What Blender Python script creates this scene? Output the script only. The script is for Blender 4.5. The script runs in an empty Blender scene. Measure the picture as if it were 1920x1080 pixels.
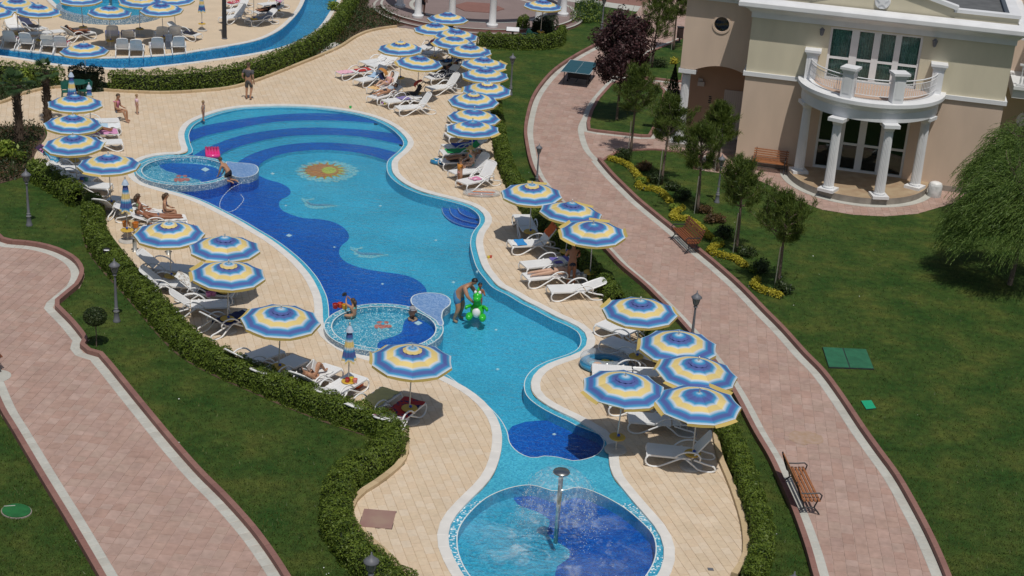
import bpy, math, random
import numpy as np
from mathutils import Vector, Matrix, geometry, noise as mnoise
random.seed(7); rng = np.random.default_rng(7)
PI = math.pi; R_ = math.radians
scene = bpy.context.scene; COL = scene.collection

# ---------------------------------------------------------------- camera, sky, sun, exposure
FPX, PITCH, ROLL, CAMH = 2773.3, R_(22.224), R_(3.802), 19.0
c_, s_ = math.cos(ROLL), math.sin(ROLL)
rt0 = np.array([1., 0, 0]); up0 = np.array([0, math.sin(PITCH), math.cos(PITCH)]); FW = np.array([0, math.cos(PITCH), -math.sin(PITCH)])
CR = c_*rt0 + s_*up0; CU = -s_*rt0 + c_*up0; CO = np.array([0, 0, CAMH])
cam_d = bpy.data.cameras.new("camera"); cam = bpy.data.objects.new("camera", cam_d); COL.objects.link(cam)
cam_d.sensor_width = 36; cam_d.lens = FPX/1920*36; cam_d.clip_end = 2000; cam_d.clip_start = .5
cam.matrix_world = Matrix(((CR[0], CU[0], -FW[0], 0), (CR[1], CU[1], -FW[1], 0), (CR[2], CU[2], -FW[2], CAMH), (0, 0, 0, 1)))
scene.camera = cam
scene.render.resolution_x, scene.render.resolution_y = 1024, 576
SUN_EL, SH = 66.0, np.array([-.25, .97])          # sun elevation and the direction shadows fall on the ground
w = bpy.data.worlds.new("World"); scene.world = w; w.use_nodes = True
nt = w.node_tree; bg = nt.nodes['Background']; sky = nt.nodes.new('ShaderNodeTexSky')
sky.sky_type = 'NISHITA'; sky.sun_disc = False; sky.sun_elevation = R_(SUN_EL); sky.sun_rotation = math.atan2(-SH[0], -SH[1])
sky.air_density = 1.3; sky.dust_density = 2.0
nt.links.new(sky.outputs[0], bg.inputs[0]); bg.inputs[1].default_value = 0.07
sd = bpy.data.lights.new("sun", 'SUN'); sun = bpy.data.objects.new("sun", sd); COL.objects.link(sun)
sd.energy = 3.85; sd.angle = R_(.53); sd.color = (1, .955, .88)
ce = math.cos(R_(SUN_EL)); shn = SH/np.linalg.norm(SH)
sun.rotation_euler = Vector((shn[0]*ce, shn[1]*ce, -math.sin(R_(SUN_EL)))).to_track_quat('-Z', 'Y').to_euler()
scene.view_settings.view_transform = 'Standard'; scene.view_settings.look = 'None'
scene.view_settings.exposure = -0.50; scene.view_settings.gamma = 1
scene.render.engine = 'CYCLES'; scene.cycles.max_bounces = 6; scene.cycles.transparent_max_bounces = 16

# ---------------------------------------------------------------- measuring: survey marks read off the photo become metres on the ground
def G(px, py, h=0.):
    d = FW*FPX + CR*(px-960) - CU*(py-540)
    return CO + d*((h-CAMH)/d[2])
def G2(px, py, h=0.): return G(px, py, h)[:2]
def GL(pts, h=0.): return np.array([G2(x, y, h) for x, y in pts])
def PX(p):
    d = np.array([p[0], p[1], p[2] if len(p) > 2 else 0.])-CO; z = d@FW
    return 960+FPX*(d@CR)/z, 540-FPX*(d@CU)/z
def smooth(pts, ds=.2, closed=False):
    P = np.array(pts, float); n = len(P); out = []
    rngi = range(n if closed else n-1)
    for i in rngi:
        p1, p2 = P[i], P[(i+1) % n]
        p0 = P[(i-1) % n] if closed or i > 0 else 2*p1-p2
        p3 = P[(i+2) % n] if closed or i+2 < n else 2*p2-p1
        a = np.linalg.norm(p2-p1)
        k = max(1, int(a/ds))
        t0 = (p2-p0)/max(np.linalg.norm(p2-p0), 1e-6)*a; t1 = (p3-p1)/max(np.linalg.norm(p3-p1), 1e-6)*a
        for j in range(k):
            t = j/k; h00 = 2*t**3-3*t**2+1; h10 = t**3-2*t**2+t; h01 = -2*t**3+3*t**2; h11 = t**3-t**2
            out.append(h00*p1+h10*t0+h01*p2+h11*t1)
    if not closed: out.append(P[-1])
    return np.array(out)
def normals(P, closed=False):
    if closed: T = np.roll(P, -1, 0)-np.roll(P, 1, 0)
    else: T = np.gradient(P, axis=0)
    T = T/np.maximum(np.linalg.norm(T, axis=1), 1e-9)[:, None]
    return np.c_[T[:, 1], -T[:, 0]]        # right-hand side of travel
def offset(P, d, closed=False): return P+normals(P, closed)*d
def area(P): x, y = P[:, 0], P[:, 1]; return .5*np.sum(x*np.roll(y, -1)-np.roll(x, -1)*y)
def resamp(P, ds, closed=False):
    Q = np.vstack([P, P[:1]]) if closed else P
    L = np.r_[0, np.cumsum(np.linalg.norm(np.diff(Q, axis=0), axis=1))]
    n = max(2, int(round(L[-1]/ds))); t = np.linspace(0, L[-1], n+1)
    o = np.c_[np.interp(t, L, Q[:, 0]), np.interp(t, L, Q[:, 1])]
    return o[:-1] if closed else o
def inside(poly, X):
    X = np.atleast_2d(X); x, y = X[:, 0], X[:, 1]; r = np.zeros(len(X), bool); n = len(poly); j = n-1
    for i in range(n):
        xi, yi = poly[i]; xj, yj = poly[j]
        if yi != yj:
            c = ((yi > y) != (yj > y)) & (x < (xj-xi)*(y-yi)/(yj-yi)+xi); r ^= c
        j = i
    return r

# ---------------------------------------------------------------- mesh building
class MB:
    def __init__(s): s.v = []; s.f = []; s.m = []; s.k = 0
    def add(s, vs, fs, m=0):
        o = len(s.v); s.v += [tuple(map(float, p)) for p in vs]; s.f += [tuple(i+o for i in f) for f in fs]; s.m += [m]*len(fs)
    def box(s, c, size, rz=0, m=0, ry=0, rx=0):
        hx, hy, hz = size[0]/2, size[1]/2, size[2]/2
        M = Matrix.Translation(c) @ Matrix.Rotation(rz, 4, 'Z') @ Matrix.Rotation(ry, 4, 'Y') @ Matrix.Rotation(rx, 4, 'X')
        vs = [M @ Vector((x*hx, y*hy, z*hz)) for z in (-1, 1) for y in (-1, 1) for x in (-1, 1)]
        s.add(vs, [(0, 2, 3, 1), (4, 5, 7, 6), (0, 1, 5, 4), (2, 6, 7, 3), (0, 4, 6, 2), (1, 3, 7, 5)], m)
    def prism(s, P, z0, z1, m=0, mt=None, bottom=True):
        P = list(map(tuple, P))
        if area(np.array(P)) < 0: P = P[::-1]
        n = len(P); vs = [(x, y, z0) for x, y in P]+[(x, y, z1) for x, y in P]
        s.add(vs, [(i, (i+1) % n, n+(i+1) % n, n+i) for i in range(n)], m)
        s.add([(x, y, z1) for x, y in P], tri2(P), m if mt is None else mt)
        if bottom: s.add([(x, y, z0) for x, y in P], [f[::-1] for f in tri2(P)], m)
    def tube(s, pts, r, n=8, m=0, cap=True):
        pts = [Vector(p) for p in pts]; N = len(pts)
        rs = r if hasattr(r, '__len__') else [r]*N
        t = (pts[1]-pts[0]).normalized(); a = t.orthogonal().normalized(); vs = []
        for i, p in enumerate(pts):
            tt = (pts[min(i+1, N-1)]-pts[max(i-1, 0)]).normalized()
            a = (a-tt*a.dot(tt)); a = a.normalized() if a.length > 1e-6 else tt.orthogonal().normalized(); b = tt.cross(a)
            vs += [p+(a*math.cos(2*PI*k/n)+b*math.sin(2*PI*k/n))*rs[i] for k in range(n)]
        fs = [(i*n+k, i*n+(k+1) % n, (i+1)*n+(k+1) % n, (i+1)*n+k) for i in range(N-1) for k in range(n)]
        if cap: fs += [tuple(range(n))[::-1], tuple((N-1)*n+k for k in range(n))]
        s.add(vs, fs, m)
    def lathe(s, prof, n=16, c=(0, 0, 0), m=0, cap=False):
        vs = [(c[0]+r*math.cos(2*PI*k/n), c[1]+r*math.sin(2*PI*k/n), c[2]+z) for r, z in prof for k in range(n)]
        fs = [(i*n+k, i*n+(k+1) % n, (i+1)*n+(k+1) % n, (i+1)*n+k) for i in range(len(prof)-1) for k in range(n)]
        if cap: fs += [tuple(range(n))[::-1], tuple((len(prof)-1)*n+k for k in range(n))]
        s.add(vs, fs, m)
    def sheet(s, rings, z, m=0):
        vs, fs = tri_holes(rings); s.add([(x, y, z) for x, y in vs], fs, m)
    def ribbon(s, A, B, zA, zB, m=0, closed=False):
        n = len(A); vs = [(*p, zA) for p in A]+[(*p, zB) for p in B]
        s.add(vs, [(i, (i+1) % n, n+(i+1) % n, n+i) for i in range(n if closed else n-1)], m)
    def sphere(s, c, r, n=8, k=6, m=0):
        r = r if hasattr(r, '__len__') else (r, r, r)
        prof = [(math.sin(PI*i/k), -math.cos(PI*i/k)) for i in range(k+1)]
        vs = [(c[0]+r[0]*a*math.cos(2*PI*j/n), c[1]+r[1]*a*math.sin(2*PI*j/n), c[2]+r[2]*z) for a, z in prof for j in range(n)]
        s.add(vs, [(i*n+j, i*n+(j+1) % n, (i+1)*n+(j+1) % n, (i+1)*n+j) for i in range(k) for j in range(n)], m)
    def mesh(s, name, mats, sm=False):
        me = bpy.data.meshes.new(name); me.from_pydata(s.v, [], s.f)
        for mt in (mats if isinstance(mats, (list, tuple)) else [mats]): me.materials.append(mt)
        if any(s.m): me.polygons.foreach_set('material_index', s.m)
        if sm: me.shade_smooth()
        me.update(); return me
    def build(s, name, mats, parent=None, sm=False, **kw): return put(name, s.mesh(name, mats, sm), parent, **kw)
def put(name, me, parent=None, loc=None, rot=None, label=None, cat=None, group=None, kind=None):
    o = bpy.data.objects.new(name, me); COL.objects.link(o)
    if parent is not None: o.parent = parent
    if loc is not None: o.location = loc
    if rot is not None: o.rotation_euler = rot
    if label: o['label'] = label
    if cat: o['category'] = cat
    if group: o['group'] = group
    if kind: o['kind'] = kind
    return o
def thing(name, label, cat, loc=(0, 0, 0), rz=0, group=None):
    return put(name, None, None, loc, (0, 0, rz), label, cat, group)
def copy_tree(o, parent=None):
    c = o.copy(); COL.objects.link(c); c.parent = parent
    for ch in list(o.children): copy_tree(ch, c)
    return c
def tri2(P):
    P = [Vector((x, y, 0)) for x, y in P]
    return [tuple(t) for t in orient(P, geometry.tessellate_polygon([P]))]
def orient(V, T):
    out = []
    for t in T:
        a, b, c = (V[i] for i in t)
        out.append(t if (b-a).cross(c-a).z > 0 else t[::-1])
    return out
def tri_holes(rings):
    L = [[Vector((x, y, 0)) for x, y in r] for r in rings]; flat = [v for r in L for v in r]
    return [(v.x, v.y) for v in flat], [tuple(t) for t in orient(flat, geometry.tessellate_polygon(L))]
def npmesh(name, V, F, mats, mi=None, sm=False):           # fast mesh from numpy, all faces same size
    me = bpy.data.meshes.new(name); k = F.shape[1]
    me.vertices.add(len(V)); me.vertices.foreach_set('co', V.astype(np.float32).ravel())
    me.loops.add(F.size); me.loops.foreach_set('vertex_index', F.astype(np.int32).ravel())
    me.polygons.add(len(F)); me.polygons.foreach_set('loop_start', np.arange(0, F.size, k, dtype=np.int32))
    for mt in (mats if isinstance(mats, (list, tuple)) else [mats]): me.materials.append(mt)
    if mi is not None: me.polygons.foreach_set('material_index', mi.astype(np.int32))
    me.update(calc_edges=True); me.validate()
    return me

# ---------------------------------------------------------------- materials
def N(nt, t, **kw):
    n = nt.nodes.new(t)
    for k, v in kw.items():
        if k in ('loc',): continue
        if hasattr(n, k): setattr(n, k, v)
        else: n.inputs[k.replace('_', ' ')].default_value = v
    return n
def mat(name, col, rough=.6, metal=0., spec=.5, var=0., vscale=3., bump=0., bscale=40., col2=None, detail=3, trans=0., stretch=None):
    m = bpy.data.materials.new(name); m.use_nodes = True; nt = m.node_tree; b = nt.nodes['Principled BSDF']
    b.inputs['Roughness'].default_value = rough; b.inputs['Metallic'].default_value = metal; b.inputs['Specular IOR Level'].default_value = spec
    b.inputs['Base Color'].default_value = (*col, 1)
    L = nt.links.new; tc = None
    if var or col2 or bump:
        tc = nt.nodes.new('ShaderNodeTexCoord'); out = tc.outputs['Object']
        gm = nt.nodes.new('ShaderNodeNewGeometry'); out = gm.outputs['Position']
        if stretch:
            mp = nt.nodes.new('ShaderNodeMapping'); L(out, mp.inputs[0]); mp.inputs['Scale'].default_value = stretch; out = mp.outputs[0]
    if var or col2:
        n = N(nt, 'ShaderNodeTexNoise'); n.inputs['Scale'].default_value = vscale; n.inputs['Detail'].default_value = detail; L(out, n.inputs['Vector'])
        r = nt.nodes.new('ShaderNodeValToRGB'); L(n.outputs['Fac'], r.inputs[0])
        c2 = col2 or tuple(min(1, x*(1+var)) for x in col); c1 = col if col2 else tuple(x*(1-var) for x in col)
        r.color_ramp.elements[0].position = .34; r.color_ramp.elements[1].position = .66
        r.color_ramp.elements[0].color = (*c1, 1); r.color_ramp.elements[1].color = (*c2, 1)
        L(r.outputs[0], b.inputs['Base Color'])
    if bump:
        n2 = N(nt, 'ShaderNodeTexNoise'); n2.inputs['Scale'].default_value = bscale; n2.inputs['Detail'].default_value = 4; L(out, n2.inputs['Vector'])
        bp = nt.nodes.new('ShaderNodeBump'); bp.inputs['Strength'].default_value = bump; bp.inputs['Distance'].default_value = .02
        L(n2.outputs['Fac'], bp.inputs['Height']); L(bp.outputs[0], b.inputs['Normal'])
    if trans:
        tr = nt.nodes.new('ShaderNodeBsdfTranslucent'); mx = nt.nodes.new('ShaderNodeMixShader'); mx.inputs[0].default_value = trans
        tr.inputs[0].default_value = (*(col2 or col), 1)
        L(b.outputs[0], mx.inputs[1]); L(tr.outputs[0], mx.inputs[2]); L(mx.outputs[0], nt.nodes['Material Output'].inputs[0])
    return m
def tilemat(name, cols, rough=.75, bump=.15, scale=26, soft=.35, stain=.12):
    """stone or tile: colour picked per piece (by object or by island), fine grain, a little wear"""
    m = bpy.data.materials.new(name); m.use_nodes = True; nt = m.node_tree; b = nt.nodes['Principled BSDF']; L = nt.links.new
    g = nt.nodes.new('ShaderNodeNewGeometry'); oi = nt.nodes.new('ShaderNodeObjectInfo')
    ad = nt.nodes.new('ShaderNodeMath'); ad.operation = 'ADD'; L(g.outputs['Random Per Island'], ad.inputs[0]); L(oi.outputs['Random'], ad.inputs[1])
    fr = nt.nodes.new('ShaderNodeMath'); fr.operation = 'FRACT'; L(ad.outputs[0], fr.inputs[0])
    r = nt.nodes.new('ShaderNodeValToRGB'); L(fr.outputs[0], r.inputs[0]); e = r.color_ramp.elements
    e[0].color = (*cols[0], 1); e[1].color = (*cols[-1], 1)
    for i, c in enumerate(cols[1:-1]): q = e.new((i+1)/(len(cols)-1)); q.color = (*c, 1)
    n = N(nt, 'ShaderNodeTexNoise'); n.inputs['Scale'].default_value = 1.1; n.inputs['Detail'].default_value = 6; L(g.outputs['Position'], n.inputs['Vector'])
    n3 = N(nt, 'ShaderNodeTexNoise'); n3.inputs['Scale'].default_value = scale*.4; n3.inputs['Detail'].default_value = 5; L(g.outputs['Position'], n3.inputs['Vector'])
    a2 = nt.nodes.new('ShaderNodeMath'); a2.operation = 'ADD'; L(n.outputs['Fac'], a2.inputs[0]); L(n3.outputs['Fac'], a2.inputs[1])
    mr = nt.nodes.new('ShaderNodeMapRange'); L(a2.outputs[0], mr.inputs[0]); mr.inputs[1].default_value = .6; mr.inputs[2].default_value = 1.4
    mr.inputs[3].default_value = 1-stain; mr.inputs[4].default_value = 1+stain
    vm = nt.nodes.new('ShaderNodeVectorMath'); vm.operation = 'SCALE'; L(r.outputs[0], vm.inputs[0]); L(mr.outputs[0], vm.inputs['Scale'])
    L(vm.outputs[0], b.inputs['Base Color']); b.inputs['Roughness'].default_value = rough; b.inputs['Specular IOR Level'].default_value = soft
    n2 = N(nt, 'ShaderNodeTexNoise'); n2.inputs['Scale'].default_value = scale; n2.inputs['Detail'].default_value = 5; L(g.outputs['Position'], n2.inputs['Vector'])
    bp = nt.nodes.new('ShaderNodeBump'); bp.inputs['Strength'].default_value = bump; bp.inputs['Distance'].default_value = .02
    L(n2.outputs['Fac'], bp.inputs['Height']); L(bp.outputs[0], b.inputs['Normal'])
    return m
def mosaic(name, cols, scale=26, rough=.35):
    """glass mosaic: small cells of several blues"""
    m = bpy.data.materials.new(name); m.use_nodes = True; nt = m.node_tree; b = nt.nodes['Principled BSDF']; L = nt.links.new
    g = nt.nodes.new('ShaderNodeNewGeometry'); v = nt.nodes.new('ShaderNodeTexVoronoi'); v.distance = 'CHEBYCHEV'
    v.inputs['Scale'].default_value = scale; v.inputs['Randomness'].default_value = .35; L(g.outputs['Position'], v.inputs['Vector'])
    sx = nt.nodes.new('ShaderNodeSeparateColor'); L(v.outputs['Color'], sx.inputs[0])
    r = nt.nodes.new('ShaderNodeValToRGB'); r.color_ramp.interpolation = 'CONSTANT'; L(sx.outputs[0], r.inputs[0]); e = r.color_ramp.elements
    e[0].color = (*cols[0][1], 1); e[1].position = cols[1][0]; e[1].color = (*cols[1][1], 1)
    for p, c in cols[2:]: q = e.new(p); q.color = (*c, 1)
    n = N(nt, 'ShaderNodeTexNoise'); n.inputs['Scale'].default_value = .5; n.inputs['Detail'].default_value = 5; L(g.outputs['Position'], n.inputs['Vector'])
    mr = nt.nodes.new('ShaderNodeMapRange'); L(n.outputs['Fac'], mr.inputs[0]); mr.inputs[1].default_value = .3; mr.inputs[2].default_value = .7; mr.inputs[3].default_value = .9; mr.inputs[4].default_value = 1.1
    vm = nt.nodes.new('ShaderNodeVectorMath'); vm.operation = 'SCALE'; L(r.outputs[0], vm.inputs[0]); L(mr.outputs[0], vm.inputs['Scale'])
    L(vm.outputs[0], b.inputs['Base Color']); b.inputs['Roughness'].default_value = rough
    return m
def water(name, scale=3., amp=.05, tint=(.86, .97, 1.0), gl=1.):
    m = bpy.data.materials.new(name); m.use_nodes = True; nt = m.node_tree; L = nt.links.new; nt.nodes.remove(nt.nodes['Principled BSDF'])
    g = nt.nodes.new('ShaderNodeNewGeometry'); mp = nt.nodes.new('ShaderNodeMapping'); mp.inputs['Scale'].default_value = (1, 1.5, 1); L(g.outputs['Position'], mp.inputs[0])
    a = N(nt, 'ShaderNodeTexNoise'); a.inputs['Scale'].default_value = scale; a.inputs['Detail'].default_value = 4; a.inputs['Distortion'].default_value = .6; L(mp.outputs[0], a.inputs['Vector'])
    a2 = N(nt, 'ShaderNodeTexNoise'); a2.inputs['Scale'].default_value = .45; a2.inputs['Detail'].default_value = 2; L(g.outputs['Position'], a2.inputs['Vector'])
    mu = nt.nodes.new('ShaderNodeMath'); mu.operation = 'MULTIPLY'; L(a.outputs['Fac'], mu.inputs[0]); L(a2.outputs['Fac'], mu.inputs[1])
    bp = nt.nodes.new('ShaderNodeBump'); bp.inputs['Distance'].default_value = amp; bp.inputs['Strength'].default_value = 1; L(mu.outputs[0], bp.inputs['Height'])
    fr = nt.nodes.new('ShaderNodeFresnel'); fr.inputs[0].default_value = 1.33; L(bp.outputs[0], fr.inputs[1])
    fm = nt.nodes.new('ShaderNodeMath'); fm.operation = 'MULTIPLY'; fm.inputs[1].default_value = gl; L(fr.outputs[0], fm.inputs[0])
    tr = nt.nodes.new('ShaderNodeBsdfTransparent'); tr.inputs[0].default_value = (*tint, 1)
    gs = nt.nodes.new('ShaderNodeBsdfGlossy'); gs.inputs['Roughness'].default_value = .12; L(bp.outputs[0], gs.inputs['Normal'])
    mx = nt.nodes.new('ShaderNodeMixShader'); L(fm.outputs[0], mx.inputs[0]); L(tr.outputs[0], mx.inputs[1]); L(gs.outputs[0], mx.inputs[2])
    L(mx.outputs[0], nt.nodes['Material Output'].inputs[0]); return m
def lawnmat():
    m = bpy.data.materials.new('lawn_grass'); m.use_nodes = True; nt = m.node_tree; b = nt.nodes['Principled BSDF']; L = nt.links.new
    g = nt.nodes.new('ShaderNodeNewGeometry')
    def nz(s, d=5): n = N(nt, 'ShaderNodeTexNoise'); n.inputs['Scale'].default_value = s; n.inputs['Detail'].default_value = d; n.inputs['Roughness'].default_value = .6; L(g.outputs['Position'], n.inputs['Vector']); return n
    a, c, d = nz(.7, 9), nz(4.2), nz(34, 3)
    r1 = nt.nodes.new('ShaderNodeValToRGB'); L(a.outputs['Fac'], r1.inputs[0]); r1.color_ramp.elements[0].position = .36; r1.color_ramp.elements[1].position = .66
    r1.color_ramp.elements[0].color = (.025, .066, .010, 1); r1.color_ramp.elements[1].color = (.084, .104, .020, 1)
    q = r1.color_ramp.elements.new(.52); q.color = (.050, .086, .015, 1)
    ad = nt.nodes.new('ShaderNodeMath'); ad.operation = 'ADD'; L(c.outputs['Fac'], ad.inputs[0]); L(d.outputs['Fac'], ad.inputs[1])
    mr = nt.nodes.new('ShaderNodeMapRange'); L(ad.outputs[0], mr.inputs[0]); mr.inputs[1].default_value = .7; mr.inputs[2].default_value = 1.3; mr.inputs[3].default_value = .5; mr.inputs[4].default_value = 1.6
    vm = nt.nodes.new('ShaderNodeVectorMath'); vm.operation = 'SCALE'; L(r1.outputs[0], vm.inputs[0]); L(mr.outputs[0], vm.inputs['Scale']); L(vm.outputs[0], b.inputs['Base Color'])
    b.inputs['Roughness'].default_value = .8; b.inputs['Specular IOR Level'].default_value = .2
    bp = nt.nodes.new('ShaderNodeBump'); bp.inputs['Strength'].default_value = .9; bp.inputs['Distance'].default_value = .05; L(ad.outputs[0], bp.inputs['Height']); L(bp.outputs[0], b.inputs['Normal'])
    return m
def leafmat(name, c1, c2, trans=.25):
    m = bpy.data.materials.new(name); m.use_nodes = True; nt = m.node_tree; b = nt.nodes['Principled BSDF']; L = nt.links.new
    g = nt.nodes.new('ShaderNodeNewGeometry'); n = N(nt, 'ShaderNodeTexNoise'); n.inputs['Scale'].default_value = 2.2; n.inputs['Detail'].default_value = 3; L(g.outputs['Position'], n.inputs['Vector'])
    ad = nt.nodes.new('ShaderNodeMath'); ad.operation = 'ADD'; L(n.outputs['Fac'], ad.inputs[0]); L(g.outputs['Random Per Island'], ad.inputs[1])
    mr = nt.nodes.new('ShaderNodeMapRange'); L(ad.outputs[0], mr.inputs[0]); mr.inputs[1].default_value = .35; mr.inputs[2].default_value = 1.35
    mx = nt.nodes.new('ShaderNodeMix'); mx.data_type = 'RGBA'; L(mr.outputs[0], mx.inputs[0]); mx.inputs[6].default_value = (*c1, 1); mx.inputs[7].default_value = (*c2, 1)
    L(mx.outputs[2], b.inputs['Base Color']); b.inputs['Roughness'].default_value = .5; b.inputs['Specular IOR Level'].default_value = .3
    tr = nt.nodes.new('ShaderNodeBsdfTranslucent'); L(mx.outputs[2], tr.inputs[0]); ms = nt.nodes.new('ShaderNodeMixShader'); ms.inputs[0].default_value = trans
    L(b.outputs[0], ms.inputs[1]); L(tr.outputs[0], ms.inputs[2]); L(ms.outputs[0], nt.nodes['Material Output'].inputs[0]); return m
M = {}
M['lawn'] = lawnmat()
M['deck'] = tilemat('sandstone_tile', [(.64, .515, .375), (.615, .49, .35), (.665, .55, .42), (.63, .49, .345), (.65, .54, .415)])
M['grout'] = mat('sand_grout', (.51, .41, .285), .9, var=.1, vscale=6)
M['coping'] = mat('white_coping_stone', (.70, .68, .65), .55, var=.06, vscale=2.5, bump=.05)
M['cream'] = tilemat('cream_kerb', [(.50, .38, .22), (.56, .43, .27), (.47, .35, .21)])
M['pink'] = tilemat('pink_stone', [(.415, .285, .235), (.39, .255, .21), (.44, .315, .27), (.405, .29, .24), (.395, .27, .23), (.43, .295, .245)], stain=.2, bump=.35, scale=14)
M['pinkgrout'] = mat('pink_grout', (.41, .305, .26), .9, var=.2, vscale=5)
M['strip'] = tilemat('pale_border_stone', [(.46, .46, .42), (.50, .50, .46), (.43, .42, .38)])
M['kerb'] = tilemat('terracotta_kerb', [(.24, .12, .10), (.27, .145, .12), (.22, .11, .095)])
M['plaza'] = tilemat('mauve_plaza_stone', [(.22, .165, .16), (.25, .19, .18)])
M['light'] = mosaic('light_blue_mosaic', [(0, (.05, .36, .52)), (.3, (.06, .42, .60)), (.6, (.08, .47, .64)), (.85, (.04, .31, .50))])
M['dark'] = mosaic('dark_blue_mosaic', [(0, (.008, .085, .40)), (.3, (.010, .11, .46)), (.6, (.014, .15, .54)), (.85, (.008, .07, .34))])
M['spark'] = mosaic('speckled_blue_mosaic', [(0, (.04, .27, .42)), (.35, (.08, .38, .52)), (.72, (.28, .50, .60)), (.9, (.7, .78, .8))], 30)
M['sparkb'] = mosaic('white_speckled_blue_band', [(0, (.03, .29, .46)), (.35, (.06, .38, .56)), (.66, (.25, .52, .66)), (.84, (.8, .85, .86))], 24)
M['sparkg'] = mosaic('grey_blue_speckled_mosaic', [(0, (.12, .20, .30)), (.35, (.18, .30, .42)), (.68, (.32, .42, .50)), (.88, (.6, .64, .64))], 30)
M['lilac'] = mosaic('lilac_blue_mosaic', [(0, (.13, .27, .55)), (.4, (.2, .34, .6)), (.7, (.28, .42, .66))], 24)
M['edge'] = mat('pale_mosaic_edge', (.66, .74, .76), .4)
M['water'] = water('pool_water', 3.4, .11)
M['waterr'] = water('rough_pool_water', 5.5, .16)
M['white'] = mat('white_plastic', (.80, .80, .80), .38, spec=.5, var=.03)
M['paint'] = mat('white_painted_plaster', (.72, .73, .75), .6, var=.05, vscale=1.4, bump=.05)
M['cyan'] = mat('inlay_white', (.62, .74, .76), .4)
M['orange'] = mosaic('orange_mosaic', [(0, (.55, .15, .03)), (.5, (.62, .22, .04)), (.8, (.58, .30, .07))], 26)
M['yelgreen'] = mosaic('yellow_mosaic', [(0, (.50, .50, .05)), (.5, (.62, .52, .07))], 22)
M['palesun'] = mosaic('pale_mosaic', [(0, (.28, .55, .58)), (.5, (.42, .60, .58)), (.7, (.07, .42, .60))], 22)
M['red'] = mosaic('red_mosaic', [(0, (.55, .12, .08)), (.5, (.65, .22, .16))], 22)
M['grey'] = mosaic('grey_mosaic', [(0, (.12, .26, .40)), (.5, (.2, .36, .48))], 22)
M['metal'] = mat('brushed_steel', (.50, .50, .48), .3, metal=1.)
M['alu'] = mat('pale_aluminium', (.55, .54, .50), .35, metal=.6)
M['iron'] = mat('dark_iron', (.03, .032, .038), .5, spec=.4)
M['irongrey'] = mat('grey_painted_iron', (.14, .145, .165), .5, spec=.4)
M['wood'] = mat('varnished_bench_wood', (.17, .05, .022), .45, col2=(.25, .085, .035), vscale=18, stretch=(1, 8, 1))
M['woodo'] = mat('orange_bench_wood', (.27, .10, .04), .4, col2=(.36, .15, .06), vscale=18)
M['bark'] = mat('bark', (.11, .075, .055), .9, col2=(.2, .15, .12), vscale=20, bump=.5)
M['barkp'] = mat('palm_bark', (.045, .03, .02), .95, col2=(.12, .085, .06), vscale=30, bump=.8)
M['pine'] = leafmat('pine_needles', (.024, .055, .010), (.135, .185, .034), .28)
M['hedge'] = leafmat('hedge_leaves', (.028, .062, .008), (.155, .215, .028), .25)
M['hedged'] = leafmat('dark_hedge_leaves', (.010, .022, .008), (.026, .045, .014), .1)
M['core'] = mat('hedge_core', (.010, .018, .006), .9)  # for the solid cores added inside foliage to block light
M['willow'] = leafmat('willow_leaves', (.034, .085, .018), (.18, .27, .06), .34)
M['purple'] = leafmat('purple_leaves', (.018, .010, .012), (.075, .032, .034), .15)
M['yellow'] = leafmat('yellow_leaves', (.28, .26, .02), (.55, .48, .05), .2)
M['palm'] = leafmat('palm_leaves', (.015, .045, .015), (.06, .11, .035), .2)
M['shrub'] = leafmat('shrub_leaves', (.016, .035, .012), (.05, .075, .02), .2)
M['rust'] = leafmat('reddish_shrub_leaves', (.04, .03, .015), (.13, .075, .03), .2)
M['lime'] = leafmat('lime_leaves', (.09, .16, .02), (.30, .38, .06), .3)
M['soil'] = mat('bed_soil', (.07, .045, .03), .95, col2=(.13, .085, .055), vscale=6, bump=.5)
M['blade'] = leafmat('grass_blades', (.038, .074, .012), (.11, .135, .030), .25)
def flat(col, rough=.7, **k):
    key = 'f%s%s' % (tuple(round(x, 3) for x in col), rough)
    if key not in M: M[key] = mat('fabric_%d' % len(M), col, rough, var=.06, vscale=9, **k)
    return M[key]
# ================================================================ GROUND, POOLS, PATHS
struct = dict(kind='structure')
# ---- pool outline (outer edge of the blue band), clockwise in the picture
OUT = [(480,200),(540,199),(600,202),(660,210),(700,220),(730,233),(752,249),(765,268),(756,283),(745,292),(736,301),(734,311),(737,325),(750,339),(770,351),(795,361),(830,370),(860,377.5),(885,386),(902,397),(909,408),(908,420),(900,430),(894,442),(892,457),(896,477),(905,502),(920,522),(934,537),(960,550),(985,565),(1010,577),(1042,594),(1072,607),(1092,619),(1100,632),(1100,645),(1090,659),(1065,670),(1037,679),(1015,690),(1000,705),(995,721),(1000,740),(1020,757),(1047,772),(1077,786),(1100,799),(1118,809),(1134,822),(1141,842),(1142,870),(1150,895),(1167,917),(1190,945),(1212,970),(1232,995),(1242,1017),(1245,1042),(1240,1064),(1225,1092),(1195,1120),(1145,1145),(1080,1160),(1020,1160),(960,1148),(905,1120),(872,1085),(855,1055),(845,1035),(840,1012),(843,990),(851,973),(866,955),(884,936),(906,915),(925,890),(936,862),(941,835),(940,808),(929,780),(909,755),(880,732),(850,715),(822,702),(785,690),(740,680),(700,672),(660,660),(630,642),(613,625),(606,602),(605,577),(602,557),(595,540),(586,523),(573,506),(555,487),(530,466),(505,448),(480,433),(450,415),(412,395),(375,377),(337,364),(300,354),(268,343),(252,328),(255,308),(280,295),(312,290),(340,289),(352,284),(348,268),(346,250),(357,232),(380,220),(412,209),(450,202)]
outl = smooth(GL(OUT), .18, True)
if area(outl) > 0: outl = outl[::-1]
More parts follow.
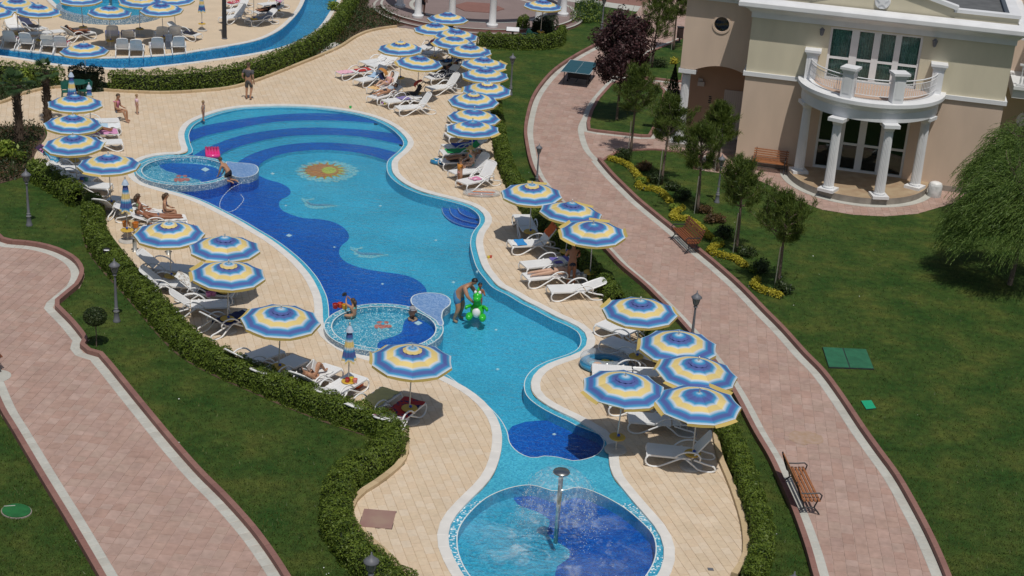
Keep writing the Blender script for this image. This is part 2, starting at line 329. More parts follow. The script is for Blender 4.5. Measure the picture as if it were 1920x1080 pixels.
assert area(outl) < 0                                   # clockwise seen from above: right-hand normal points inward
COPW, BANDW = .27, .2
cop_out = resamp(offset(outl, -COPW, True), .2, True)
inn = offset(outl, BANDW, True)
def near(P, px, py): q = G2(px, py); return int(np.argmin(((P-q)**2).sum(1)))
i0 = near(outl, 1108, 800); i1 = near(outl, 838, 712)   # along the outline the long way round (away from the fountain)
n_ = len(outl)
def walk(a, b, step):
    o = [a]
    while o[-1] != b: o.append((o[-1]+step) % n_)
    return o
w1, w2 = walk(i0, i1, 1), walk(i0, i1, -1)
idx = w1 if np.mean([PX(outl[i])[1] for i in w1]) < np.mean([PX(outl[i])[1] for i in w2]) else w2
LENS = [(880,733),(915,759),(940,786),(952,809),(957,830),(975,848),(1000,857),(1020,853),(1040,854),(1055,857),(1075,862),(1110,855),(1127,843),(1132,826),(1122,812)]
hole1 = np.vstack([inn[idx][1:-1], smooth(GL(LENS), .15)])
HOLE2 = [(858,1005),(865,982),(886,955),(913,932),(943,918),(973,910),(1000,908),(1016,913),(1035,919),(1053,919.5),(1067,916),(1080,911.5),(1104,917),(1138,932),(1172,952),(1202,977),(1223,1000),(1229.5,1023),(1227,1046),(1216,1069),(1190,1100),(1140,1128),(1080,1143),(1020,1143),(960,1130),(910,1105),(880,1075),(862,1040)]
hole2 = smooth(GL(HOLE2), .15, True)
# ---- lazy river
RUP = [(-60,84),(0,92),(60,98),(120,106),(200,110),(320,104),(400,92),(480,77),(520,60),(545,40),(562,20),(572,0),(585,-40)]
RLO = [(650,-40),(632,0),(620,20),(592,57),(540,85),(480,100),(400,112),(320,122),(240,129),(170,126),(100,120),(40,110),(-60,98)]
river = np.vstack([smooth(GL(RUP), .3), smooth(GL(RLO), .3)])
rcop = np.vstack([smooth(GL(RUP), .3), smooth(GL(RLO), .3)])
# ---- decks
DECK = [(-60,200),(0,196),(40,180),(75,171),(110,166),(150,168),(210,173),(300,177),(370,174),(430,168),(470,158),(520,140),(565,122),(600,108),(640,90),(668,72),(690,62),(715,56),(745,52),(775,56),(805,62),(835,68),(870,72),(905,72),(960,72),(1005,72),(1045,78),(1045,88),(990,92),(930,90),(905,92),(918,120),(930,150),(932,180),(926,215),(928,250),(932,290),(945,330),(960,350),(985,385),(1020,420),(1060,455),(1100,500),(1132,545),(1150,575),(1180,605),(1205,645),(1240,700),(1290,750),(1330,795),(1337,830),(1345,865),(1360,900),(1375,940),(1388,985),(1392,1020),(1390,1050),(1370,1080),(1330,1130),(1240,1200),(1000,1230),(860,1190),(775,1095),(740,1050),(700,1015),(674,990),(662,970),(664,950),(680,930),(705,915),(735,893),(758,872),(767,850),(764,825),(750,800),(715,775),(650,748),(570,712),(500,688),(440,668),(380,632),(335,590),(290,545),(250,495),(215,450),(190,415),(178,385),(160,368),(120,350),(85,330),(68,310),(64,296),(75,275),(88,255),(83,240),(60,236),(0,238),(-60,242)]
deck = smooth(GL(DECK), .35, True)
DECK2 = [(-60,84)]+RUP[1:]+[(560,-45),(-60,-45)]
deck2 = np.vstack([smooth(GL(RUP), .3), GL([(575,-45),(-60,-45)])])
DECK3 = np.vstack([smooth(GL(RLO[::-1]), .3)[:], smooth(GL([(690,-40),(668,10),(640,50),(600,90),(540,118),(470,142),(400,153),(300,157),(200,155),(100,150),(0,138),(-60,130)]), .3)])
# ---- paths
PL = [(1190,30),(1150,62),(1122,82),(1080,105),(1042,130),(1017,155),(997,185),(986,220),(982,250),(985,277),(992,310),(1002,333),(1020,358),(1048,386),(1085,424),(1115,455),(1135,475),(1160,502),(1205,540),(1230,565),(1258,593),(1282,620),(1320,665),(1345,700),(1362,725),(1382,760),(1410,815),(1440,866),(1460,910),(1480,955),(1495,995),(1510,1040),(1522,1085),(1550,1180)]
PR = [(1126,302),(1150,330),(1172,352),(1200,379),(1230,404),(1267,434),(1307,468),(1347,501),(1392,541),(1440,590),(1472,622),(1515,670),(1545,700),(1580,747),(1622,810),(1652,852),(1685,897),(1717,952),(1750,1015),(1779,1081),(1815,1180)]
PLAZ = [(1157,283),(1186,281),(1223,279),(1253,282),(1284,285),(1311,290),(1298,317),(1330,322),(1370,327),(1400,330),(1440,346),(1480,370),(1540,393),(1600,403),(1660,406),(1720,401),(1765,388),(1810,374)]
pl, pr = smooth(GL(PL), .3), smooth(GL(PR), .3)
pathR = np.vstack([pl, pr[::-1], GL([(1130,299)]), GL(PLAZ), GL([(1800,340),(1500,250),(1480,60),(1480,-40),(1240,-45),(1215,-10)])])
# ---- left path
QR = [(-60,395),(0,445),(12,456),(62,460),(105,470),(140,487),(156,505),(158,520),(150,539),(107,575),(140,608),(166,637),(160,648),(162,658),(176,664),(192,665),(212,690),(250,737),(309,809),(337,842),(380,890),(432,942),(480,996),(510,1036),(541,1083),(580,1150)]
QL = [(-60,650),(-30,705),(0,775),(21,810),(75,902),(125,985),(180,1080),(225,1160)]
ql_r = GL([(-60,395),(0,445),(12,456)])
qr = np.vstack([ql_r[:2], smooth(GL(QR[2:9]), .15), smooth(GL([(107,575),(140,608),(162,635)]), .3), smooth(GL([(166,640),(160,648),(162,658),(176,664),(190,665)]), .12), smooth(GL(QR[16:]), .3)])
ql = smooth(GL(QL), .3)
pathL = np.vstack([qr, GL([(225,1160)]), ql[::-1], GL([(-200,640),(-200,395)])])

# ---- the ground sheets
BIG = [(-160, 5), (160, 5), (160, 60), (200, 900), (-200, 900), (-160, 60)]
BIG = [(-900, -60), (900, -60), (900, 1500), (-900, 1500)]
b = MB(); b.sheet([BIG, outl, river], 0.0); b.build('lawn', M['lawn'], **struct)
b = MB(); b.sheet([deck, outl], .006); deck_o = b.build('pool_deck', M['grout'], **struct)
b = MB(); b.sheet([deck2], .004); b.sheet([DECK3], .004); deckf_o = b.build('far_pool_deck', M['deck'], **struct)
bed_pine = GL([(1106,232),(1107,246),(1214,258),(1230,230),(1238,200),(1243,172),(1200,148),(1150,160),(1125,188),(1112,212)])
bed_back = GL([(1150,142),(1225,149),(1276,155),(1292,70),(1262,84),(1225,99),(1182,128)])
b = MB(); b.sheet([pathR], .006); pathR_o = b.build('pink_path', M['pinkgrout'], **struct)
b = MB(); b.sheet([pathL], .006); pathL_o = b.build('wide_pink_path', M['pinkgrout'], **struct)
plaza = GL([(700,-40),(684,15),(740,18),(778,44),(738,52),(800,64),(870,75),(960,66),(1010,60),(1080,22),(1075,-40)])
b = MB(); b.sheet([plaza], .010); b.build('mauve_plaza', M['plaza'], **struct)
b = MB(); b.sheet([GL([(1072,-30),(1060,2),(1110,9),(1192,22),(1240,12),(1235,-10)])], .014); b.build('pale_footway', M['strip'], **struct)
b = MB(); b.sheet([GL([(1100,-12),(1100,-2),(1150,6),(1200,12),(1230,-2),(1180,-20)])], .018); b.build('red_cross_path', M['kerb'], **struct)
bed1 = smooth(GL([(672,-30),(655,8),(630,45),(600,80),(570,108),(560,122),(600,106),(640,88),(668,70),(690,60),(715,54),(745,50),(772,44),(742,20),(686,16),(700,-30)]), .5, True)
b = MB(); b.sheet([GL([(668,-30),(655,8),(635,45),(600,84),(562,121),(600,106),(640,88),(668,70),(690,60),(715,54),(745,50),(774,44),(742,19),(686,16),(700,-30)])], .012)
b.sheet([GL([(-60,243),(0,238),(60,236),(82,240),(87,255),(74,275),(63,296),(66,310),(50,330),(0,345),(-60,350)])], .012)
b.sheet([GL([(-60,150),(0,158),(120,160),(110,166),(75,171),(40,180),(0,195),(-60,205)])], .004)
# strip of bare soil along the long hedge
hs = smooth(GL([(176,420),(180,450),(195,480),(215,505),(240,532),(270,565),(300,600),(328,632),(360,662),(400,686),(440,705),(480,722),(540,748),(600,772),(650,790),(700,806)]), .4)
b.ribbon(offset(hs, -.1), offset(hs, .43), .010, .010)
b.build('planting_bed_soil', M['soil'], **struct)

# ---- laid pieces
def halfplane(P, q, nrm):
    """keep the side of the line through q where (p-q).nrm <= 0"""
    out = []; n = len(P)
    for i in range(n):
        a, b2 = P[i], P[(i+1) % n]; da, db = (a-q)@nrm, (b2-q)@nrm
        if da <= 0: out.append(a)
        if (da < 0 < db) or (db < 0 < da): out.append(a+(b2-a)*da/(da-db))
    return out
def lay(parent, region, holes, ang, sx, sy, gap, z0, z1, name, mats, running=.5, jit=0., ymax=1500, limit=300, vary=0.):
    """stones on a turned grid over a region, cut to its edge; the largest-looking as single objects, the rest joined"""
    e1 = np.array([math.cos(ang), math.sin(ang)]); e2 = np.array([-e1[1], e1[0]])
    U = np.c_[region@e1, region@e2]; u0, v0 = U.min(0); u1, v1 = U.max(0)
    cells = []
    nv = int((v1-v0)/sy)+2
    for j in range(nv):
        u = u0-sx+(j % 2)*running*sx+(random.random()*sx*jit)
        while u < u1+sx:
            wd = sx*(1+(random.random()-.5)*2*vary); cells.append((u, v0+j*sy, wd)); u += wd
    C = np.array(cells); cu = C[:, 0]+C[:, 2]/2; cv = C[:, 1]+sy/2
    cen = cu[:, None]*e1+cv[:, None]*e2
    d = np.c_[cen, np.zeros(len(cen))]-CO; zz = d@FW; py = 540-FPX*(d@CU)/zz; pxx = 960+FPX*(d@CR)/zz
    keep = (py < 1150) & (py > -20) & (pxx > -60) & (pxx < 1980) & (zz > 0); C = C[keep]; cen = cen[keep]; py = py[keep]
    rad = .5*math.hypot(sx*(1+vary), sy)
    bounds = [(region, 1)]+[(h, -1) for h in holes]
    ok = inside(region, cen)
    stones = []
    segs = []
    for B, sg in bounds:
        A_ = B; D_ = np.roll(B, -1, 0)-B; segs.append((A_, D_, sg))
    S0 = np.vstack([s[0] for s in segs]); SD = np.vstack([s[1] for s in segs]); L2 = np.maximum((SD**2).sum(1), 1e-12)
    hin = np.zeros(len(cen), bool)
    for h in holes: hin |= inside(h, cen)
    good = ok & ~hin
    for k in range(len(cen)):
        c = cen[k]
        u, v, wd = C[k]; g = gap/2
        Q = [np.array(p) for p in ((u+g, v+g), (u+wd-g, v+g), (u+wd-g, v+sy-g), (u+g, v+sy-g))]
        Q = [q[0]*e1+q[1]*e2 for q in Q]
        t = np.clip(((c-S0)*SD).sum(1)/L2, 0, 1); W = S0+SD*t[:, None]-c; dd = (W**2).sum(1); i = int(dd.argmin()); dist = math.sqrt(dd[i])
        if dist > rad:
            if good[k]: stones.append((py[k], Q))
            continue
        nn = W[i]/max(dist, 1e-9)*(1 if good[k] else -1)
        if dist < 1e-4: continue
        Q = halfplane(Q, c+W[i], nn)
        if len(Q) > 2 and abs(area(np.array(Q))) > .15*sx*sy*.3: stones.append((py[k], Q))
    stones.sort(key=lambda s: -s[0])
    i_vis = [s for s in stones if s[0] < 1080]; rest_off = [s for s in stones if s[0] >= 1080]
    def piece(b, Q, h, bev=.006):
        n = len(Q); cc = sum(Q)/n
        top = [q+(cc-q)*(bev/max(np.linalg.norm(cc-q), .02)) for q in Q]
        if area(np.array(Q)) < 0: Q = Q[::-1]; top = top[::-1]
        b.add([(*q, z0) for q in Q]+[(*q, h) for q in top], [(i, (i+1) % n, n+(i+1) % n, n+i) for i in range(n)]+[tuple(n+i for i in range(n))])
    for s in i_vis[:limit]:
        b = MB(); piece(b, s[1], z1+random.uniform(-.002, .002)); b.build(name, mats, parent)
    b = MB()
    for s in i_vis[limit:]+rest_off: piece(b, s[1], z1+random.uniform(-.0015, .0015))
    if b.f: b.build(name+'_field', mats, parent, kind='stuff')
lay(deck_o, offset(deck, 0), [offset(outl, -.14, True)], R_(-73), .315, .235, .005, .006, .018, 'tile', M['deck'], running=.5, jit=.25)
lay(pathR_o, pathR, [bed_pine, bed_back], R_(84), .36, .30, .012, .006, .017, 'stone', M['pink'], running=.4, jit=.6, vary=.35)
lay(pathL_o, pathL, [], R_(84), .36, .30, .012, .006, .017, 'stone', M['pink'], running=.4, jit=.6, vary=.35)

def kerbrun(parent, P, a, c, z0, z1, ln, name, m, gap=.008, limit=300, closed=False, bev=.012):
    """separate kerb stones between offsets a and c of a line"""
    Q = resamp(P, ln, closed); A, B = offset(Q, a, closed), offset(Q, c, closed); n = len(Q) if closed else len(Q)-1
    if a > c: A, B = B, A
    cand = []
    for i in range(n):
        j = (i+1) % len(Q); f = gap/2/max(ln, .01)
        p = [A[i]+(A[j]-A[i])*f, A[j]+(A[i]-A[j])*f, B[j]+(B[i]-B[j])*f, B[i]+(B[j]-B[i])*f]
        x, y = PX(p[0]); cand.append((y, -50 < x < 1970 and -10 < y < 1120, p))
    cand = [q for q in cand if q[1]]; cand.sort(key=lambda s: -s[0])
    vis = [q for q in cand if q[0] < 1085]; oth = [q for q in cand if q[0] >= 1085]
    def pc(b, p):
        if area(np.array(p)) < 0: p = p[::-1]
        cc = sum(p)/4; top = [q+(cc-q)*(bev/max(np.linalg.norm(cc-q), .05)) for q in p]
        zt = z1-bev*.6
        b.add([(*q, z0) for q in p]+[(*q, zt) for q in p]+[(*q, z1) for q in top],
              [(0, 1, 5, 4), (1, 2, 6, 5), (2, 3, 7, 6), (3, 0, 4, 7), (4, 5, 9, 8), (5, 6, 10, 9), (6, 7, 11, 10), (7, 4, 8, 11), (8, 9, 10, 11)])
    for q in vis[:limit]: b = MB(); pc(b, q[2]); b.build(name, m, parent)
    b = MB()
    for q in vis[limit:]+oth: pc(b, q[2])
    if b.f: b.build(name+'_run', m, parent, kind='stuff')
def sgn(P, reg):      # +1 if the right-hand normal points into the region
    return 1 if inside(reg, offset(P, .2)).sum() > inside(reg, offset(P, -.2)).sum() else -1
# right path: kerbs stand outside, pale strip inside
def pathedge(P, ref, parent, nm):
    s = sgn(P, ref)
    kerbrun(parent, P, 0, s*.15, 0, .17, .45, 'kerb_stone', M['kerb'])
    kerbrun(parent, P, s*.155, s*.43, .004, .026, .3, 'border_slab', M['strip'])
mid = G2(1300, 640)
pathedge(pl, pathR, pathR_o, 'l'); pathedge(pr, pathR, pathR_o, 'r')
pathedge(ql, pathL, pathL_o, 'l')
pathedge(qr, pathL, pathL_o, 'r')
# pale strip that swings past the plaza, up towards the table
st = smooth(GL([(1126,304),(1108,285),(1098,262),(1095,240),(1103,222),(1112,200),(1128,178),(1150,155),(1185,124),(1225,96),(1262,80)]), .3)
kerbrun(pathR_o, st, -.28, 0, .004, .028, .3, 'border_slab', M['strip'])
for nm, bd, lb in (('pine_bed', bed_pine, ''), ('back_lawn', bed_back, '')):
    b = MB(); b.prism(bd, 0, .10); lo = b.build(nm, M['lawn'], **struct)
    sg = -1 if area(bd) < 0 else 1
    B = resamp(bd, .4, True); kerbrun(lo, bd, 0, .16*(1 if area(bd) > 0 else -1), 0, .13, .4, 'kerb_stone', M['kerb'], closed=True)
    kerbrun(lo, bd, .17*(1 if area(bd) > 0 else -1), .42*(1 if area(bd) > 0 else -1), .004, .027, .4, 'border_slab', M['strip'], closed=True)
pz = GL([(1126,302),(1157,284),(1186,282),(1223,280),(1253,283),(1284,286),(1311,291)])
kerbrun(pathR_o, pz, -.0, .12, 0, .06, .4, 'kerb_stone', M['kerb'])
pz = GL([(1311,291),(1298,317)]); kerbrun(pathR_o, pz, -.02, -.2, 0, .08, .4, 'kerb_stone', M['kerb']); kerbrun(pathR_o, pz, -.22, -.5, .004, .027, .4, 'border_slab', M['strip'])
# cream kerbs round the deck
ck = smooth(GL([(-60,200),(0,196),(40,180),(75,171),(110,166),(150,168),(210,173),(300,177),(370,174),(430,168),(470,158),(520,140),(565,122),(600,108),(640,90),(668,72),(690,62),(715,56),(745,52)]), .3)
kerbrun(deck_o, ck, -.0, -.17, 0, .13, .5, 'cream_kerb_stone', M['cream'])
ck = smooth(GL([(905,92),(918,120),(930,150),(932,180),(926,215),(928,250),(932,290),(945,330),(960,350),(985,385),(1020,420),(1060,455),(1100,500),(1132,545),(1150,575),(1180,605),(1205,645),(1240,700),(1290,750),(1330,795),(1337,830),(1345,865),(1360,900),(1375,940),(1388,985),(1392,1020),(1390,1050),(1370,1080)]), .3)
kerbrun(deck_o, ck, -.16, 0, 0, .12, .5, 'cream_kerb_stone', M['cream'])
ck = smooth(GL([(775,1095),(740,1050),(700,1015),(674,990),(662,970),(664,950),(680,930),(705,915),(735,893),(758,872),(767,850),(764,825),(750,800)]), .3)
kerbrun(deck_o, ck, -.17, 0, 0, .11, .5, 'cream_kerb_stone', M['cream'])
# coping stones round the pool
kerbrun(deck_o, resamp(offset(outl, -.0, True), .2, True), 0, -COPW, -.03, .035, .5, 'coping_stone', M['coping'], gap=.002, closed=True, bev=.007)
for rp, s in ((smooth(GL(RUP), .3), -1), (smooth(GL(RLO), .3), -1)):
    kerbrun(deckf_o, rp, 0, s*.26, -.03, .04, .8, 'coping_stone', M['coping'], gap=.004, bev=.02)

# ---- the big pool: shelf, basins, steps, water
def cdt_regions(outer, polys, holes=()):
    """triangulate outer, cut along every poly; returns verts and (tri, set of polys containing it)"""
    V = []; E = []
    def ring(P):
        o = len(V); V.extend([Vector((float(x), float(y))) for x, y in P]); E.extend([(o+i, o+(i+1) % len(P)) for i in range(len(P))])
    ring(outer)
    for h in holes: ring(h)
    for p in polys: ring(p)
    vo, eo, fo = geometry.delaunay_2d_cdt(V, E, [], 0, 1e-5)[:3]
    vo = np.array([(v.x, v.y) for v in vo]); F = [tuple(f) for f in fo]
    cen = np.array([vo[list(f)].mean(0) for f in F]); ok = inside(outer, cen)
    for h in holes: ok &= ~inside(h, cen)
    mem = np.array([inside(p, cen) for p in polys]) if polys else np.zeros((0, len(F)), bool)
    F2 = []
    for f in F:
        a, b_, c = (vo[i] for i in f[:3]); F2.append(f if np.cross(b_-a, c-a) > 0 else f[::-1])
    return vo, F2, ok, mem, cen
pool_o = thing('swimming_pool', 'long winding swimming pool in two blues with steps, floor pictures and a fountain basin', 'swimming pool')
# shelf at the rim (band and the shallow neck before the fountain)
cut = [GL([(700,935),(1350,945),(1350,1300),(700,1300)])]
vo, F, ok, mem, cen = cdt_regions(outl, cut, [hole1, hole2])
b = MB(); b.add([(x, y, -.025) for x, y in vo], [f for i, f in enumerate(F) if ok[i] and not mem[0][i]], 0); b.add([(x, y, -.025) for x, y in vo], [f for i, f in enumerate(F) if ok[i] and mem[0][i]], 1)
b.build('rim_shelf', [M['light'], M['sparkb']], pool_o)
# basin 1
DARKP = [(478,325),(500,336),(525,343),(541,352),(545,361),(540,368),(528,374),(523,382),(528,393),(545,402),(570,409),(600,411),(625,416),(645,427),(654,440),(652,451),(642,459),(636,469),(638,481),(652,493),(680,503),(720,510),(760,516),(785,527),(800,545),(800,610)]
ZF = -.42
dk = np.vstack([smooth(GL(DARKP, ZF), .2), GL([(760,690),(560,680),(500,560),(360,440),(200,380),(200,330),(300,310),(430,310)], ZF)])
arcs = {1: [(340,262),(352,246),(364,242),(388,234.5),(436,226),(484,219),(533,214),(581,212),(629,213),(677,216.5),(713,226),(735,236),(752,246)],
 2: [(335,276),(358,265),(388,254),(436,243),(484,233),(533,227),(581,225.6),(629,226),(677,228.5),(725,234),(748,240),(775,250)],
 3: [(340,310),(366,289),(400,272),(448,255),(496,246),(545,240.5),(593,239),(641,240.5),(689,244),(737,250),(754,253),(785,262)],
 4: [(385,312),(410,292),(436,279),(484,265),(533,256),(581,253),(629,253),(677,256),(725,265),(756,272),(785,281)],
 5: [(425,322),(443.5,305.5),(472,289),(508.5,277),(557,269),(605,267),(653,269.5),(701,275.5),(744,286),(775,296)],
 6: [(472,330),(482,315),(494,303),(520.5,291),(557,284),(605,281),(653,284),(689,290),(725,301),(760,315)]}
az = {1: -.12, 2: -.12, 3: -.20, 4: -.20, 5: -.28, 6: -.28}
top = {k: np.vstack([smooth(GL(a, az[k]), .2), GL([(900,200),(900,100),(300,100),(250,250),(250,330)], az[k])]) for k, a in arcs.items()}
S1 = [[(828,388),(833,402),(848,415),(870,423),(892,427),(925,432),(950,400),(900,360),(840,365)], [(842,388),(849,403),(868,413),(895,419),(930,425),(950,390),(900,355),(850,362)], [(857,383),(863,398),(880,407),(899,411),(930,417),(950,390),(900,355),(862,362)], [(874,384),(881,394),(897,401),(925,407),(950,390),(900,350),(880,362)]]
sz = [-.34, -.26, -.18, -.10]; sp = [np.vstack([smooth(GL(s[:-3], z), .12), GL(s[-3:], z)]) for s, z in zip(S1, sz)]
lens = smooth(GL([(948,822),(960,806),(985,798),(1030,795),(1070,796),(1100,797),(1140,800),(1150,840),(1110,870),(1060,875),(1000,870),(960,850)], ZF), .3, True)
polys = [dk]+[top[k] for k in range(1, 7)]+sp+[lens]
vo, F, ok, mem, cen = cdt_regions(hole1, polys)
b = MB(); groups = {}
for i, f in enumerate(F):
    if not ok[i]: continue
    m_ = mem[:, i]; z, c = ZF, (1 if m_[0] else 0)
    if m_[11]: z, c = -.30, 1
    for k, (zz, cc) in zip((6, 5, 4, 3, 2, 1), ((-.28, 1), (-.28, 0), (-.20, 1), (-.20, 0), (-.12, 1), (-.12, 0))):
        if m_[k]: z, c = zz, cc
    for k in range(4):
        if m_[7+k]: z, c = sz[k], 1
    groups.setdefault((z, c), []).append(f)
b = MB()
for (z, c), fs in groups.items():
    us = sorted(set(i for f in fs for i in f)); mp = {u: i for i, u in enumerate(us)}
    b.add([(*vo[u], z) for u in us], [tuple(mp[i] for i in f) for f in fs], c)
# risers and outer walls
H = resamp(hole1, .15, True); b.ribbon(H, H, -.03, ZF-.02, 0, True)
b.build('basin_floor', [M['light'], M['dark']], pool_o)
for k, zlo in ((2, -.20), (4, -.28), (6, ZF)):
    A_ = smooth(GL(arcs[k], az[k]), .2); msk = inside(hole1, A_); A_ = A_[msk]
    b = MB(); b.ribbon(A_, A_, az[k], zlo, 0); b.build('step_riser', [M['light']], pool_o)
for k in range(4):
    A_ = smooth(GL(S1[k][:-3], sz[k]), .12); A_ = A_[inside(hole1, A_)]
    if len(A_) > 2:
        b = MB(); b.ribbon(A_, A_, sz[k], sz[k]-.08, 0); b.ribbon(A_, offset(A_, .016), sz[k]+.003, sz[k]+.003, 1); b.build('entry_step_edge', [M['dark'], M['edge']], pool_o)
ln = resamp(hole1, .2, True); b = MB(); b.ribbon(ln, offset(ln, -.025 if area(hole1) < 0 else .025, True), -.021, -.021, 0, True)
ln = resamp(hole2, .2, True); b.ribbon(ln, offset(ln, -.03 if area(hole2) < 0 else .03, True), -.021, -.021, 0, True); b.build('pale_edge_line', M['edge'], pool_o)
# basin 2 under the fountain
d2 = np.vstack([smooth(GL([(955,905),(970,945),(1008,960),(1030,975),(1026,1000),(1042,1015),(1066,1030),(1066,1047),(1045,1062),(1040,1100),(1040,1170)], -.34), .2), GL([(1300,1200),(1300,880),(960,880)], -.34)])
vo, F, ok, mem, cen = cdt_regions(hole2, [d2])
b = MB(); b.add([(x, y, -.34) for x, y in vo], [f for i, f in enumerate(F) if ok[i] and not mem[0][i]], 0); b.add([(x, y, -.34) for x, y in vo], [f for i, f in enumerate(F) if ok[i] and mem[0][i]], 1)
H = resamp(hole2, .15, True); b.ribbon(H, H, -.03, -.36, 0, True)
b.build('fountain_basin_floor', [M['light'], M['dark']], pool_o)
b = MB(); b.sheet([offset(hole1, 0)], -.045); b.build('water', M['water'], kind='structure')
b = MB(); b.sheet([offset(hole2, 0)], -.05); b.build('fountain_water', M['waterr'], kind='structure')
# floor pictures
def inlay(name, rings, z, mats): 
    b = MB()
    for k, (P, mi) in enumerate(rings): b.sheet([P], z+.004*(k+1), mi)
    return b.build(name, mats, pool_o)
def spiky(cx, cy, rx, ry, n, inner, zz, ph=0, seed=1):
    r = random.Random(seed); P = []
    c = G2(cx, cy, zz); kx = G2(cx+rx, cy, zz)-c; ky = G2(cx, cy-ry, zz)-c
    for i in range(n*4):
        t = 2*PI*i/(n*4)+ph; q = (1+.12*r.random()) if i % 4 == 0 else (inner if i % 4 == 2 else inner*1.12)
        P.append(c+kx*math.cos(t)*q+ky*math.sin(t)*q)
    return np.array(P)
sunp = inlay('sun_mosaic', [(spiky(613, 321, 56, 19, 20, .93, ZF, 0, 2), 0), (spiky(609, 320, 41, 15, 19, .72, ZF, .1, 3), 1), (spiky(607, 320, 46, 16.5, 17, .55, ZF, .3, 4), 2), (spiky(604, 320, 29, 11, 24, .97, ZF), 2), (spiky(617, 320, 13, 6, 24, .97, ZF), 3)], ZF, [M['palesun'], M['yelgreen'], M['orange'], M['yelgreen']])
def strip_px(pts, ws, z): 
    P = smooth(GL(pts, z), .1); W = np.interp(np.linspace(0, 1, len(P)), np.linspace(0, 1, len(ws)), ws); nn = normals(P)
    return np.vstack([P+nn*W[:, None], (P-nn*W[:, None])[::-1]])
for (dx, dy) in ((0, 0), (92, 92)):
    o = lambda L: [(x+dx, y+dy) for x, y in L]
    inlay('dolphin_mosaic', [(strip_px(o([(572,380),(580,386),(595,388),(615,386),(637,386)]), [.03, .16, .24, .2, .02], ZF), 0), (strip_px(o([(565,371),(572,376),(577,381)]), [.02, .14, .05], ZF), 0), (strip_px(o([(573,374),(582,375),(589,371)]), [.02, .1, .01], ZF), 0), (strip_px(o([(574,378),(586,384),(605,384.5),(628,385)]), [.03, .09, .1, .02], ZF), 1)], ZF, [M['palesun'], M['grey']])
for (x, y, s, zz) in ((542,442,6,ZF),(627,464,2.5,ZF),(717,533,3,ZF),(713,386.5,3,ZF),(817,451,3,ZF),(536,386,2.5,ZF),(850,530,3.5,ZF),(930,619,3,ZF),(933,693,3.5,ZF),(1039,815,4,-.3),(534,232,2,-.22),(435,275,2.5,-.22),(670,265,2,-.32),(511,326,4,ZF),(913,468,2,ZF)):
    P = GL([(x-s, y), (x, y-s*.45), (x+s, y), (x, y+s*.45)], zz); b = MB(); b.prism(P, zz+.001, zz+.02); b.build('floor_drain', M['cyan'], pool_o)
for (x, y) in ((790,367),(752,349),(897,512)):
    b = MB(); c = G(x, y, -.15); b.sphere((c[0], c[1], -.12), (.1, .05, .07)); b.build('underwater_lamp', M['edge'], pool_o)

# ---- paddling pools with raised mosaic rings and a rounded platform
def paddling(cx, cy, r, plat, wave, seed, label, gap=None):
    RT, WR = .20, .24; c = G2(cx, cy, RT)
    t = thing('paddling_pool', label, 'paddling pool', (c[0], c[1], 0))
    ci = lambda q, n=72: np.array([(q*math.cos(2*PI*i/n), q*math.sin(2*PI*i/n)) for i in range(n)])
    b = MB(); b.ribbon(ci(r), ci(r), -.055, RT, 1, True); b.ribbon(ci(r), ci(r), -.5, -.055, 2, True); b.ribbon(ci(r), ci(r-WR), RT, RT, 0, True); b.ribbon(ci(r-WR), ci(r-WR), RT, -.02, 0, True)
    b.build('ring_wall', [M['spark'], M['sparkg'], M['dark'] if seed == 1 else M['light']], t)
    b = MB(); b.ribbon(ci(r-WR+.02), ci(r-WR-.015), RT+.004, RT+.004, 0, True); b.ribbon(ci(r), ci(r-.03), RT+.004, RT+.004, 0, True); b.build('pale_edge_line', M['edge'], t)
    w_ = smooth(GL(wave, -.02), .15, True)-c
    vo, F, ok, mem, cen = cdt_regions(ci(r-WR), [w_])
    b = MB(); b.add([(x, y, -.02) for x, y in vo], [f for i, f in enumerate(F) if ok[i] and not mem[0][i]], 0); b.add([(x, y, -.02) for x, y in vo], [f for i, f in enumerate(F) if ok[i] and mem[0][i]], 1)
    b.build('basin_floor', [M['spark'], M['dark']], t)
    b = MB(); b.sheet([ci(r-WR)], .10); b.build('paddling_water', M['water'], t)
    P = smooth(GL(plat, RT), .12, True)-c; b = MB(); b.prism(P, -.055, RT+.006, 1, 0); b.prism(P, -.5, -.0551, 2, 2); b.build('platform', [M['lilac'], M['sparkg'], M['dark'] if seed == 1 else M['light']], t)
    Q = resamp(P, .15, True); b = MB(); sg = -1 if area(P) > 0 else 1; b.ribbon(Q, offset(Q, sg*.035, True), RT+.011, RT+.011, 0, True); b.build('platform_edge', M['edge'], t)
    return t, c
t1, c1 = paddling(347, 319, 1.92, [(425,303),(440,305),(460,306),(478,309),(485,317),(481,326),(466,332),(448,333),(434,329),(427,320)],
   [(300,308),(330,306),(380,309),(410,318),(415,332),(395,347),(370,336),(345,334),(330,325),(312,320)], 1, 'smaller far paddling pool with raised mosaic ring, beside the pink airbed')
t2, c2 = paddling(720, 613, 1.86, [(790,585),(773,572),(770,560),(780,552),(805,549),(830,552),(844,561),(844,572),(832,582),(829,595),(828,612),(815,600)],
   [(762,598),(785,588),(810,600),(822,620),(812,645),(770,668),(720,664),(708,652),(712,640),(735,632),(752,624),(756,610)], 2, 'near paddling pool with raised mosaic ring and a crab picture on its floor')
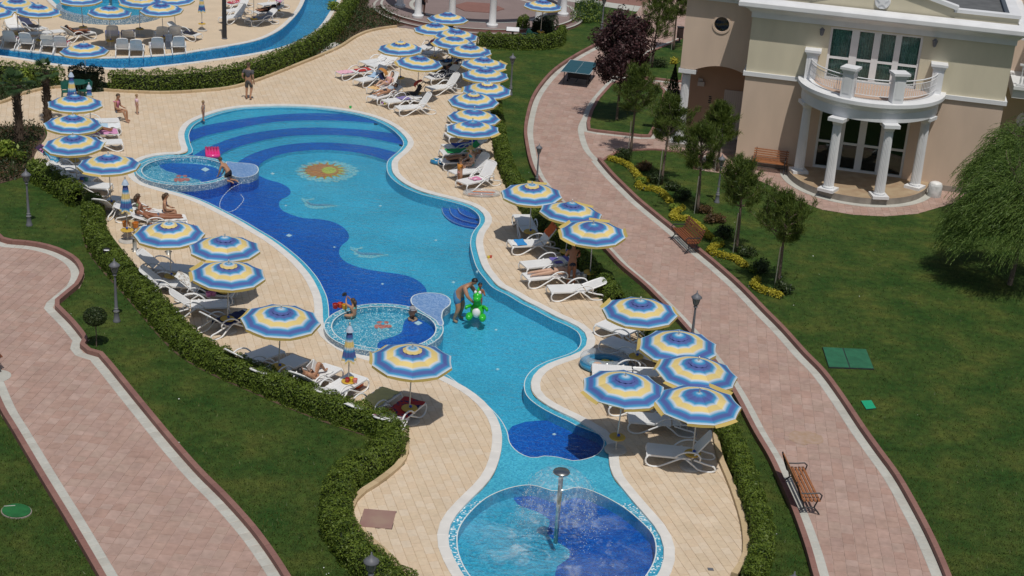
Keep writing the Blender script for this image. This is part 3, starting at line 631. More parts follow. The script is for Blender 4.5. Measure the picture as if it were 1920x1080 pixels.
def crab(t, c, x, y, s):
    z = -.016; b = MB()
    def el(cx, cy, rx, ry, m, k): 
        cc = G2(cx, cy, z)-c; kx = G2(cx+rx, cy, z)-c-cc; ky = G2(cx, cy-ry, z)-c-cc
        b.sheet([np.array([cc+kx*math.cos(2*PI*i/14)+ky*math.sin(2*PI*i/14) for i in range(14)])], z+.004*k, m)
    el(x, y, 9*s, 5.5*s, 1, 1); el(x-12*s, y+1, 8*s, 3*s, 1, 1.5); el(x+11*s, y, 8*s, 3*s, 1, 1.5)
    el(x, y+1, 6*s, 4*s, 0, 2); el(x-8*s, y+1.5, 5*s, 3.4*s, 0, 2.5); el(x+9*s, y+1, 6*s, 2.6*s, 0, 2.5); el(x-4*s, y-5*s, 5*s, 2*s, 0, 3); el(x+6*s, y-5*s, 4*s, 2*s, 0, 3)
    el(x+1, y-3*s, 3*s, 2*s, 2, 3.5); el(x-6*s, y+6*s, 1.5*s, 3*s, 1, 3); el(x+2*s, y+7*s, 1.5*s, 3*s, 1, 3); el(x+7*s, y+6*s, 1.5*s, 3*s, 1, 3)
    b.build('crab_mosaic', [M['red'], M['palesun'], M['light']], t)
crab(t2, c2, 717, 611, 1.2); crab(t1, c1, 340, 336, 1.1)
for t, c, x, y in ((t2, c2, 784, 606), (t1, c1, 385, 318)):
    b = MB(); P = GL([(x-8, y), (x, y-4), (x+8, y), (x, y+4)], -.01)-c; b.prism(P, -.018, 0); b.build('floor_drain', M['cyan'], t)

# ---- lazy river basin
rt_ = thing('lazy_river', 'curving lazy river channel with rippling blue water beyond the long hedge', 'water channel')
b = MB(); b.sheet([river], -.6, 0); R2 = resamp(river, .4, True); b.ribbon(R2, R2, -.0, -.62, 0, True); b.build('channel_floor', mosaic('river_mosaic', [(0, (.03, .30, .55)), (.4, (.05, .36, .62)), (.75, (.10, .46, .68))], 14), rt_)
b = MB(); b.sheet([river], -.12); b.build('river_water', water('river_water', 4.5, .30), kind='structure')
# ---- round raised pool, top left
cr = G2(206, 12, .4); rr = 3.0
t = thing('round_raised_pool', 'round raised pool with speckled mosaic wall among the far umbrellas', 'pool', (cr[0], cr[1], 0))
ci = lambda q, n=72: np.array([(q*math.cos(2*PI*i/n), q*math.sin(2*PI*i/n)) for i in range(n)])
b = MB(); b.ribbon(ci(rr), ci(rr-.05), 0.005, .4, 0, True); b.ribbon(ci(rr-.05), ci(rr-.35), .4, .4, 0, True); b.ribbon(ci(rr-.35), ci(rr-.35), .4, -.2, 1, True); b.build('ring_wall', [M['sparkg'], M['light']], t)
b = MB(); b.sheet([ci(rr-.35)], .02); b.build('basin_floor', M['light'], t); b = MB(); b.sheet([ci(rr-.36)], .3); b.build('pool_water', M['waterr'], t)
b = MB(); b.tube([(0, .2, 0), (0, .2, 2.0)], .09, 10); b.lathe([(.3, 2.0), (.35, 2.08), (.02, 2.14)], 14, (0, .2, 0)); b.build('water_spout', M['metal'], t)
b = MB(); P = GL([(60,-40),(78,-12),(92,4),(110,18),(128,14),(150,-10),(150,-40)], 0); b.prism(P, 0, .03); b.build('far_pool_water', M['light'], **struct)
P = resamp(smooth(GL([(70,-25),(80,-8),(92,6),(108,20)]), .3), .3); b = MB(); b.ribbon(P, offset(P, -.3), .05, .05); b.build('far_pool_coping', M['coping'], **struct)
# ================================================================ THE HOUSE
M['pinkwall'] = mat('pink_render', (.63, .49, .385), .8, var=.045, vscale=1.6, bump=.08, bscale=60, detail=8, stretch=(1, 1, .3))
M['creamwall'] = mat('cream_render', (.62, .565, .43), .8, var=.045, vscale=1.6, bump=.08, bscale=60, detail=8, stretch=(1, 1, .3))
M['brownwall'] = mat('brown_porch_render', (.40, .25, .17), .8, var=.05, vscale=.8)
M['plinth'] = mat('grey_plinth', (.27, .24, .21), .8, var=.15, vscale=3)
M['porchtile'] = mat('porch_floor_tile', (.36, .25, .16), .6, col2=(.44, .34, .22), vscale=2.5)
M['roofgrey'] = mat('grey_roof_felt', (.11, .115, .12), .9, var=.15, vscale=2)
M['curtain'] = mat('teal_curtain', (.33, .46, .44), .8, var=.25, vscale=14)
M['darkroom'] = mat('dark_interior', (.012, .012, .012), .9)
M['door'] = mat('pale_pink_door', (.52, .46, .43), .5)
M['baltile'] = mat('pink_balcony_tile', (.50, .36, .28), .7)
def glassmat(name, tint, ior=1.55):
    m = bpy.data.materials.new(name); m.use_nodes = True; nt = m.node_tree; L = nt.links.new; nt.nodes.remove(nt.nodes['Principled BSDF'])
    fr = nt.nodes.new('ShaderNodeFresnel'); fr.inputs[0].default_value = ior; tr = nt.nodes.new('ShaderNodeBsdfTransparent'); tr.inputs[0].default_value = (*tint, 1)
    gs = nt.nodes.new('ShaderNodeBsdfGlossy'); gs.inputs['Roughness'].default_value = .02; mx = nt.nodes.new('ShaderNodeMixShader')
    L(fr.outputs[0], mx.inputs[0]); L(tr.outputs[0], mx.inputs[1]); L(gs.outputs[0], mx.inputs[2]); L(mx.outputs[0], nt.nodes['Material Output'].inputs[0]); return m
M['glass'] = glassmat('window_glass', (.85, .96, .94), 1.45); M['clear'] = glassmat('clear_glass', (.9, .92, .9), 1.3)
FA, FANG = np.array([9.42, 62.67]), R_(-12.5)
house = thing('house', 'two-storey pink and cream house with round balcony on fluted columns', 'house', (FA[0], FA[1], 0), FANG)
W_, D_ = 10.75, 9.0
def hp(name, fn, mats, parent=None, sm=False, **k): b = MB(); fn(b); return b.build(name, mats, parent or house, sm, **k)
def bx(b, u0, u1, v0, v1, z0, z1, m=0): b.box(((u0+u1)/2, (v0+v1)/2, (z0+z1)/2), (u1-u0, v1-v0, z1-z0), 0, m)
def upright(b, P, v0, v1, m=0, holes=()):
    """a wall cut-out given in (u, z), from depth v0 to v1"""
    vs, fs = tri_holes([P]+list(holes)); b.add([(x, v0, z) for x, z in vs], fs, m); b.add([(x, v1, z) for x, z in vs], [f[::-1] for f in fs], m)
    for R in [P]+list(holes):
        n = len(R); b.add([(x, v0, z) for x, z in R]+[(x, v1, z) for x, z in R], [(i, (i+1) % n, n+(i+1) % n, n+i) for i in range(n)], m)
def f(b):
    upright(b, [(0, .25), (3.35, .25), (3.35, 3.15), (7.15, 3.15), (7.15, .25), (W_, .25), (W_, 4.0), (0, 4.0)], 0, .3)
    bx(b, 0, .3, .302, D_, 0, 4.0); bx(b, W_-.3, W_, .302, D_, 0, 4.0); bx(b, .302, W_-.302, D_-.3, D_, 0, 4.0)
hp('ground_floor_wall', f, M['pinkwall'])
def f(b):
    upright(b, [(0, 4.18), (3.3, 4.18), (3.3, 6.47), (7.1, 6.47), (7.1, 4.18), (W_, 4.18), (W_, 6.9), (0, 6.9)], 0, .3)
    bx(b, 0, .3, .302, D_, 4.0, 6.9); bx(b, W_-.3, W_, .302, D_, 4.0, 6.9); bx(b, .302, W_-.302, D_-.3, D_, 4.0, 6.9)
hp('upper_wall', f, M['creamwall'])
[hp('plinth', (lambda q: lambda b: bx(b, *q))(q), M['plinth']) for q in ((-.03, 3.3, -.03, .1, 0, .25), (7.2, W_+.03, -.03, .1, 0, .25), (W_-.1, W_+.03, .102, D_, 0, .25))]
hp('string_course', lambda b: (bx(b, -.1, W_+.1, -.09, .02, 4.0, 4.18), bx(b, -.1, .02, .022, D_, 4.0, 4.18), bx(b, W_-.02, W_+.1, .022, D_, 4.0, 4.18)), M['paint'])
def f(b):
    prof = [(.05, 6.52), (.05, 6.75), (.10, 6.76), (.14, 6.83), (.22, 6.90), (.34, 6.96), (.48, 7.0), (.58, 7.02), (.60, 7.06), (.60, 7.22), (.56, 7.27), (.30, 7.33), (.0, 7.36)]
    rings = [[(-d, -d, z), (W_+d, -d, z), (W_+d, D_+d, z), (-d, D_+d, z)] for d, z in prof]
    vs = [p for r in rings for p in r]; b.add(vs, [(i*4+k, i*4+(k+1) % 4, (i+1)*4+(k+1) % 4, (i+1)*4+k) for i in range(len(prof)-1) for k in range(4)])
hp('cornice', f, M['paint'])
hp('roof', lambda b: bx(b, .3, W_-.3, .35, D_-.3, 7.0, 7.38), M['roofgrey'])
gab = [(.6, 7.3), (W_-.05, 7.3), (W_-.05, 7.6), (8.1, 7.6), (8.1, 7.78), (5.3, 8.5), (2.5, 7.78), (2.5, 7.6), (.6, 7.6)]
hp('gable_wall', lambda b: upright(b, gab, .08, .34), M['creamwall'])
def f(b):
    for s in (1, -1):
        a = math.atan2(.72, 2.8); L_ = math.hypot(.72, 2.8)+.25
        b.box((5.3+s*1.45, .15, 8.17), (L_, .42, .16), 0, 0, ry=s*a)
    bx(b, 8.14, W_+.02, .0, .42, 7.6, 7.74); bx(b, .5, 2.46, .0, .42, 7.6, 7.74); bx(b, W_-.42, W_+.02, .422, D_, 7.3, 7.74)
hp('parapet_coping', f, M['paint'])
def f(b):
    b.tube([(5.23, .0, 7.73), (5.23, .079, 7.73)], [.30, .33], 24)
    P = [(5.23+(.26 if i % 2 == 0 else .11)*math.sin(PI*i/5), 7.73+(.26 if i % 2 == 0 else .11)*math.cos(PI*i/5)) for i in range(10)]
    upright(b, P, -.03, -.003)
hp('star_medallion', f, M['paint'])
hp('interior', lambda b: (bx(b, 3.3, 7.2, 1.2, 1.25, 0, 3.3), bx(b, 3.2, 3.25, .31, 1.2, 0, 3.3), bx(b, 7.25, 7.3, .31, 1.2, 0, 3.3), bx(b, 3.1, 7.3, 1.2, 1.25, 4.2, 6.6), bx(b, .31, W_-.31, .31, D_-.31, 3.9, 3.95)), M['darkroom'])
# windows: four leaves each, frame, panes, transom
def winrow(name, u0, u1, z0, z1, tz, curtains, ubars):
    w_ = put(name, None, house, (0, 0, 0))
    def f(b):
        bx(b, u0, u1, .1, .2, z1-.09, z1); bx(b, u0, u1, .1, .2, z0, z0+.13)
        for a, c in ubars: bx(b, a, c, .1, .2, z0+.132, z1-.092)
        for i in range(len(ubars)-1): bx(b, ubars[i][1]+.002, ubars[i+1][0]-.002, .11, .19, tz, tz+.1)
    b = MB(); f(b); fr = b.build(name, M['paint'], house)
    bpy.data.objects.remove(w_)
    for i in range(len(ubars)-1):
        a, c = ubars[i][1], ubars[i+1][0]
        for q0, q1 in ((z0+.13, tz), (tz+.1, z1-.09)):
            b = MB(); bx(b, a, c, .145, .155, q0, q1); b.build('pane', M['glass'], fr)
    if curtains:
        n = 150; P = [(u0+.03+(u1-u0-.06)*i/n, .42+.035*math.sin(i*1.5)) for i in range(n+1)]
        b = MB(); b.add([(x, v, z0+.02) for x, v in P]+[(x, v, z1-.02) for x, v in P], [(i, i+1, n+2+i, n+1+i) for i in range(n)]); b.build('curtain', M['curtain'], fr)
winrow('balcony_window', 3.3, 7.1, 4.2, 6.47, 5.12, True, [(3.3, 3.4), (4.2, 4.52), (5.12, 5.4), (6.0, 6.25), (7.0, 7.1)])
winrow('porch_window', 3.35, 7.15, .27, 3.12, 1.45, False, [(3.35, 3.45), (4.25, 4.5), (5.1, 5.4), (6.0, 6.25), (7.05, 7.15)])
# porch: round step, columns, round balcony
ell = lambda a, c, n=48, t0=PI, t1=2*PI: [(5.3+a*math.cos(t0+(t1-t0)*i/n), c*math.sin(t0+(t1-t0)*i/n)) for i in range(n+1)]
hp('porch_step', lambda b: b.prism(ell(3.0, 3.45)+[(8.3, .1), (2.3, .1)], 0, .3, 0, 1), [M['plinth'], M['porchtile']])
hp('porch_paving_band', lambda b: b.prism(ell(3.3, 3.75)+[(8.6, -.03), (2.0, -.03)], 0.0, .03), M['strip'])
for (u, v) in ((2.82, -.95), (4.17, -3.05), (6.24, -3.05), (7.7, -1.1)):
    b = MB(); n = 40; vs = []
    prof = [(.225, .42), (.235, .48), (.215, .52), (.2, 1.5), (.175, 3.15)]
    for r, z in prof:
        for k in range(n):
            q = r*(1-.14*(k % 2)) if z > .5 else r
            vs.append((u+q*math.cos(2*PI*k/n), v+q*math.sin(2*PI*k/n), z))
    b.add(vs, [(i*n+k, i*n+(k+1) % n, (i+1)*n+(k+1) % n, (i+1)*n+k) for i in range(4) for k in range(n)])
    c = b.build('column', M['paint'], house)
    a = math.atan2(v, u-5.3)
    b = MB(); b.box((u, v, .36), (.68, .68, .12), a+PI/2); b.build('column_base', M['paint'], c)
    b = MB(); b.lathe([(.19, 3.12), (.21, 3.2), (.27, 3.3)], 20, (u, v, 0)); b.box((u, v, 3.375), (.66, .66, .14), a+PI/2); b.build('capital', M['paint'], c)
def ring(b, a0, c0, prof, m=0):
    n = 48; vs = []
    for d, z in prof: vs += [(x, min(y, .0), z) for x, y in ell(a0+d, c0+d, n)]
    k = n+1; b.add(vs, [(i*k+j, i*k+j+1, (i+1)*k+j+1, (i+1)*k+j) for i in range(len(prof)-1) for j in range(n)], m)
def f(b):
    ring(b, 2.85, 3.2, [(-.45, 3.45), (0, 3.45), (0, 3.85), (.05, 3.92), (.12, 3.98), (.16, 4.05), (.22, 4.1), (.22, 4.25), (-.1, 4.27), (-.4, 4.27)])
    b.prism(ell(2.75, 3.1), 3.55, 3.6)
bal = hp('balcony', f, M['paint'])
b = MB(); b.prism(ell(2.5, 2.85), 3.95, 4.24, 0); b.build('balcony_floor', M['baltile'], bal)
posts = [(2.72, -.28), (4.37, -2.78), (6.3, -2.78), (7.9, -.28)]
for (u, v) in posts:
    a = math.atan2(v, u-5.3)+PI/2 if abs(v) > 1 else 0
    b = MB(); b.box((u, v, 4.27+.52), (.46, .46, 1.04), a); b.box((u, v, 5.36), (.56, .56, .1), a); b.box((u, v, 5.46), (.68, .68, .1), a); p = b.build('balcony_post', M['paint'], bal)
    b = MB(); 
    for d in (-1, 1): b.box((u+math.sin(a)*.235*d, v-math.cos(a)*.235*d, 4.8), (.28, .02, .72), a)
    b.build('post_panel', M['paint'], p)
def rail(t0, t1):
    n = 26; P = [(5.3+2.62*math.cos(t0+(t1-t0)*i/n), 2.95*math.sin(t0+(t1-t0)*i/n)) for i in range(n+1)]
    b = MB()
    for z, r in ((5.12, .028), (4.98, .016), (4.45, .016)): b.tube([(x, y, z) for x, y in P], r, 6)
    r_ = b.build('balcony_rail', M['paint'], bal)
    b = MB()
    for x, y in resamp(np.array(P), .11): b.tube([(x, y, 4.45), (x, y, 4.98)], .015, 4); b.sphere((x, y, 4.72), .026, 5, 4)
    b.build('spindles', M['paint'], r_, kind='stuff')
rail(PI+.12, 1.5*PI-.44); rail(1.5*PI-.24, 1.5*PI+.27); rail(1.5*PI+.47, 2*PI-.12)
for u, z in ((2.96, 6.25), (7.57, 6.3)):
    b = MB(); b.tube([(u, .0, z+.1), (u, -.16, z+.1)], .025, 6); b.lathe([(.02, .18), (.12, .1), (.11, .08), (.07, -.13), (.02, -.18)], 8, (u, -.17, z)); b.build('wall_lantern', M['irongrey'], house)
# wing with the arched porch
w_o = put('wing', None, house); bpy.data.objects.remove(w_o)
arch = [(-3.0, 3.62), (-2.36, 3.62)]+[(-2.36+2.34*i/16, 3.60+.30*math.sin(PI*i/16)**.8) for i in range(1, 16)]+[(-.02, 3.62), (-.02, 7.0), (-3.0, 7.0)]
hole = [(-1.39+.33*math.cos(2*PI*i/28), 5.75+.33*math.sin(2*PI*i/28)) for i in range(28)]
wing = hp('wing_wall', lambda b: (upright(b, arch, 1.5, 1.8, 0, [hole]), bx(b, -3.0, -2.7, 1.802, D_, 3.62, 7.0), bx(b, -2.698, -.002, D_-.3, D_, 0, 7.0)), M['pinkwall'])
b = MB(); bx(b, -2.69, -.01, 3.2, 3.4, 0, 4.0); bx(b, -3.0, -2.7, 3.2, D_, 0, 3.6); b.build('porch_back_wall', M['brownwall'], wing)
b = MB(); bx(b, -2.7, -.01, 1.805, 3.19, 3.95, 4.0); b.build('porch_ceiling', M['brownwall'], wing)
b = MB(); bx(b, -3.3, -.01, 1.4, 3.19, 0.0, .18); b.build('porch_floor', M['plinth'], wing)
def f(b):
    n = 28
    for r0, r1, v in ((.33, .41, 1.46),):
        b.add([(-1.39+r0*math.cos(2*PI*i/n), v, 5.75+r0*math.sin(2*PI*i/n)) for i in range(n)]+[(-1.39+r1*math.cos(2*PI*i/n), v, 5.75+r1*math.sin(2*PI*i/n)) for i in range(n)]+[(-1.39+r1*math.cos(2*PI*i/n), 1.499, 5.75+r1*math.sin(2*PI*i/n)) for i in range(n)],
            [(i, (i+1) % n, n+(i+1) % n, n+i) for i in range(n)]+[(n+i, n+(i+1) % n, 2*n+(i+1) % n, 2*n+i) for i in range(n)])
hp('porthole_frame', f, M['pinkwall'], wing)
hp('porthole_pane', lambda b: b.add([(-1.39+.335*math.cos(2*PI*i/28), 1.6, 5.75+.335*math.sin(2*PI*i/28)) for i in range(28)], [tuple(range(28))]), M['glass'], wing)
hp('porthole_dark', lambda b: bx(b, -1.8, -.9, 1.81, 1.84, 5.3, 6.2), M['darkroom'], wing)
hp('wing_cornice', lambda b: (bx(b, -3.1, -.03, 1.38, 1.495, 6.75, 6.95), bx(b, -3.35, -.03, 1.1, 1.495, 6.952, 7.15)), M['paint'], wing)
b = MB(); n = 36; u, v = -2.72, 1.85; vs = []
for r, z in ((.22, .38), (.215, .45), (.205, .5), (.19, 3.3)):
    for k in range(n): q = r*(1-.14*(k % 2)) if z > .45 else r; vs.append((u+q*math.cos(2*PI*k/n), v+q*math.sin(2*PI*k/n), z))
b.add(vs, [(i*n+k, i*n+(k+1) % n, (i+1)*n+(k+1) % n, (i+1)*n+k) for i in range(3) for k in range(n)]); c = b.build('porch_column', M['paint'], wing)
b = MB(); b.box((u, v, .33), (.62, .62, .12)); b.box((u, v, .22), (.8, .8, .12)); b.box((u, v, 3.38), (.42, .42, .08)); b.box((u+.05, v-.06, 3.51), (.78, .66, .18)); b.build('column_base_and_cap', M['paint'], c)
d = hp('service_door', lambda b: bx(b, -1.06, -.1, 3.15, 3.198, .2, 2.47), M['door'], wing)
b = MB()
for i in range(9): bx(b, -1.0+i*.1, -.995+i*.1, 3.14, 3.149, .25, 2.42)
b.build('door_groove', M['plinth'], d)
b = MB(); b.box((-.98, 3.12, 1.28), (.05, .05, .16)); b.box((-.98, 3.12, 1.9), (.05, .05, .08)); b.build('handle', M['iron'], d)
hp('porch_lamp', lambda b: (b.box((-2.16, 3.12, 2.62), (.3, .14, .2)), b.box((-2.2, 3.15, 2.8), (.2, .08, .12))), M['door'], wing)
hp('door_notice', lambda b: [b.box((-1.68+random.uniform(-.03, .03), 3.19, 2.05-.09*i), (.12, .014, .05)) for i in range(4)], [M['iron']], wing)

def at_house(u, v, z=0): p = FA+u*np.array([math.cos(FANG), math.sin(FANG)])+v*np.array([-math.sin(FANG), math.cos(FANG)]); return (p[0], p[1], z)
# neighbour behind, right edge
nb = thing('balcony_house', 'pink neighbouring house with white balustrade balconies at the right edge', 'house', at_house(11.0, 3.5), FANG)
b = MB(); bx(b, .0, 9, 3.0, 9, 0, 9); b.build('wall', M['pinkwall'], nb)
b = MB(); bx(b, .35, 9, .0, 2.99, 3.55, 3.95); bx(b, .35, 9, -.15, 2.99, 3.952, 4.1); bx(b, .9, 9, 1.4, 2.99, 5.6, 5.8); b.build('balcony_slab', M['paint'], nb)
for (v, z0, h) in ((.0, 4.12, .95), (1.5, 5.82, .8)):
    b = MB(); bx(b, .45, 9, v-.06, v+.06, z0+h-.08, z0+h); bx(b, .45, 9, v-.06, v+.06, z0, z0+.07); r_ = b.build('balustrade_rail', M['paint'], nb)
    b = MB()
    for i in range(60): b.lathe([(.03, .07), (.045, .25), (.02, .5), (.035, h-.09)], 6, (.6+i*.14, v, z0))
    b.build('balusters', M['paint'], r_, kind='stuff')
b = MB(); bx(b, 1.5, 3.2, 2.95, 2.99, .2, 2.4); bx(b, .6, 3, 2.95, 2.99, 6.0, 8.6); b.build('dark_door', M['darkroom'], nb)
dish = thing('satellite_dish', 'small white satellite dish on a grey pole beside the house corner', 'dish', tuple(G(1908, 318)))
b = MB(); b.tube([(0, 0, 0), (0, 0, 2.9)], .07, 8); b.build('pole', M['irongrey'], dish)
b = MB(); b.lathe([(0, 0), (.16, .015), (.32, .07), (.33, .07), (.16, .0), (0, -.02)], 20); o = b.build('reflector', M['paint'], dish, True, loc=(-.22, -.15, 2.35), rot=(R_(68), 0, R_(-52)))
b = MB(); b.tube([(0, 0, 2.4), (-.2, -.1, 2.35)], .02, 6); b.tube([(-.2, -.15, 2.1), (.1, -.45, 2.2)], .015, 6); b.build('bracket', M['irongrey'], dish)
tank = thing('water_barrel', 'white plastic barrel by the porch end, scuffed with grey', 'barrel', at_house(8.55, -1.0))
b = MB(); b.lathe([(.27, 0), (.285, .05), (.285, .5), (.27, .54), (.25, .57)], 20); b.build('drum', mat('scuffed_white', (.72, .73, .74), .5, col2=(.5, .52, .52), vscale=5), tank, True)
b = MB(); b.lathe([(.25, .56), (.255, .6), (.15, .65), (0, .66)], 20); b.build('lid', M['white'], tank, True)
hose = thing('tangled_hose', 'loose white hose trailing between porch column and barrel', 'hose', at_house(8.15, -.85))
b = MB(); b.tube([(.2*math.cos(i*.9)*(1-i/40)-i*.01, .15*math.sin(i*1.1), .02+.02*(i % 3)+(.3 if i > 20 else 0)*(i-20)/8) for i in range(28)], .012, 5); b.build('coil', M['white'], hose)

# ================================================================ THE ROTUNDA
rc = np.array([-3.2, 91.15]); rot = thing('rotunda', 'open white rotunda with a ring of columns on a stepped mauve platform', 'rotunda', (rc[0], rc[1], 0))
ci = lambda q, n=72, a=0, e=2*PI: [(q*math.cos(a+e*i/n), q*math.sin(a+e*i/n)) for i in range(n)]
for k, (r, z0, z1) in enumerate(((6.5, 0, .14), (6.05, .142, .30))):
    b = MB(); b.prism(ci(r), z0, z1, 0, 1); b.build('platform_step', [M['kerb'], M['plaza']], rot)
    b = MB(); A_ = np.array(ci(r+.02)); B_ = np.array(ci(r-.12)); b.ribbon(A_, B_, z1+.004, z1+.004, 0, True); b.build('pale_nosing', M['strip'], rot)
b = MB(); b.ribbon(np.array(ci(4.3)), np.array(ci(4.05)), .306, .306, 0, True); b.build('pale_floor_ring', M['strip'], rot)
b = MB(); b.prism(ci(1.6, 6), .30, .33); b.build('floor_star', M['kerb'], rot)
b = MB(); R1, R2 = 5.55, 4.95
for A_, za, B_, zb in ((R1, 3.35, R1, 3.95), (R1, 3.95, R2, 3.95), (R2, 3.95, R2, 3.35), (R2, 3.35, R1, 3.35)): b.ribbon(np.array(ci(A_)), np.array(ci(B_)), za, zb, 0, True)
b.build('entablature', M['paint'], rot)
for (x, y) in ((750, 13), (779, 33), (845, 45), (921, 47), (989, 40), (1037, 27), (1071, 16), (941, -20), (880, -26), (820, -22)):
    p = G2(x, y, .3)-rc
    if np.linalg.norm(p) > 5.4 or np.linalg.norm(p) < 4.9: p = p/np.linalg.norm(p)*5.25
    b = MB(); b.lathe([(.265, .46), (.255, .5), (.21, .56), (.20, 1.2), (.18, 3.2), (.26, 3.3), (.26, 3.345)], 20, (p[0], p[1], 0)); c = b.build('column', M['paint'], rot, True)
    b = MB(); b.lathe([(.33, .30), (.33, .36), (.345, .40), (.33, .46), (.2, .465)], 20, (p[0], p[1], 0)); b.build('column_base', M['paint'], c, True)
# ================================================================ PARASOLS
def canopymat(name, stops):
    m = bpy.data.materials.new(name); m.use_nodes = True; nt = m.node_tree; b = nt.nodes['Principled BSDF']; L = nt.links.new
    uv = nt.nodes.new('ShaderNodeUVMap'); sx = nt.nodes.new('ShaderNodeSeparateXYZ'); L(uv.outputs[0], sx.inputs[0])
    r = nt.nodes.new('ShaderNodeValToRGB'); L(sx.outputs[1], r.inputs[0]); e = r.color_ramp.elements
    e[0].position = stops[0][0]; e[0].color = (*stops[0][1], 1); e[1].position = stops[-1][0]; e[1].color = (*stops[-1][1], 1)
    for p, c in stops[1:-1]: q = e.new(p); q.color = (*c, 1)
    g = nt.nodes.new('ShaderNodeNewGeometry'); n = N(nt, 'ShaderNodeTexNoise'); n.inputs['Scale'].default_value = 7; n.inputs['Detail'].default_value = 3; L(g.outputs['Position'], n.inputs['Vector'])
    bp = nt.nodes.new('ShaderNodeBump'); bp.inputs['Strength'].default_value = .25; bp.inputs['Distance'].default_value = .03; L(n.outputs['Fac'], bp.inputs['Height']); L(bp.outputs[0], b.inputs['Normal'])
    oi = nt.nodes.new('ShaderNodeObjectInfo'); mo = nt.nodes.new('ShaderNodeMapRange'); L(oi.outputs['Random'], mo.inputs[0]); mo.inputs[3].default_value = .9; mo.inputs[4].default_value = 1.08; vs_ = nt.nodes.new('ShaderNodeVectorMath'); vs_.operation = 'SCALE'; L(r.outputs[0], vs_.inputs[0]); L(mo.outputs[0], vs_.inputs['Scale'])
    L(vs_.outputs[0], b.inputs['Base Color']); b.inputs['Roughness'].default_value = .75; b.inputs['Specular IOR Level'].default_value = .25
    tr = nt.nodes.new('ShaderNodeBsdfTranslucent'); L(r.outputs[0], tr.inputs[0]); ms = nt.nodes.new('ShaderNodeMixShader'); ms.inputs[0].default_value = .12
    L(b.outputs[0], ms.inputs[1]); L(tr.outputs[0], ms.inputs[2]); L(ms.outputs[0], nt.nodes['Material Output'].inputs[0]); return m
PU, CB, PA, YE = (.092, .130, .37), (.045, .30, .56), (.58, .66, .75), (.78, .61, .25)
M['canopy'] = canopymat('striped_canopy', [(0, PA), (.10, CB), (.2, PU), (.30, PU), (.385, CB), (.455, PA), (.49, YE), (.62, YE), (.665, PA), (.735, CB), (.80, PU), (.86, PU), (.93, CB), (.985, PA)])
M['capblue'] = canopymat('blue_cap', [(0, YE), (.12, PA), (.5, CB), (.8, PU), (1, PU)])
M['capyel'] = canopymat('yellow_edged_cap', [(0, PA), (.3, CB), (.52, PA), (.7, YE), (1, YE)])
M['folded'] = canopymat('folded_canopy', [(0, PA), (.06, CB), (.14, PU), (.28, PU), (.34, CB), (.40, PA), (.44, YE), (.56, YE), (.61, PA), (.68, CB), (.74, PU), (.85, PU), (.90, CB), (.94, PA), (.96, YE)])
M['valance'] = mat('yellow_valance', (.62, .46, .14), .8, trans=.15)
M['tray'] = mat('yellow_tray', (.60, .38, .05), .5); M['knob'] = mat('blue_knob', (.02, .07, .4), .4)
M['pole'] = mat('parasol_pole', (.58, .56, .52), .4, metal=.3); M['poledark'] = mat('dark_pole', (.16, .14, .13), .5)
M['concrete'] = mat('concrete_foot', (.48, .46, .43), .8, var=.08, vscale=8)
RIM, APEX, CR0 = 1.90, 2.25, 1.13
def panelmesh(name, flap):
    NT, NR = 5, 9; V = []; UV = []; F = []; mi = []
    for j in range(NR+1):
        t = j/NR*.985+.015
        for i in range(NT+1):
            s = i/NT*2-1; a = s*PI/10; rr = CR0*t*math.cos(PI/10)/math.cos(a)
            z = APEX-(APEX-RIM)*(t**1.08)+.022*(1-s*s)*math.sin(PI*t)-.02*(1-abs(s))*(t > .9)
            rr *= 1-.018*(1-s*s)*t**3
            V.append((rr*math.cos(a), rr*math.sin(a), z)); UV.append((i/NT, t))
    for j in range(NR):
        for i in range(NT): k = j*(NT+1)+i; F.append((k, k+1, k+NT+2, k+NT+1)); mi.append(0)
    o = NR*(NT+1); base = len(V)
    dr, dz = {'down': (.004, -.085), 'out': (.10, -.05), 'up': (.09, .07)}[flap]
    for i in range(NT+1):
        x, y, z = V[o+i]; r = math.hypot(x, y); w_ = 1-.12*abs(i/NT*2-1)+.03*(i % 2)
        V.append((x*(1+dr*w_/r), y*(1+dr*w_/r), z-.006)); UV.append((i/NT, 1)); 
    for i in range(NT+1):
        x, y, z = V[o+i]; r = math.hypot(x, y); w_ = 1-.15*abs(i/NT*2-1)**3
        V.append((x*(1+dr*w_/r), y*(1+dr*w_/r), z+dz*w_)); UV.append((i/NT, 1))
    b1 = base; b2 = base+NT+1
    V[b1:b2] = [(V[o+i][0], V[o+i][1], V[o+i][2]-.004) for i in range(NT+1)]
    for i in range(NT): F.append((b1+i, b1+i+1, b2+i+1, b2+i)); mi.append(1)
    me = bpy.data.meshes.new(name); me.from_pydata(V, [], F); me.materials.append(M['canopy']); me.materials.append(M['valance'])
    me.polygons.foreach_set('material_index', mi); uv = me.uv_layers.new(name='UVMap')
    for l in me.loops: uv.data[l.index].uv = UV[l.vertex_index]
    return me
PAN = {k: panelmesh('canopy_panel_'+k, k) for k in ('down', 'out', 'up')}
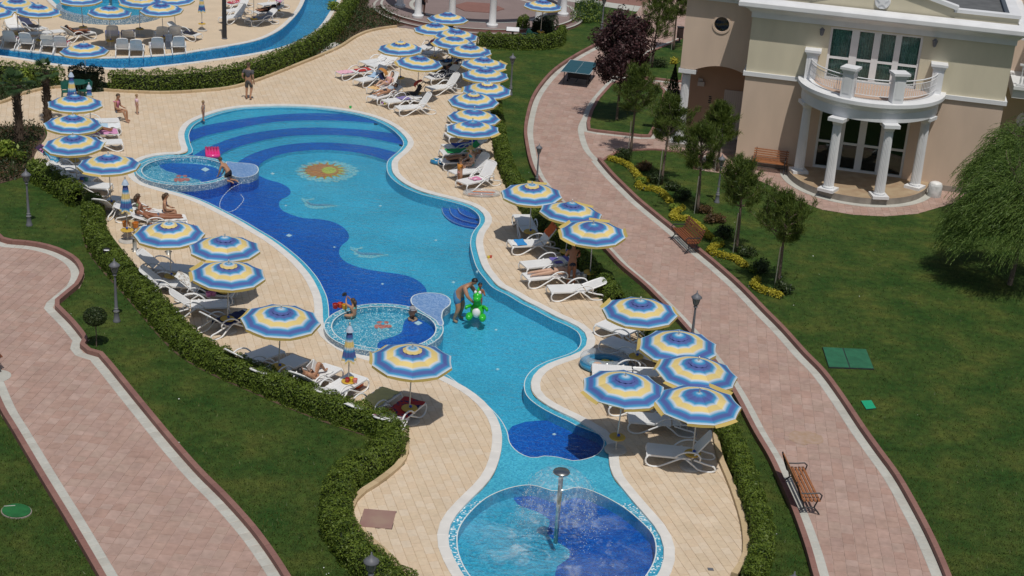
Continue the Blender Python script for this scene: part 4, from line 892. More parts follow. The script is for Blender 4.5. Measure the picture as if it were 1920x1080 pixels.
def capmesh(name, mt):
    V = [(0, 0, APEX+.035)]; UV = [(0, 0)]; F = []; n = 40
    for j, (r, z) in enumerate(((.10, APEX+.028), (.19, APEX+.006), (.255, APEX-.03))):
        for i in range(n):
            a = 2*PI*i/n; q = r*(1 if j < 2 else 1+.05*abs(math.sin(a*5))); V.append((q*math.cos(a), q*math.sin(a), z-(.02*abs(math.cos(a*5)) if j == 2 else 0))); UV.append((0, (j+1)/3))
    F += [(0, 1+i, 1+(i+1) % n) for i in range(n)]
    for j in range(2): F += [(1+j*n+i, 1+(j+1)*n+i, 1+(j+1)*n+(i+1) % n, 1+j*n+(i+1) % n) for i in range(n)]
    me = bpy.data.meshes.new(name); me.from_pydata(V, [], F); me.materials.append(mt); uv = me.uv_layers.new(name='UVMap')
    for l in me.loops: uv.data[l.index].uv = UV[l.vertex_index]
    return me
CAPS = {'b': capmesh('vent_cap_blue', M['capblue']), 'y': capmesh('vent_cap_yellow', M['capyel'])}
b = MB(); b.tube([(0, 0, .06), (0, 0, APEX+.12)], .019, 8); b.sphere((0, 0, APEX+.13), .03); POLE = b.mesh('pole', M['pole'])
b = MB(); b.tube([(0, 0, .06), (0, 0, APEX+.12)], .019, 8); POLED = b.mesh('pole_dark', M['poledark'])
b = MB(); b.lathe([(0, .42), (.215, .42), (.225, .435), (.215, .45), (0, .45)], 20); TRAY = b.mesh('tray', M['tray'])
b = MB(); b.sphere((0, 0, .51), (.045, .045, .04)); KNOB = b.mesh('clamp_knob', M['knob'])
b = MB(); b.lathe([(.30, 0), (.31, .03), (.29, .065), (.05, .075), (.04, .12), (0, .12)], 22); FOOT = b.mesh('foot', M['concrete'])
b = MB()
for k in range(10):
    a = PI/10+k*PI/5; b.tube([(.03*math.cos(a), .03*math.sin(a), APEX-.03), (CR0*.98*math.cos(a), CR0*.98*math.sin(a), RIM-.012)], .007, 4)
    b.tube([(.025*math.cos(a), .025*math.sin(a), RIM-.12), (.55*math.cos(a), .55*math.sin(a), RIM+.195)], .006, 4)
RIBS = b.mesh('ribs', M['pole'])
def parasol(x, y, label, cap='b', flaps='', rot=0, lean=(0, 0), tray=True, foot=True, group='open blue and yellow striped parasols', base=None, dark=False):
    c = G(x, y, RIM) if base is None else G(*base, 0)
    t = thing('parasol', label, 'parasol', (c[0]-lean[0]*1.9, c[1]-lean[1]*1.9, 0), rot, group); t.rotation_euler = (-lean[1], lean[0], rot)
    fs = {int(ch): ('up' if i % 2 else 'out') for i, ch in enumerate(flaps)}
    for k in range(10): put('canopy_panel', PAN[fs.get(k, 'down')], t, (0, 0, 0), (0, 0, k*PI/5))
    put('ribs', RIBS, t); put('pole', POLED if dark else POLE, t)
    if cap: put('vent_cap', CAPS[cap], t)
    if tray: put('tray', TRAY, t); put('clamp_knob', KNOB, t, (.03, -.03, 0))
    if foot: put('foot', FOOT, t)
    return t
UMB = [
 (1170,729,'nearest striped parasol on the right bank, beside the dark round step','b','67',.1,(.02,.03)),
 (1308,758,'capless striped parasol over the lounger nearest the right hedge','','5681',.3,(.0,.06)),
 (1305,700,'striped parasol on the right bank behind the capless one','b','456',.2,(.03,.02)),
 (1272,650,'striped parasol touching the pink path, third back on the right bank','b','5',.0,(.0,.0)),
 (1199,585,'striped parasol above the glossy inflatable baby boat','b','04',.15,(.0,.0)),
 (1111,437,'striped parasol with flying yellow edge over the man in dark trunks','','501264',.2,(-.01,.05)),
 (1070,400,'striped parasol in the middle of the trio by the pink path','b','01',.3,(.03,.02)),
 (996,364,'striped parasol over a lounger set end-on, farthest of the path trio','y','12',.1,(.0,.02)),
 (886,243,'capless striped parasol above the small girl in orange','','9',.1,(.0,.03)),
 (888,221,'capless striped parasol mostly hidden behind a nearer one by the right hedge','','0',.4,(.03,0)),
 (886,190,'yellow-capped striped parasol just below the row of three by the right hedge','y','',.2,(0,0)),
 (913,170,'yellow-capped striped parasol leaning over the right hedge','y','',.0,(.02,0)),
 (909,142,'striped parasol with blue cap, second against the far lawn','b','',.3,(0,0)),
 (907,122,'striped parasol half covered by its neighbour against the far lawn','b','',.1,(0,0)),
 (880,97,'striped parasol at the corner of the small clipped hedge','b','',.2,(0,0)),
 (850,81,'capless striped parasol between the palm trunk and the small clipped hedge','','',.3,(0,0)),
 (856,68,'striped parasol in front of the rotunda steps','b','',.05,(0,0)),
 (815,56,'striped parasol above the dark palm stump','b','',.2,(-.02,.0)),
 (839,36,'striped parasol nearest the rotunda columns','b','',.3,(0,0)),
 (751,92,'yellow-capped striped parasol over two plain white loungers','y','',.1,(0,0)),
 (785,119,'striped parasol behind the red and black pushchair','b','',.2,(0,0)),
 (1018,12,'striped parasol standing before the rotunda beside clipped bushes','b','',.1,(0,0)),
 (772,676,'striped parasol with yellow cap and a clear round shadow, nearest on the left bank','y','45',.15,(0,.02)),
 (524,602,'striped parasol beside the long hedge, second nearest on the left bank','b','4',.25,(0,0)),
 (427,516,'yellow-capped striped parasol over the navy towel','y','54',.1,(0,0)),
 (421,466,'blue-capped striped parasol between two yellow-capped ones on the left bank','b','',.3,(0,0)),
 (318,439,'yellow-capped striped parasol above the flat grey shadow by the steel bollard','y','5',.0,(0,0)),
 (204,309,'striped parasol next to the far paddling pool','b','',.2,(0,0)),
 (138,272,'striped parasol over the blue-towelled lounger, lowest of the stack of three','b','',.1,(0,0)),
 (135,234,'striped parasol in the middle of the stack of three on the left','b','',.3,(0,0)),
 (140,195,'striped parasol topmost of the stack of three on the left','b','',.15,(0,0)),
 (158,96,'striped parasol that rises from behind the clipped hedge, left','b','3',.2,(0,0)),
 (71,22,'striped parasol in front at the far left of the upper terrace','b','9',.2,(0,0)),
 (31,11,'striped parasol second from the left edge on the upper terrace','b','',.1,(0,0)),
 (-18,24,'striped parasol cut by the left edge of the upper terrace','b','',.3,(0,0)),
 (151,0,'striped parasol left of the round raised pool, cut by the top','b','',.2,(0,0)),
 (205,24,'striped parasol right before the round raised pool','b','4',.1,(0,0)),
 (260,4,'striped parasol right of the round pool, cut by the top','b','',.3,(0,0)),
 (303,19,'striped parasol at the right rim of the round raised pool','b','',.2,(0,0)),
 (326,1,'striped parasol farthest right behind the round raised pool','b','',.0,(0,0))]
ur = random.Random(21)
for x, y, lb, cap, fl, ro, ln in UMB:
    fl = fl or ''.join(str(ur.randrange(10)) for _ in range(ur.randrange(0, 3))); parasol(x, y, lb, cap, ''.join(dict.fromkeys(fl)), ro+ur.uniform(-.2, .2), (ln[0]+ur.uniform(-.03, .03), -.04+ur.uniform(-.03, .03)))
parasol(0, 0, 'parasol whose pole stands among the crowded far loungers by the river', base=(476, 49)); parasol(0, 0, 'parasol whose pole stands nearest the river bend', base=(519, 33))
def foldedmesh():
    V = []; UV = []; F = []; n = 40; prof = [(0, .03), (.06, .05), (.2, .085), (.4, .11), (.6, .14), (.8, .17), (1, .20)]
    n = 60
    for t, r in prof:
        for i in range(n): a = 2*PI*i/n; q = r*(1+.22*math.sin(a*10)*t); V.append((q*math.cos(a), q*math.sin(a), APEX+.02-t*1.13-(.05*math.sin(a*5+1) if t == 1 else 0))); UV.append((0, t))
    for j in range(len(prof)-1): F += [(j*n+i, (j+1)*n+i, (j+1)*n+(i+1) % n, j*n+(i+1) % n) for i in range(n)]
    me = bpy.data.meshes.new('folded_canopy'); me.from_pydata(V, [], F); me.materials.append(M['folded']); uv = me.uv_layers.new(name='UVMap')
    for l in me.loops: uv.data[l.index].uv = UV[l.vertex_index]
    me.shade_smooth(); return me
FOLD = foldedmesh()
b = MB(); b.lathe([(.03, APEX+.06), (.09, APEX-.04), (.13, APEX-.14)], 12); CROWN = b.mesh('vent_cap', flat((.45, .55, .68), .7))
for (x, y, lb, sc) in ((239,453,'folded parasol with bright yellow tray beside the sunbathing group',1),(653,738,'folded parasol before the near paddling pool, toys on its tray',.92),(379,58,'folded parasol on the upper terrace beside the dark lamp pole',.93),(138,232,'folded parasol above the left stack, hiding the green garden table',1),(171,252,'low folded parasol by the seated woman in pink, left',.95)):
    c = G(x, y); t = thing('folded_parasol', lb, 'parasol', tuple(c), random.random(), 'folded blue and yellow parasols'); t.scale = (sc, sc, sc)
    put('folded_canopy', FOLD, t); put('pole', POLE, t); put('vent_cap', CROWN, t); put('tray', TRAY, t); put('clamp_knob', KNOB, t); put('foot', FOOT, t)

# ================================================================ SUN LOUNGERS
SEATZ, HX, BL = .34, .22, .76
def lounger_meshes(ang):
    a = R_(ang); ms = {}
    b = MB()
    for s in (-1, 1): b.box(((-.93+HX)/2, s*.31, SEATZ-.01), (HX+.93, .045, .05))
    b.box((-.93, 0, SEATZ-.01), (.06, .64, .05)); b.box((HX-.02, 0, SEATZ-.02), (.05, .60, .04))
    n = 15
    for i in range(n): x = -.88+(HX+.84)*i/(n-1); b.box((x, 0, SEATZ+.006), (.0775, .58, .016))
    ms['seat'] = b.mesh('seat', M['white'])
    b = MB(); ca, sa = math.cos(a), math.sin(a)
    def bp(d, y, off=0): return (HX+.03+d*ca-off*sa, y, SEATZ+d*sa+off*ca)
    for s in (-1, 1): b.tube([bp(0, s*.29), bp(BL*.6, s*.29), bp(BL-.05, s*.27), bp(BL, s*.2)], .022, 6)
    b.tube([bp(BL, -.2), bp(BL+.02, 0), bp(BL, .2)], .025, 6)
    for i in range(9):
        y = -.24+.06*i; b.box(bp(BL*.5, y), (BL*.96, .054, .014), 0, 0, ry=-a)
    for d in (.08, .4, .7): b.box(bp(d, 0, -.015), (.04, .56, .016), 0, 0, ry=-a)
    ms['backrest'] = b.mesh('backrest', M['white'])
    b = MB(); P = [(-.90, SEATZ), (-.955, .25), (-.95, .12), (-.86, .04), (-.70, .022), (-.56, .06), (-.30, .2), (-.08, .32), (.0, .36)]
    b.tube([(x, 0, z) for x, z in smooth(P, .06)], .026, 7); ms['front_leg'] = b.mesh('front_leg', M['white'], True)
    b = MB(); P = [(.10, SEATZ-.02), (.30, .17), (.45, .05), (.60, .025), (.80, .03), (.90, .10), (.84, .19), (.62, .24), (.42, .30), (.3, .33)]
    b.tube([(x, 0, z) for x, z in smooth(P, .06)], .026, 7); ms['rear_leg'] = b.mesh('rear_leg', M['white'], True)
    b = MB(); P = [(-.22, SEATZ), (-.12, .44), (.04, .53), (.24, .555), (.40, .51), (.47, .42), (.46, .33)]
    b.tube([(x, 0, z) for x, z in smooth(P, .06)], [.024]*len(smooth(P, .06)), 7); ms['armrest'] = b.mesh('armrest', M['white'], True)
    return ms
LM = {a: lounger_meshes(a) for a in (3, 20, 38, 55)}
LOUNGERS = {}
def lounger(key, fx, fy, hx, hy, ang, label, arms=True, group='white plastic sun loungers'):
    f_, h_ = G2(fx, fy, .33), G2(hx, hy, .33); d = (h_-f_); d /= np.linalg.norm(d); c = f_+d*.93
    t = thing('sun_lounger', label, 'sun lounger', (c[0], c[1], .012), math.atan2(d[1], d[0]), group); ms = LM[ang]
    put('seat', ms['seat'], t); put('backrest', ms['backrest'], t)
    for s in (-1, 1):
        put('front_leg', ms['front_leg'], t, (0, s*.345, 0)); put('rear_leg', ms['rear_leg'], t, (0, s*.345, 0))
        if arms: put('armrest', ms['armrest'], t, (0, s*.36, 0))
    LOUNGERS[key] = (t, ang); return t
LG = [
 ('a1',1214,843,1300,852,55,'white lounger in umbrella shade, nearest of all on the right bank'),
 ('a2',1180,783,1270,790,3,'white lounger half in sun behind the nearest right one'),
 ('a3',1140,752,1240,752,20,'white lounger mostly hidden beneath the nearest right parasol'),
 ('a4',1112,692,1215,700,3,'white lounger whose arm shows between two parasols beside the baby boat'),
 ('a5',1138,637,1215,668,3,'shaded grey-looking lounger directly behind the baby boat'),
 ('a6',1128,605,1200,633,38,'white lounger with sunny foot end beneath the parasol by the lamp post'),
 ('b1',1031,543,1120,540,20,'empty white lounger nearest the pool bend, arms bowed'),
 ('b2',986,520,1075,512,3,'white lounger carrying the sunbather on her front'),
 ('b3',982,498,1070,489,3,'white lounger with purple cloth thrown on its head end'),
 ('b4',957,458,1030,455,55,'white lounger with a blue towel at the foot and an orange one on its back'),
 ('b5',978,404,1000,450,3,'white lounger set end-on to the pool under the farthest of the path trio'),
 ('c1',866,343,925,330,55,'white lounger with pink cloth, standing over the clear inflatable'),
 ('c2',850,325,905,316,55,'white lounger where the woman in a sun hat sits'),
 ('c3',828,303,890,300,20,'shaded lounger behind the girl in orange'),
 ('c4',828,286,892,284,38,'lounger covered by a green towel'),
 ('c5',833,276,896,272,20,'lounger covered by a dark blue towel'),
 ('c6',838,254,900,250,38,'lounger in deep shade below the capless parasol'),
 ('c7',840,238,900,236,20,'lounger peeping out left of the hidden parasol by the hedge'),
 ('c8',843,222,903,220,20,'lounger foot showing beneath the yellow-capped parasol'),
 ('d1',745,203,792,200,55,'empty white lounger with raised back, closest to the pool steps'),
 ('d2',722,191,775,184,3,'white lounger with folded clothes behind the raised-back one'),
 ('d3',698,184,752,170,20,'white lounger carrying the man in dark shorts'),
 ('d4',698,168,745,157,55,'white lounger where a woman in pink sits reading'),
 ('d5',672,152,728,140,38,'white lounger beside the navy pushchair'),
 ('d6',636,138,690,132,3,'white lounger with a pink towel and a red cushion'),
 ('d7',694,124,745,116,38,'plain white lounger in the sun, left of the yellow-capped parasol'),
 ('d8',680,118,735,110,38,'plain white lounger just behind another in full sun'),
 ('e1',804,166,862,160,55,'white lounger with raised back under the leaning parasols'),
 ('e2',802,147,858,140,38,'white lounger with a dark towel under the leaning parasols'),
 ('e3',805,137,860,130,20,'shaded lounger behind the dark-towelled one'),
 ('e4',822,118,872,112,20,'shaded lounger near the two standing pole trunks'),
 ('e5',792,104,835,92,20,'white lounger piled with white towels under the far cluster'),
 ('e6',788,92,828,80,20,'white lounger at the far end of the cluster, grey cushion on top'),
 ('f1',778,752,735,787,20,'lounger with a red towel under the nearest left parasol'),
 ('f2',733,733,690,762,20,'lounger with a pale yellow cover beside the red-towelled one'),
 ('f3',672,706,622,736,20,'white lounger behind the folded parasol and orange ring'),
 ('f4',624,688,575,717,38,'white lounger with the reading woman beside the hedge'),
 ('f5',563,672,510,698,20,'shaded lounger under the second left parasol'),
 ('f6',520,655,462,676,38,'shaded lounger nearest the hedge under the second left parasol'),
 ('g1',470,588,402,610,38,'lounger draped with a navy towel'),
 ('g2',428,570,350,572,38,'white lounger with raised arm rests left of the navy towel'),
 ('g3',438,550,372,545,38,'lounger holding a striped towel and pink bag'),
 ('g4',368,534,300,530,38,'white lounger in sun against the hedge, left of the pink bag'),
 ('g5',358,506,283,498,38,'grey shaded lounger on the dark shadow mat'),
 ('h1',372,432,300,438,20,'lounger under the parasol with only feet showing beyond'),
 ('h2',348,410,262,415,20,'low white lounger under the sunbathing man'),
 ('h3',315,401,245,398,20,'lounger with the woman leaning on her arm'),
 ('h4',226,370,186,398,38,'shaded lounger with orange and black bags'),
 ('h5',206,350,140,346,38,'white lounger in sun, its head in the clipped hedge'),
 ('h6',176,336,110,329,38,'white lounger beneath the tray of bottles'),
 ('h7',163,320,100,312,55,'white lounger with a blue towel over its back'),
 ('h8',158,304,100,300,38,'lounger with a dark purple patterned towel'),
 ('i1',228,266,180,268,20,'white lounger foot jutting right of the left stack, alone in the sun'),
 ('i2',220,248,170,250,20,'lounger with a pink towel beside the left stack'),
 ('i3',225,237,172,238,20,'lounger with a white and pale blue towel beside the left stack'),
 ('i4',222,226,172,228,20,'lounger where the woman in a pink vest sits'),
 ('j1',418,35,455,28,55,'white lounger with steep back right of the dark lamp pole'),
 ('j2',425,22,462,15,55,'white lounger behind the steep-backed one on the upper terrace'),
 ('j3',425,8,462,2,38,'white lounger with red and pink towels on the upper terrace'),
 ('j4',466,38,512,33,38,'shaded lounger at the river bend on the upper terrace'),
 ('j5',478,24,520,19,20,'white lounger with dark clothes near the river bend'),
 ('j6',488,9,530,5,38,'white lounger with a pink towel near the river bend'),
 ('k1',332,78,338,100,55,'white lounger seen from behind, right-hand end of the river row'),
 ('k2',292,80,298,102,55,'white lounger seen from behind beside the grey bag'),
 ('k3',258,84,253,108,55,'white lounger seen from behind, third from the right of the river row'),
 ('k4',232,82,228,106,55,'white lounger seen from behind left of the middle of the river row'),
 ('k5',120,78,106,104,55,'white lounger seen from behind just left of the hedge parasol'),
 ('k6',100,76,78,102,55,'white lounger with a towel on its back in the river row'),
 ('k7',62,72,34,96,55,'second white lounger from the left edge in the river row'),
 ('k8',30,68,6,90,55,'white lounger nearest the left edge in the river row'),
 ('k9',210,58,212,80,55,'white lounger with blue cloth under the parasol before the round pool'),
 ('l1',240,60,240,82,38,'white lounger covered by a blue patterned towel'),
 ('l2',372,66,318,58,38,'shaded lounger with a black towel beside the folded parasol'),
 ('l3',172,60,122,68,38,'lounger with a dark heap of towels under the terrace parasols'),
 ('l4',118,58,80,62,3,'flat white lounger in sun under the terrace parasols'),
 ('l5',80,55,38,44,38,'lounger in shade at the far left of the terrace'),
 ('l6',34,56,10,38,55,'white lounger by the left edge on the terrace, back raised'),
 ('l7',300,60,306,76,55,'grey shaded lounger seen from behind under the right-rim parasol'),
 ('l8',322,58,330,72,55,'shaded lounger seen from behind farthest right under the right-rim parasol')]
for a in LG: lounger(*a)
def prof(ang, s):
    """point on the lounger's upper surface, s metres from the foot end"""
    L1 = HX+.93
    if s < 0: return (-.95-.01, SEATZ+.03+s)
    if s <= L1: return (-.93+s, SEATZ+.03)
    a = R_(ang); d = s-L1; return (HX+.03+d*math.cos(a)-.02*math.sin(a), SEATZ+.03+d*math.sin(a)) if d < BL+.02 else (HX+.06+(BL+.03)*math.cos(a), SEATZ+.03+(BL+.03)*math.sin(a)-(d-BL-.02))
def towel(key, s0, s1, cols, label, w_=.6, side=0., cat='towel', seed=None):
    t, ang = LOUNGERS[key]; n = max(6, int((s1-s0)/.06)); k = 9; r = random.Random(seed or hash(key) % 999 if False else len(label)); V = []; F = []; mi = []
    for i in range(n+1):
        s = s0+(s1-s0)*i/n; x, z = prof(ang, s); ny = -w_/2+side
        for j in range(k+1):
            y = ny+w_*j/k+.02*math.sin(i*.9+r.random()*.3); dz = .012+.012*math.sin(i*1.3+j*.8)+.006*r.random(); yy = y
            if abs(y) > .33: dz -= (abs(y)-.33)*.9; yy = math.copysign(.33+(abs(y)-.33)*.3, y)
            V.append((x, yy, z+dz))
    for i in range(n):
        for j in range(k): F.append((i*(k+1)+j, i*(k+1)+j+1, (i+1)*(k+1)+j+1, (i+1)*(k+1)+j)); mi.append((i*len(cols)//n) if cols[0] != 'rand' else 0)
    if cols[0] == 'rand':
        cols = cols[1:]; mi = [int(r.random()*len(cols)) if r.random() < .55 else 0 for _ in mi]
    me = bpy.data.meshes.new('towel'); me.from_pydata(V, [], F)
    for c in cols: me.materials.append(flat(c, .9))
    me.polygons.foreach_set('material_index', mi); me.shade_smooth()
    o = put('towel', me, None, label=label, cat=cat); o.matrix_world = Matrix.Translation(t.location) @ Matrix.Rotation(t.rotation_euler.z, 4, 'Z')
    return o
NAVY, RED, PINK, BLUE, WHT, GRN, ORG, BLK, YEL, LBL, PUR = (.012, .018, .09), (.42, .03, .03), (.62, .22, .38), (.03, .25, .6), (.75, .75, .74), (.02, .35, .10), (.65, .13, .03), (.015, .015, .02), (.60, .52, .22), (.35, .50, .68), (.12, .06, .2)
towel('b4', -.06, .55, [WHT, BLUE, BLUE], 'bright blue towel folded over the foot of a lounger'); towel('b4', 1.45, 2.1, [ORG], 'orange towel hung on a raised lounger back')
towel('b3', 1.1, 1.75, [(.14, .12, .4), WHT, (.14, .12, .4)], 'purple and white cloth heaped on a lounger head')
towel('c1', .5, .95, ['rand', PINK, WHT, PINK], 'pink patterned cloth on the lounger over the clear inflatable', .4)
towel('c4', .2, 1.7, [GRN], 'green towel spread on a lounger by the right hedge'); towel('c5', .4, 1.6, [(.02, .06, .35)], 'dark blue towel spread on a shaded lounger')
towel('c3', .3, 1.3, [(.08, .06, .06)], 'dark brown cloth on the shaded lounger behind the girl'); towel('c6', .3, 1.2, [(.1, .1, .12)], 'grey cloth in the deepest shade by the right hedge')
towel('d6', -.05, .75, ['rand', (.75, .38, .5), (.8, .55, .55)], 'pale pink towel over the foot of a far lounger'); towel('d6', 1.0, 1.75, [RED], 'red cushion cloth on the far lounger with the pink towel')
towel('d4', -.03, .4, [(.7, .45, .2)], 'apricot towel on the foot of the lounger with the pink woman'); towel('d5', .9, 1.9, [LBL, WHT], 'pale blue towel on the lounger beside the navy pushchair')
towel('d2', .8, 1.3, [(.22, .18, .4)], 'violet shirt dropped on a white lounger'); towel('e2', .3, 1.5, ['rand', (.03, .03, .05), (.03, .03, .05), WHT], 'black patterned towel on a shaded lounger'); towel('e3', .2, 1.2, [(.03, .03, .04)], 'plain black towel on a shaded lounger')
towel('e5', .2, 1.6, ['rand', WHT, (.6, .6, .62)], 'heap of white towels under the far cluster'); towel('e6', .9, 1.6, [(.25, .28, .34), (.5, .1, .12)], 'grey and red cushion on the far lounger'); towel('e4', .2, 1.3, ['rand', NAVY, BLUE, BLK], 'navy star-patterned bundle on a far lounger')
towel('f1', .0, 1.1, ['rand', RED, RED, NAVY], 'red towel with dark print under the nearest left parasol', .68); towel('f1', 1.1, 1.9, ['rand', WHT, (.3, .1, .2), WHT], 'white flowered cloth on the red-towelled lounger')
towel('f2', -.03, 1.3, [YEL], 'pale yellow cover laid on a lounger by the hedge'); towel('f2', 1.3, 1.95, [YEL, WHT], 'pale striped cover over a lounger back by the hedge')
towel('g1', .1, 1.2, [NAVY], 'navy towel hanging over the lounger side', .98, -.12); towel('g3', 1.3, 2.0, ['rand', WHT, (.5, .45, .4)], 'white striped towel hung on a lounger back'); towel('g3', .2, 1.1, [(.03, .03, .03)], 'black bag cloth under the yellow-capped parasol')
towel('h7', 1.3, 2.15, ['rand', (.05, .3, .5), (.05, .3, .5), LBL], 'turquoise striped towel over a raised back, left'); towel('h8', .9, 2.0, ['rand', (.04, .02, .06), (.04, .02, .06), (.5, .15, .35)], 'dark purple towel with pink print, left')
towel('h4', .6, 1.1, [(.55, .25, .03)], 'orange beach bag cloth on a shaded lounger', .25, .1); towel('h4', .7, 1.5, [BLK], 'black beach bag on a shaded lounger', .3, -.12)
towel('i2', .0, 1.1, [(.62, .28, .48)], 'bright pink towel on a lounger right of the left stack', .7); towel('i3', .0, 1.0, [(.75, .78, .8), (.42, .58, .72)], 'white and pale blue towel on a lounger right of the left stack', .7)
towel('i4', .9, 1.5, ['rand', (.1, .4, .1), RED, LBL, YEL], 'many-coloured towel behind the seated woman in pink'); towel('h3', .2, 1.3, [WHT], 'white towel under the woman leaning on her arm'); towel('h2', .0, 1.5, [WHT, (.7, .68, .6)], 'cream towel beneath the sunbathing man')
towel('f4', .3, .95, [WHT], 'white towel under the reading woman', .5); towel('j3', .1, 1.7, ['rand', RED, (.5, .1, .25), WHT], 'red and pink towels on a terrace lounger'); towel('j6', 1.2, 2.0, [PINK], 'pink towel hung on a terrace lounger back')
towel('j5', .3, 1.4, ['rand', BLK, (.1, .08, .1)], 'dark clothes heaped on a terrace lounger'); towel('j4', .2, 1.5, [(.3, .3, .34)], 'grey towel on the lounger at the river bend'); towel('k6', 1.4, 2.2, [(.5, .5, .48)], 'pale towel over a back in the river row')
towel('k9', -.05, 1.2, [(.03, .06, .35)], 'blue cloth on a lounger before the round pool', .8); towel('l1', .0, 1.9, ['rand', (.03, .06, .35), (.03, .06, .35), WHT], 'blue towel with white print before the round pool', .8)
towel('l2', .2, 1.0, ['rand', BLK, BLK, NAVY], 'black towel beside the terrace folded parasol'); towel('l3', .3, 1.9, ['rand', (.04, .02, .02), BLK, (.2, .03, .05)], 'heap of dark towels under the terrace parasols'); towel('k8', .2, 1.2, ['rand', NAVY, (.3, .03, .05)], 'dark blue and red towel by the left edge of the river row')
towel('l5', .4, 1.8, [BLK, (.05, .06, .12)], 'black towel on a shaded lounger, far left of the terrace'); towel('k5', .0, 1.1, ['rand', (.4, .03, .04), NAVY], 'red and navy towel left of the hedge parasol'); towel('k2', .3, 1.3, [(.04, .05, .25)], 'deep blue towel in the river row, right part'); towel('k3', .4, 1.3, [BLK], 'black towel in the river row')
towel('c7', .2, 1.2, [WHT, (.3, .35, .5)], 'white towel peeping out near the hidden parasol'); towel('c8', -.05, .6, [WHT, NAVY], 'white and navy towel below the yellow-capped parasol')

# ================================================================ STREET FURNITURE
M['lglass'] = mat('frosted_lantern_glass', (.42, .42, .40), .3, trans=.5)
def lamppost(x, y, label, h=2.1, gr='old-style garden lamp posts', base=None):
    c = G(x, y); t = thing('lamp_post', label, 'lamp post', tuple(c), random.random(), gr); s = h/2.1; t.scale = (s, s, s)
    b = MB(); b.lathe([(.115, 0), (.12, .04), (.09, .08), (.075, .34), (.085, .36), (.085, .39), (.06, .41), (.062, .47), (.05, .49), (.042, 1.0), (.033, 1.45), (.03, 1.55)], 12); b.build('post', M['irongrey'], t, True)
    b = MB(); b.lathe([(.088, .34), (.094, .355), (.088, .37)], 12); b.lathe([(.066, .45), (.072, .462), (.066, .475)], 12); b.build('pale_collar', M['alu'], t)
    b = MB(); b.lathe([(.03, 1.53), (.07, 1.57), (.05, 1.61), (.085, 1.66)], 10)
    for k in range(6): a = k*PI/3; b.tube([(.085*math.cos(a), .085*math.sin(a), 1.66), (.14*math.cos(a), .14*math.sin(a), 1.88)], .008, 4)
    l_ = b.build('lantern_frame', M['irongrey'], t)
    b = MB(); b.lathe([(.08, 1.66), (.132, 1.87)], 6); b.build('lantern_glass', M['lglass'], l_)
    b = MB(); b.lathe([(.165, 1.87), (.17, 1.895), (.10, 1.96), (.05, 1.99), (.045, 2.02), (.02, 2.04), (.015, 2.11), (0, 2.12)], 12); b.build('lantern_roof', M['irongrey'], l_, True)
    b = MB(); b.tube([(0, 0, 1.66), (0, 0, 1.78)], .03, 6); b.build('bulb', M['paint'], l_)
for a in ((219,603,'lamp post on the left lawn beside the long hedge',2.08),(55,423,'lamp post by the left bushes, furthest left',2.12),(692,1194,'lamp post whose lantern rises from the near hedge at the bottom',2.1),(1294,662,'lamp post behind the parasols on the near pink path',2.1),(1006,346,'lamp post on the kerb behind the path trio of parasols',1.75),(1344,380,'lamp post standing on the lawn between young pines',2.05),(957,178,'lamp post on the far lawn above the right hedge',2.1),(1128,58,'lamp post left of the purple tree',2.15),(1466,1228,'lamp post just entering at the lower right',2.1)): lamppost(*a)
t = thing('dark_lamp_pole', 'thick black pole on the upper terrace', 'pole', tuple(G(421,73))); b = MB(); b.tube([(0, 0, 0), (0, 0, 4.5)], [.13, .10], 12); b.build('shaft', M['iron'], t); b = MB(); b.lathe([(.15, 0), (.16, .05), (.13, .07)], 14); b.build('base_plate', M['irongrey'], t); b = MB(); b.sphere((0, 0, 4.7), .22, 14, 10); b.build('globe', M['paint'], t)
def bench(x, y, ang, label, wd='wood', L_=1.75):
    c = G(x, y); t = thing('park_bench', label, 'bench', (c[0], c[1], .02), ang, 'slatted benches with iron ends'); wm = M[wd]
    for i in range(5): b = MB(); b.box((0, -.22+.095*i, .43+.006*abs(i-2)), (L_, .062, .03)); b.build('seat_slat', wm, t)
    for i in range(5): b = MB(); b.box((0, .22+.035*i, .50+.09*i), (L_, .025, .06), 0, 0, rx=R_(-20)); b.build('back_slat', wm, t)
    for s in (-1, 1):
        b = MB(); x_ = s*(L_/2-.1)
        b.tube([(x_, -.30, 0), (x_, -.26, .06), (x_, -.14, .2), (x_, -.2, .38), (x_, -.26, .41)], .022, 6); b.tube([(x_, .34, 0), (x_, .26, .06), (x_, .12, .2), (x_, .16, .36), (x_, .22, .42), (x_, .30, .62), (x_, .40, .92)], .022, 6)
        b.tube([(x_, -.26, .41), (x_, .22, .41)], .02, 6); b.tube([(x_, -.27, .41), (x_, -.30, .55), (x_, -.22, .62), (x_, .0, .60), (x_, .26, .60)], .02, 6); b.tube([(x_, -.14, .2), (x_, .12, .2)], .015, 6); b.build('iron_end', M['iron'], t)
    b = MB(); b.tube([(-L_/2+.1, 0, .2), (L_/2-.1, 0, .2)], .012, 5); b.build('tie_rod', M['iron'], t)
    return t
def wang(a, b_): v = G2(*b_)-G2(*a); return math.atan2(v[1], v[0])
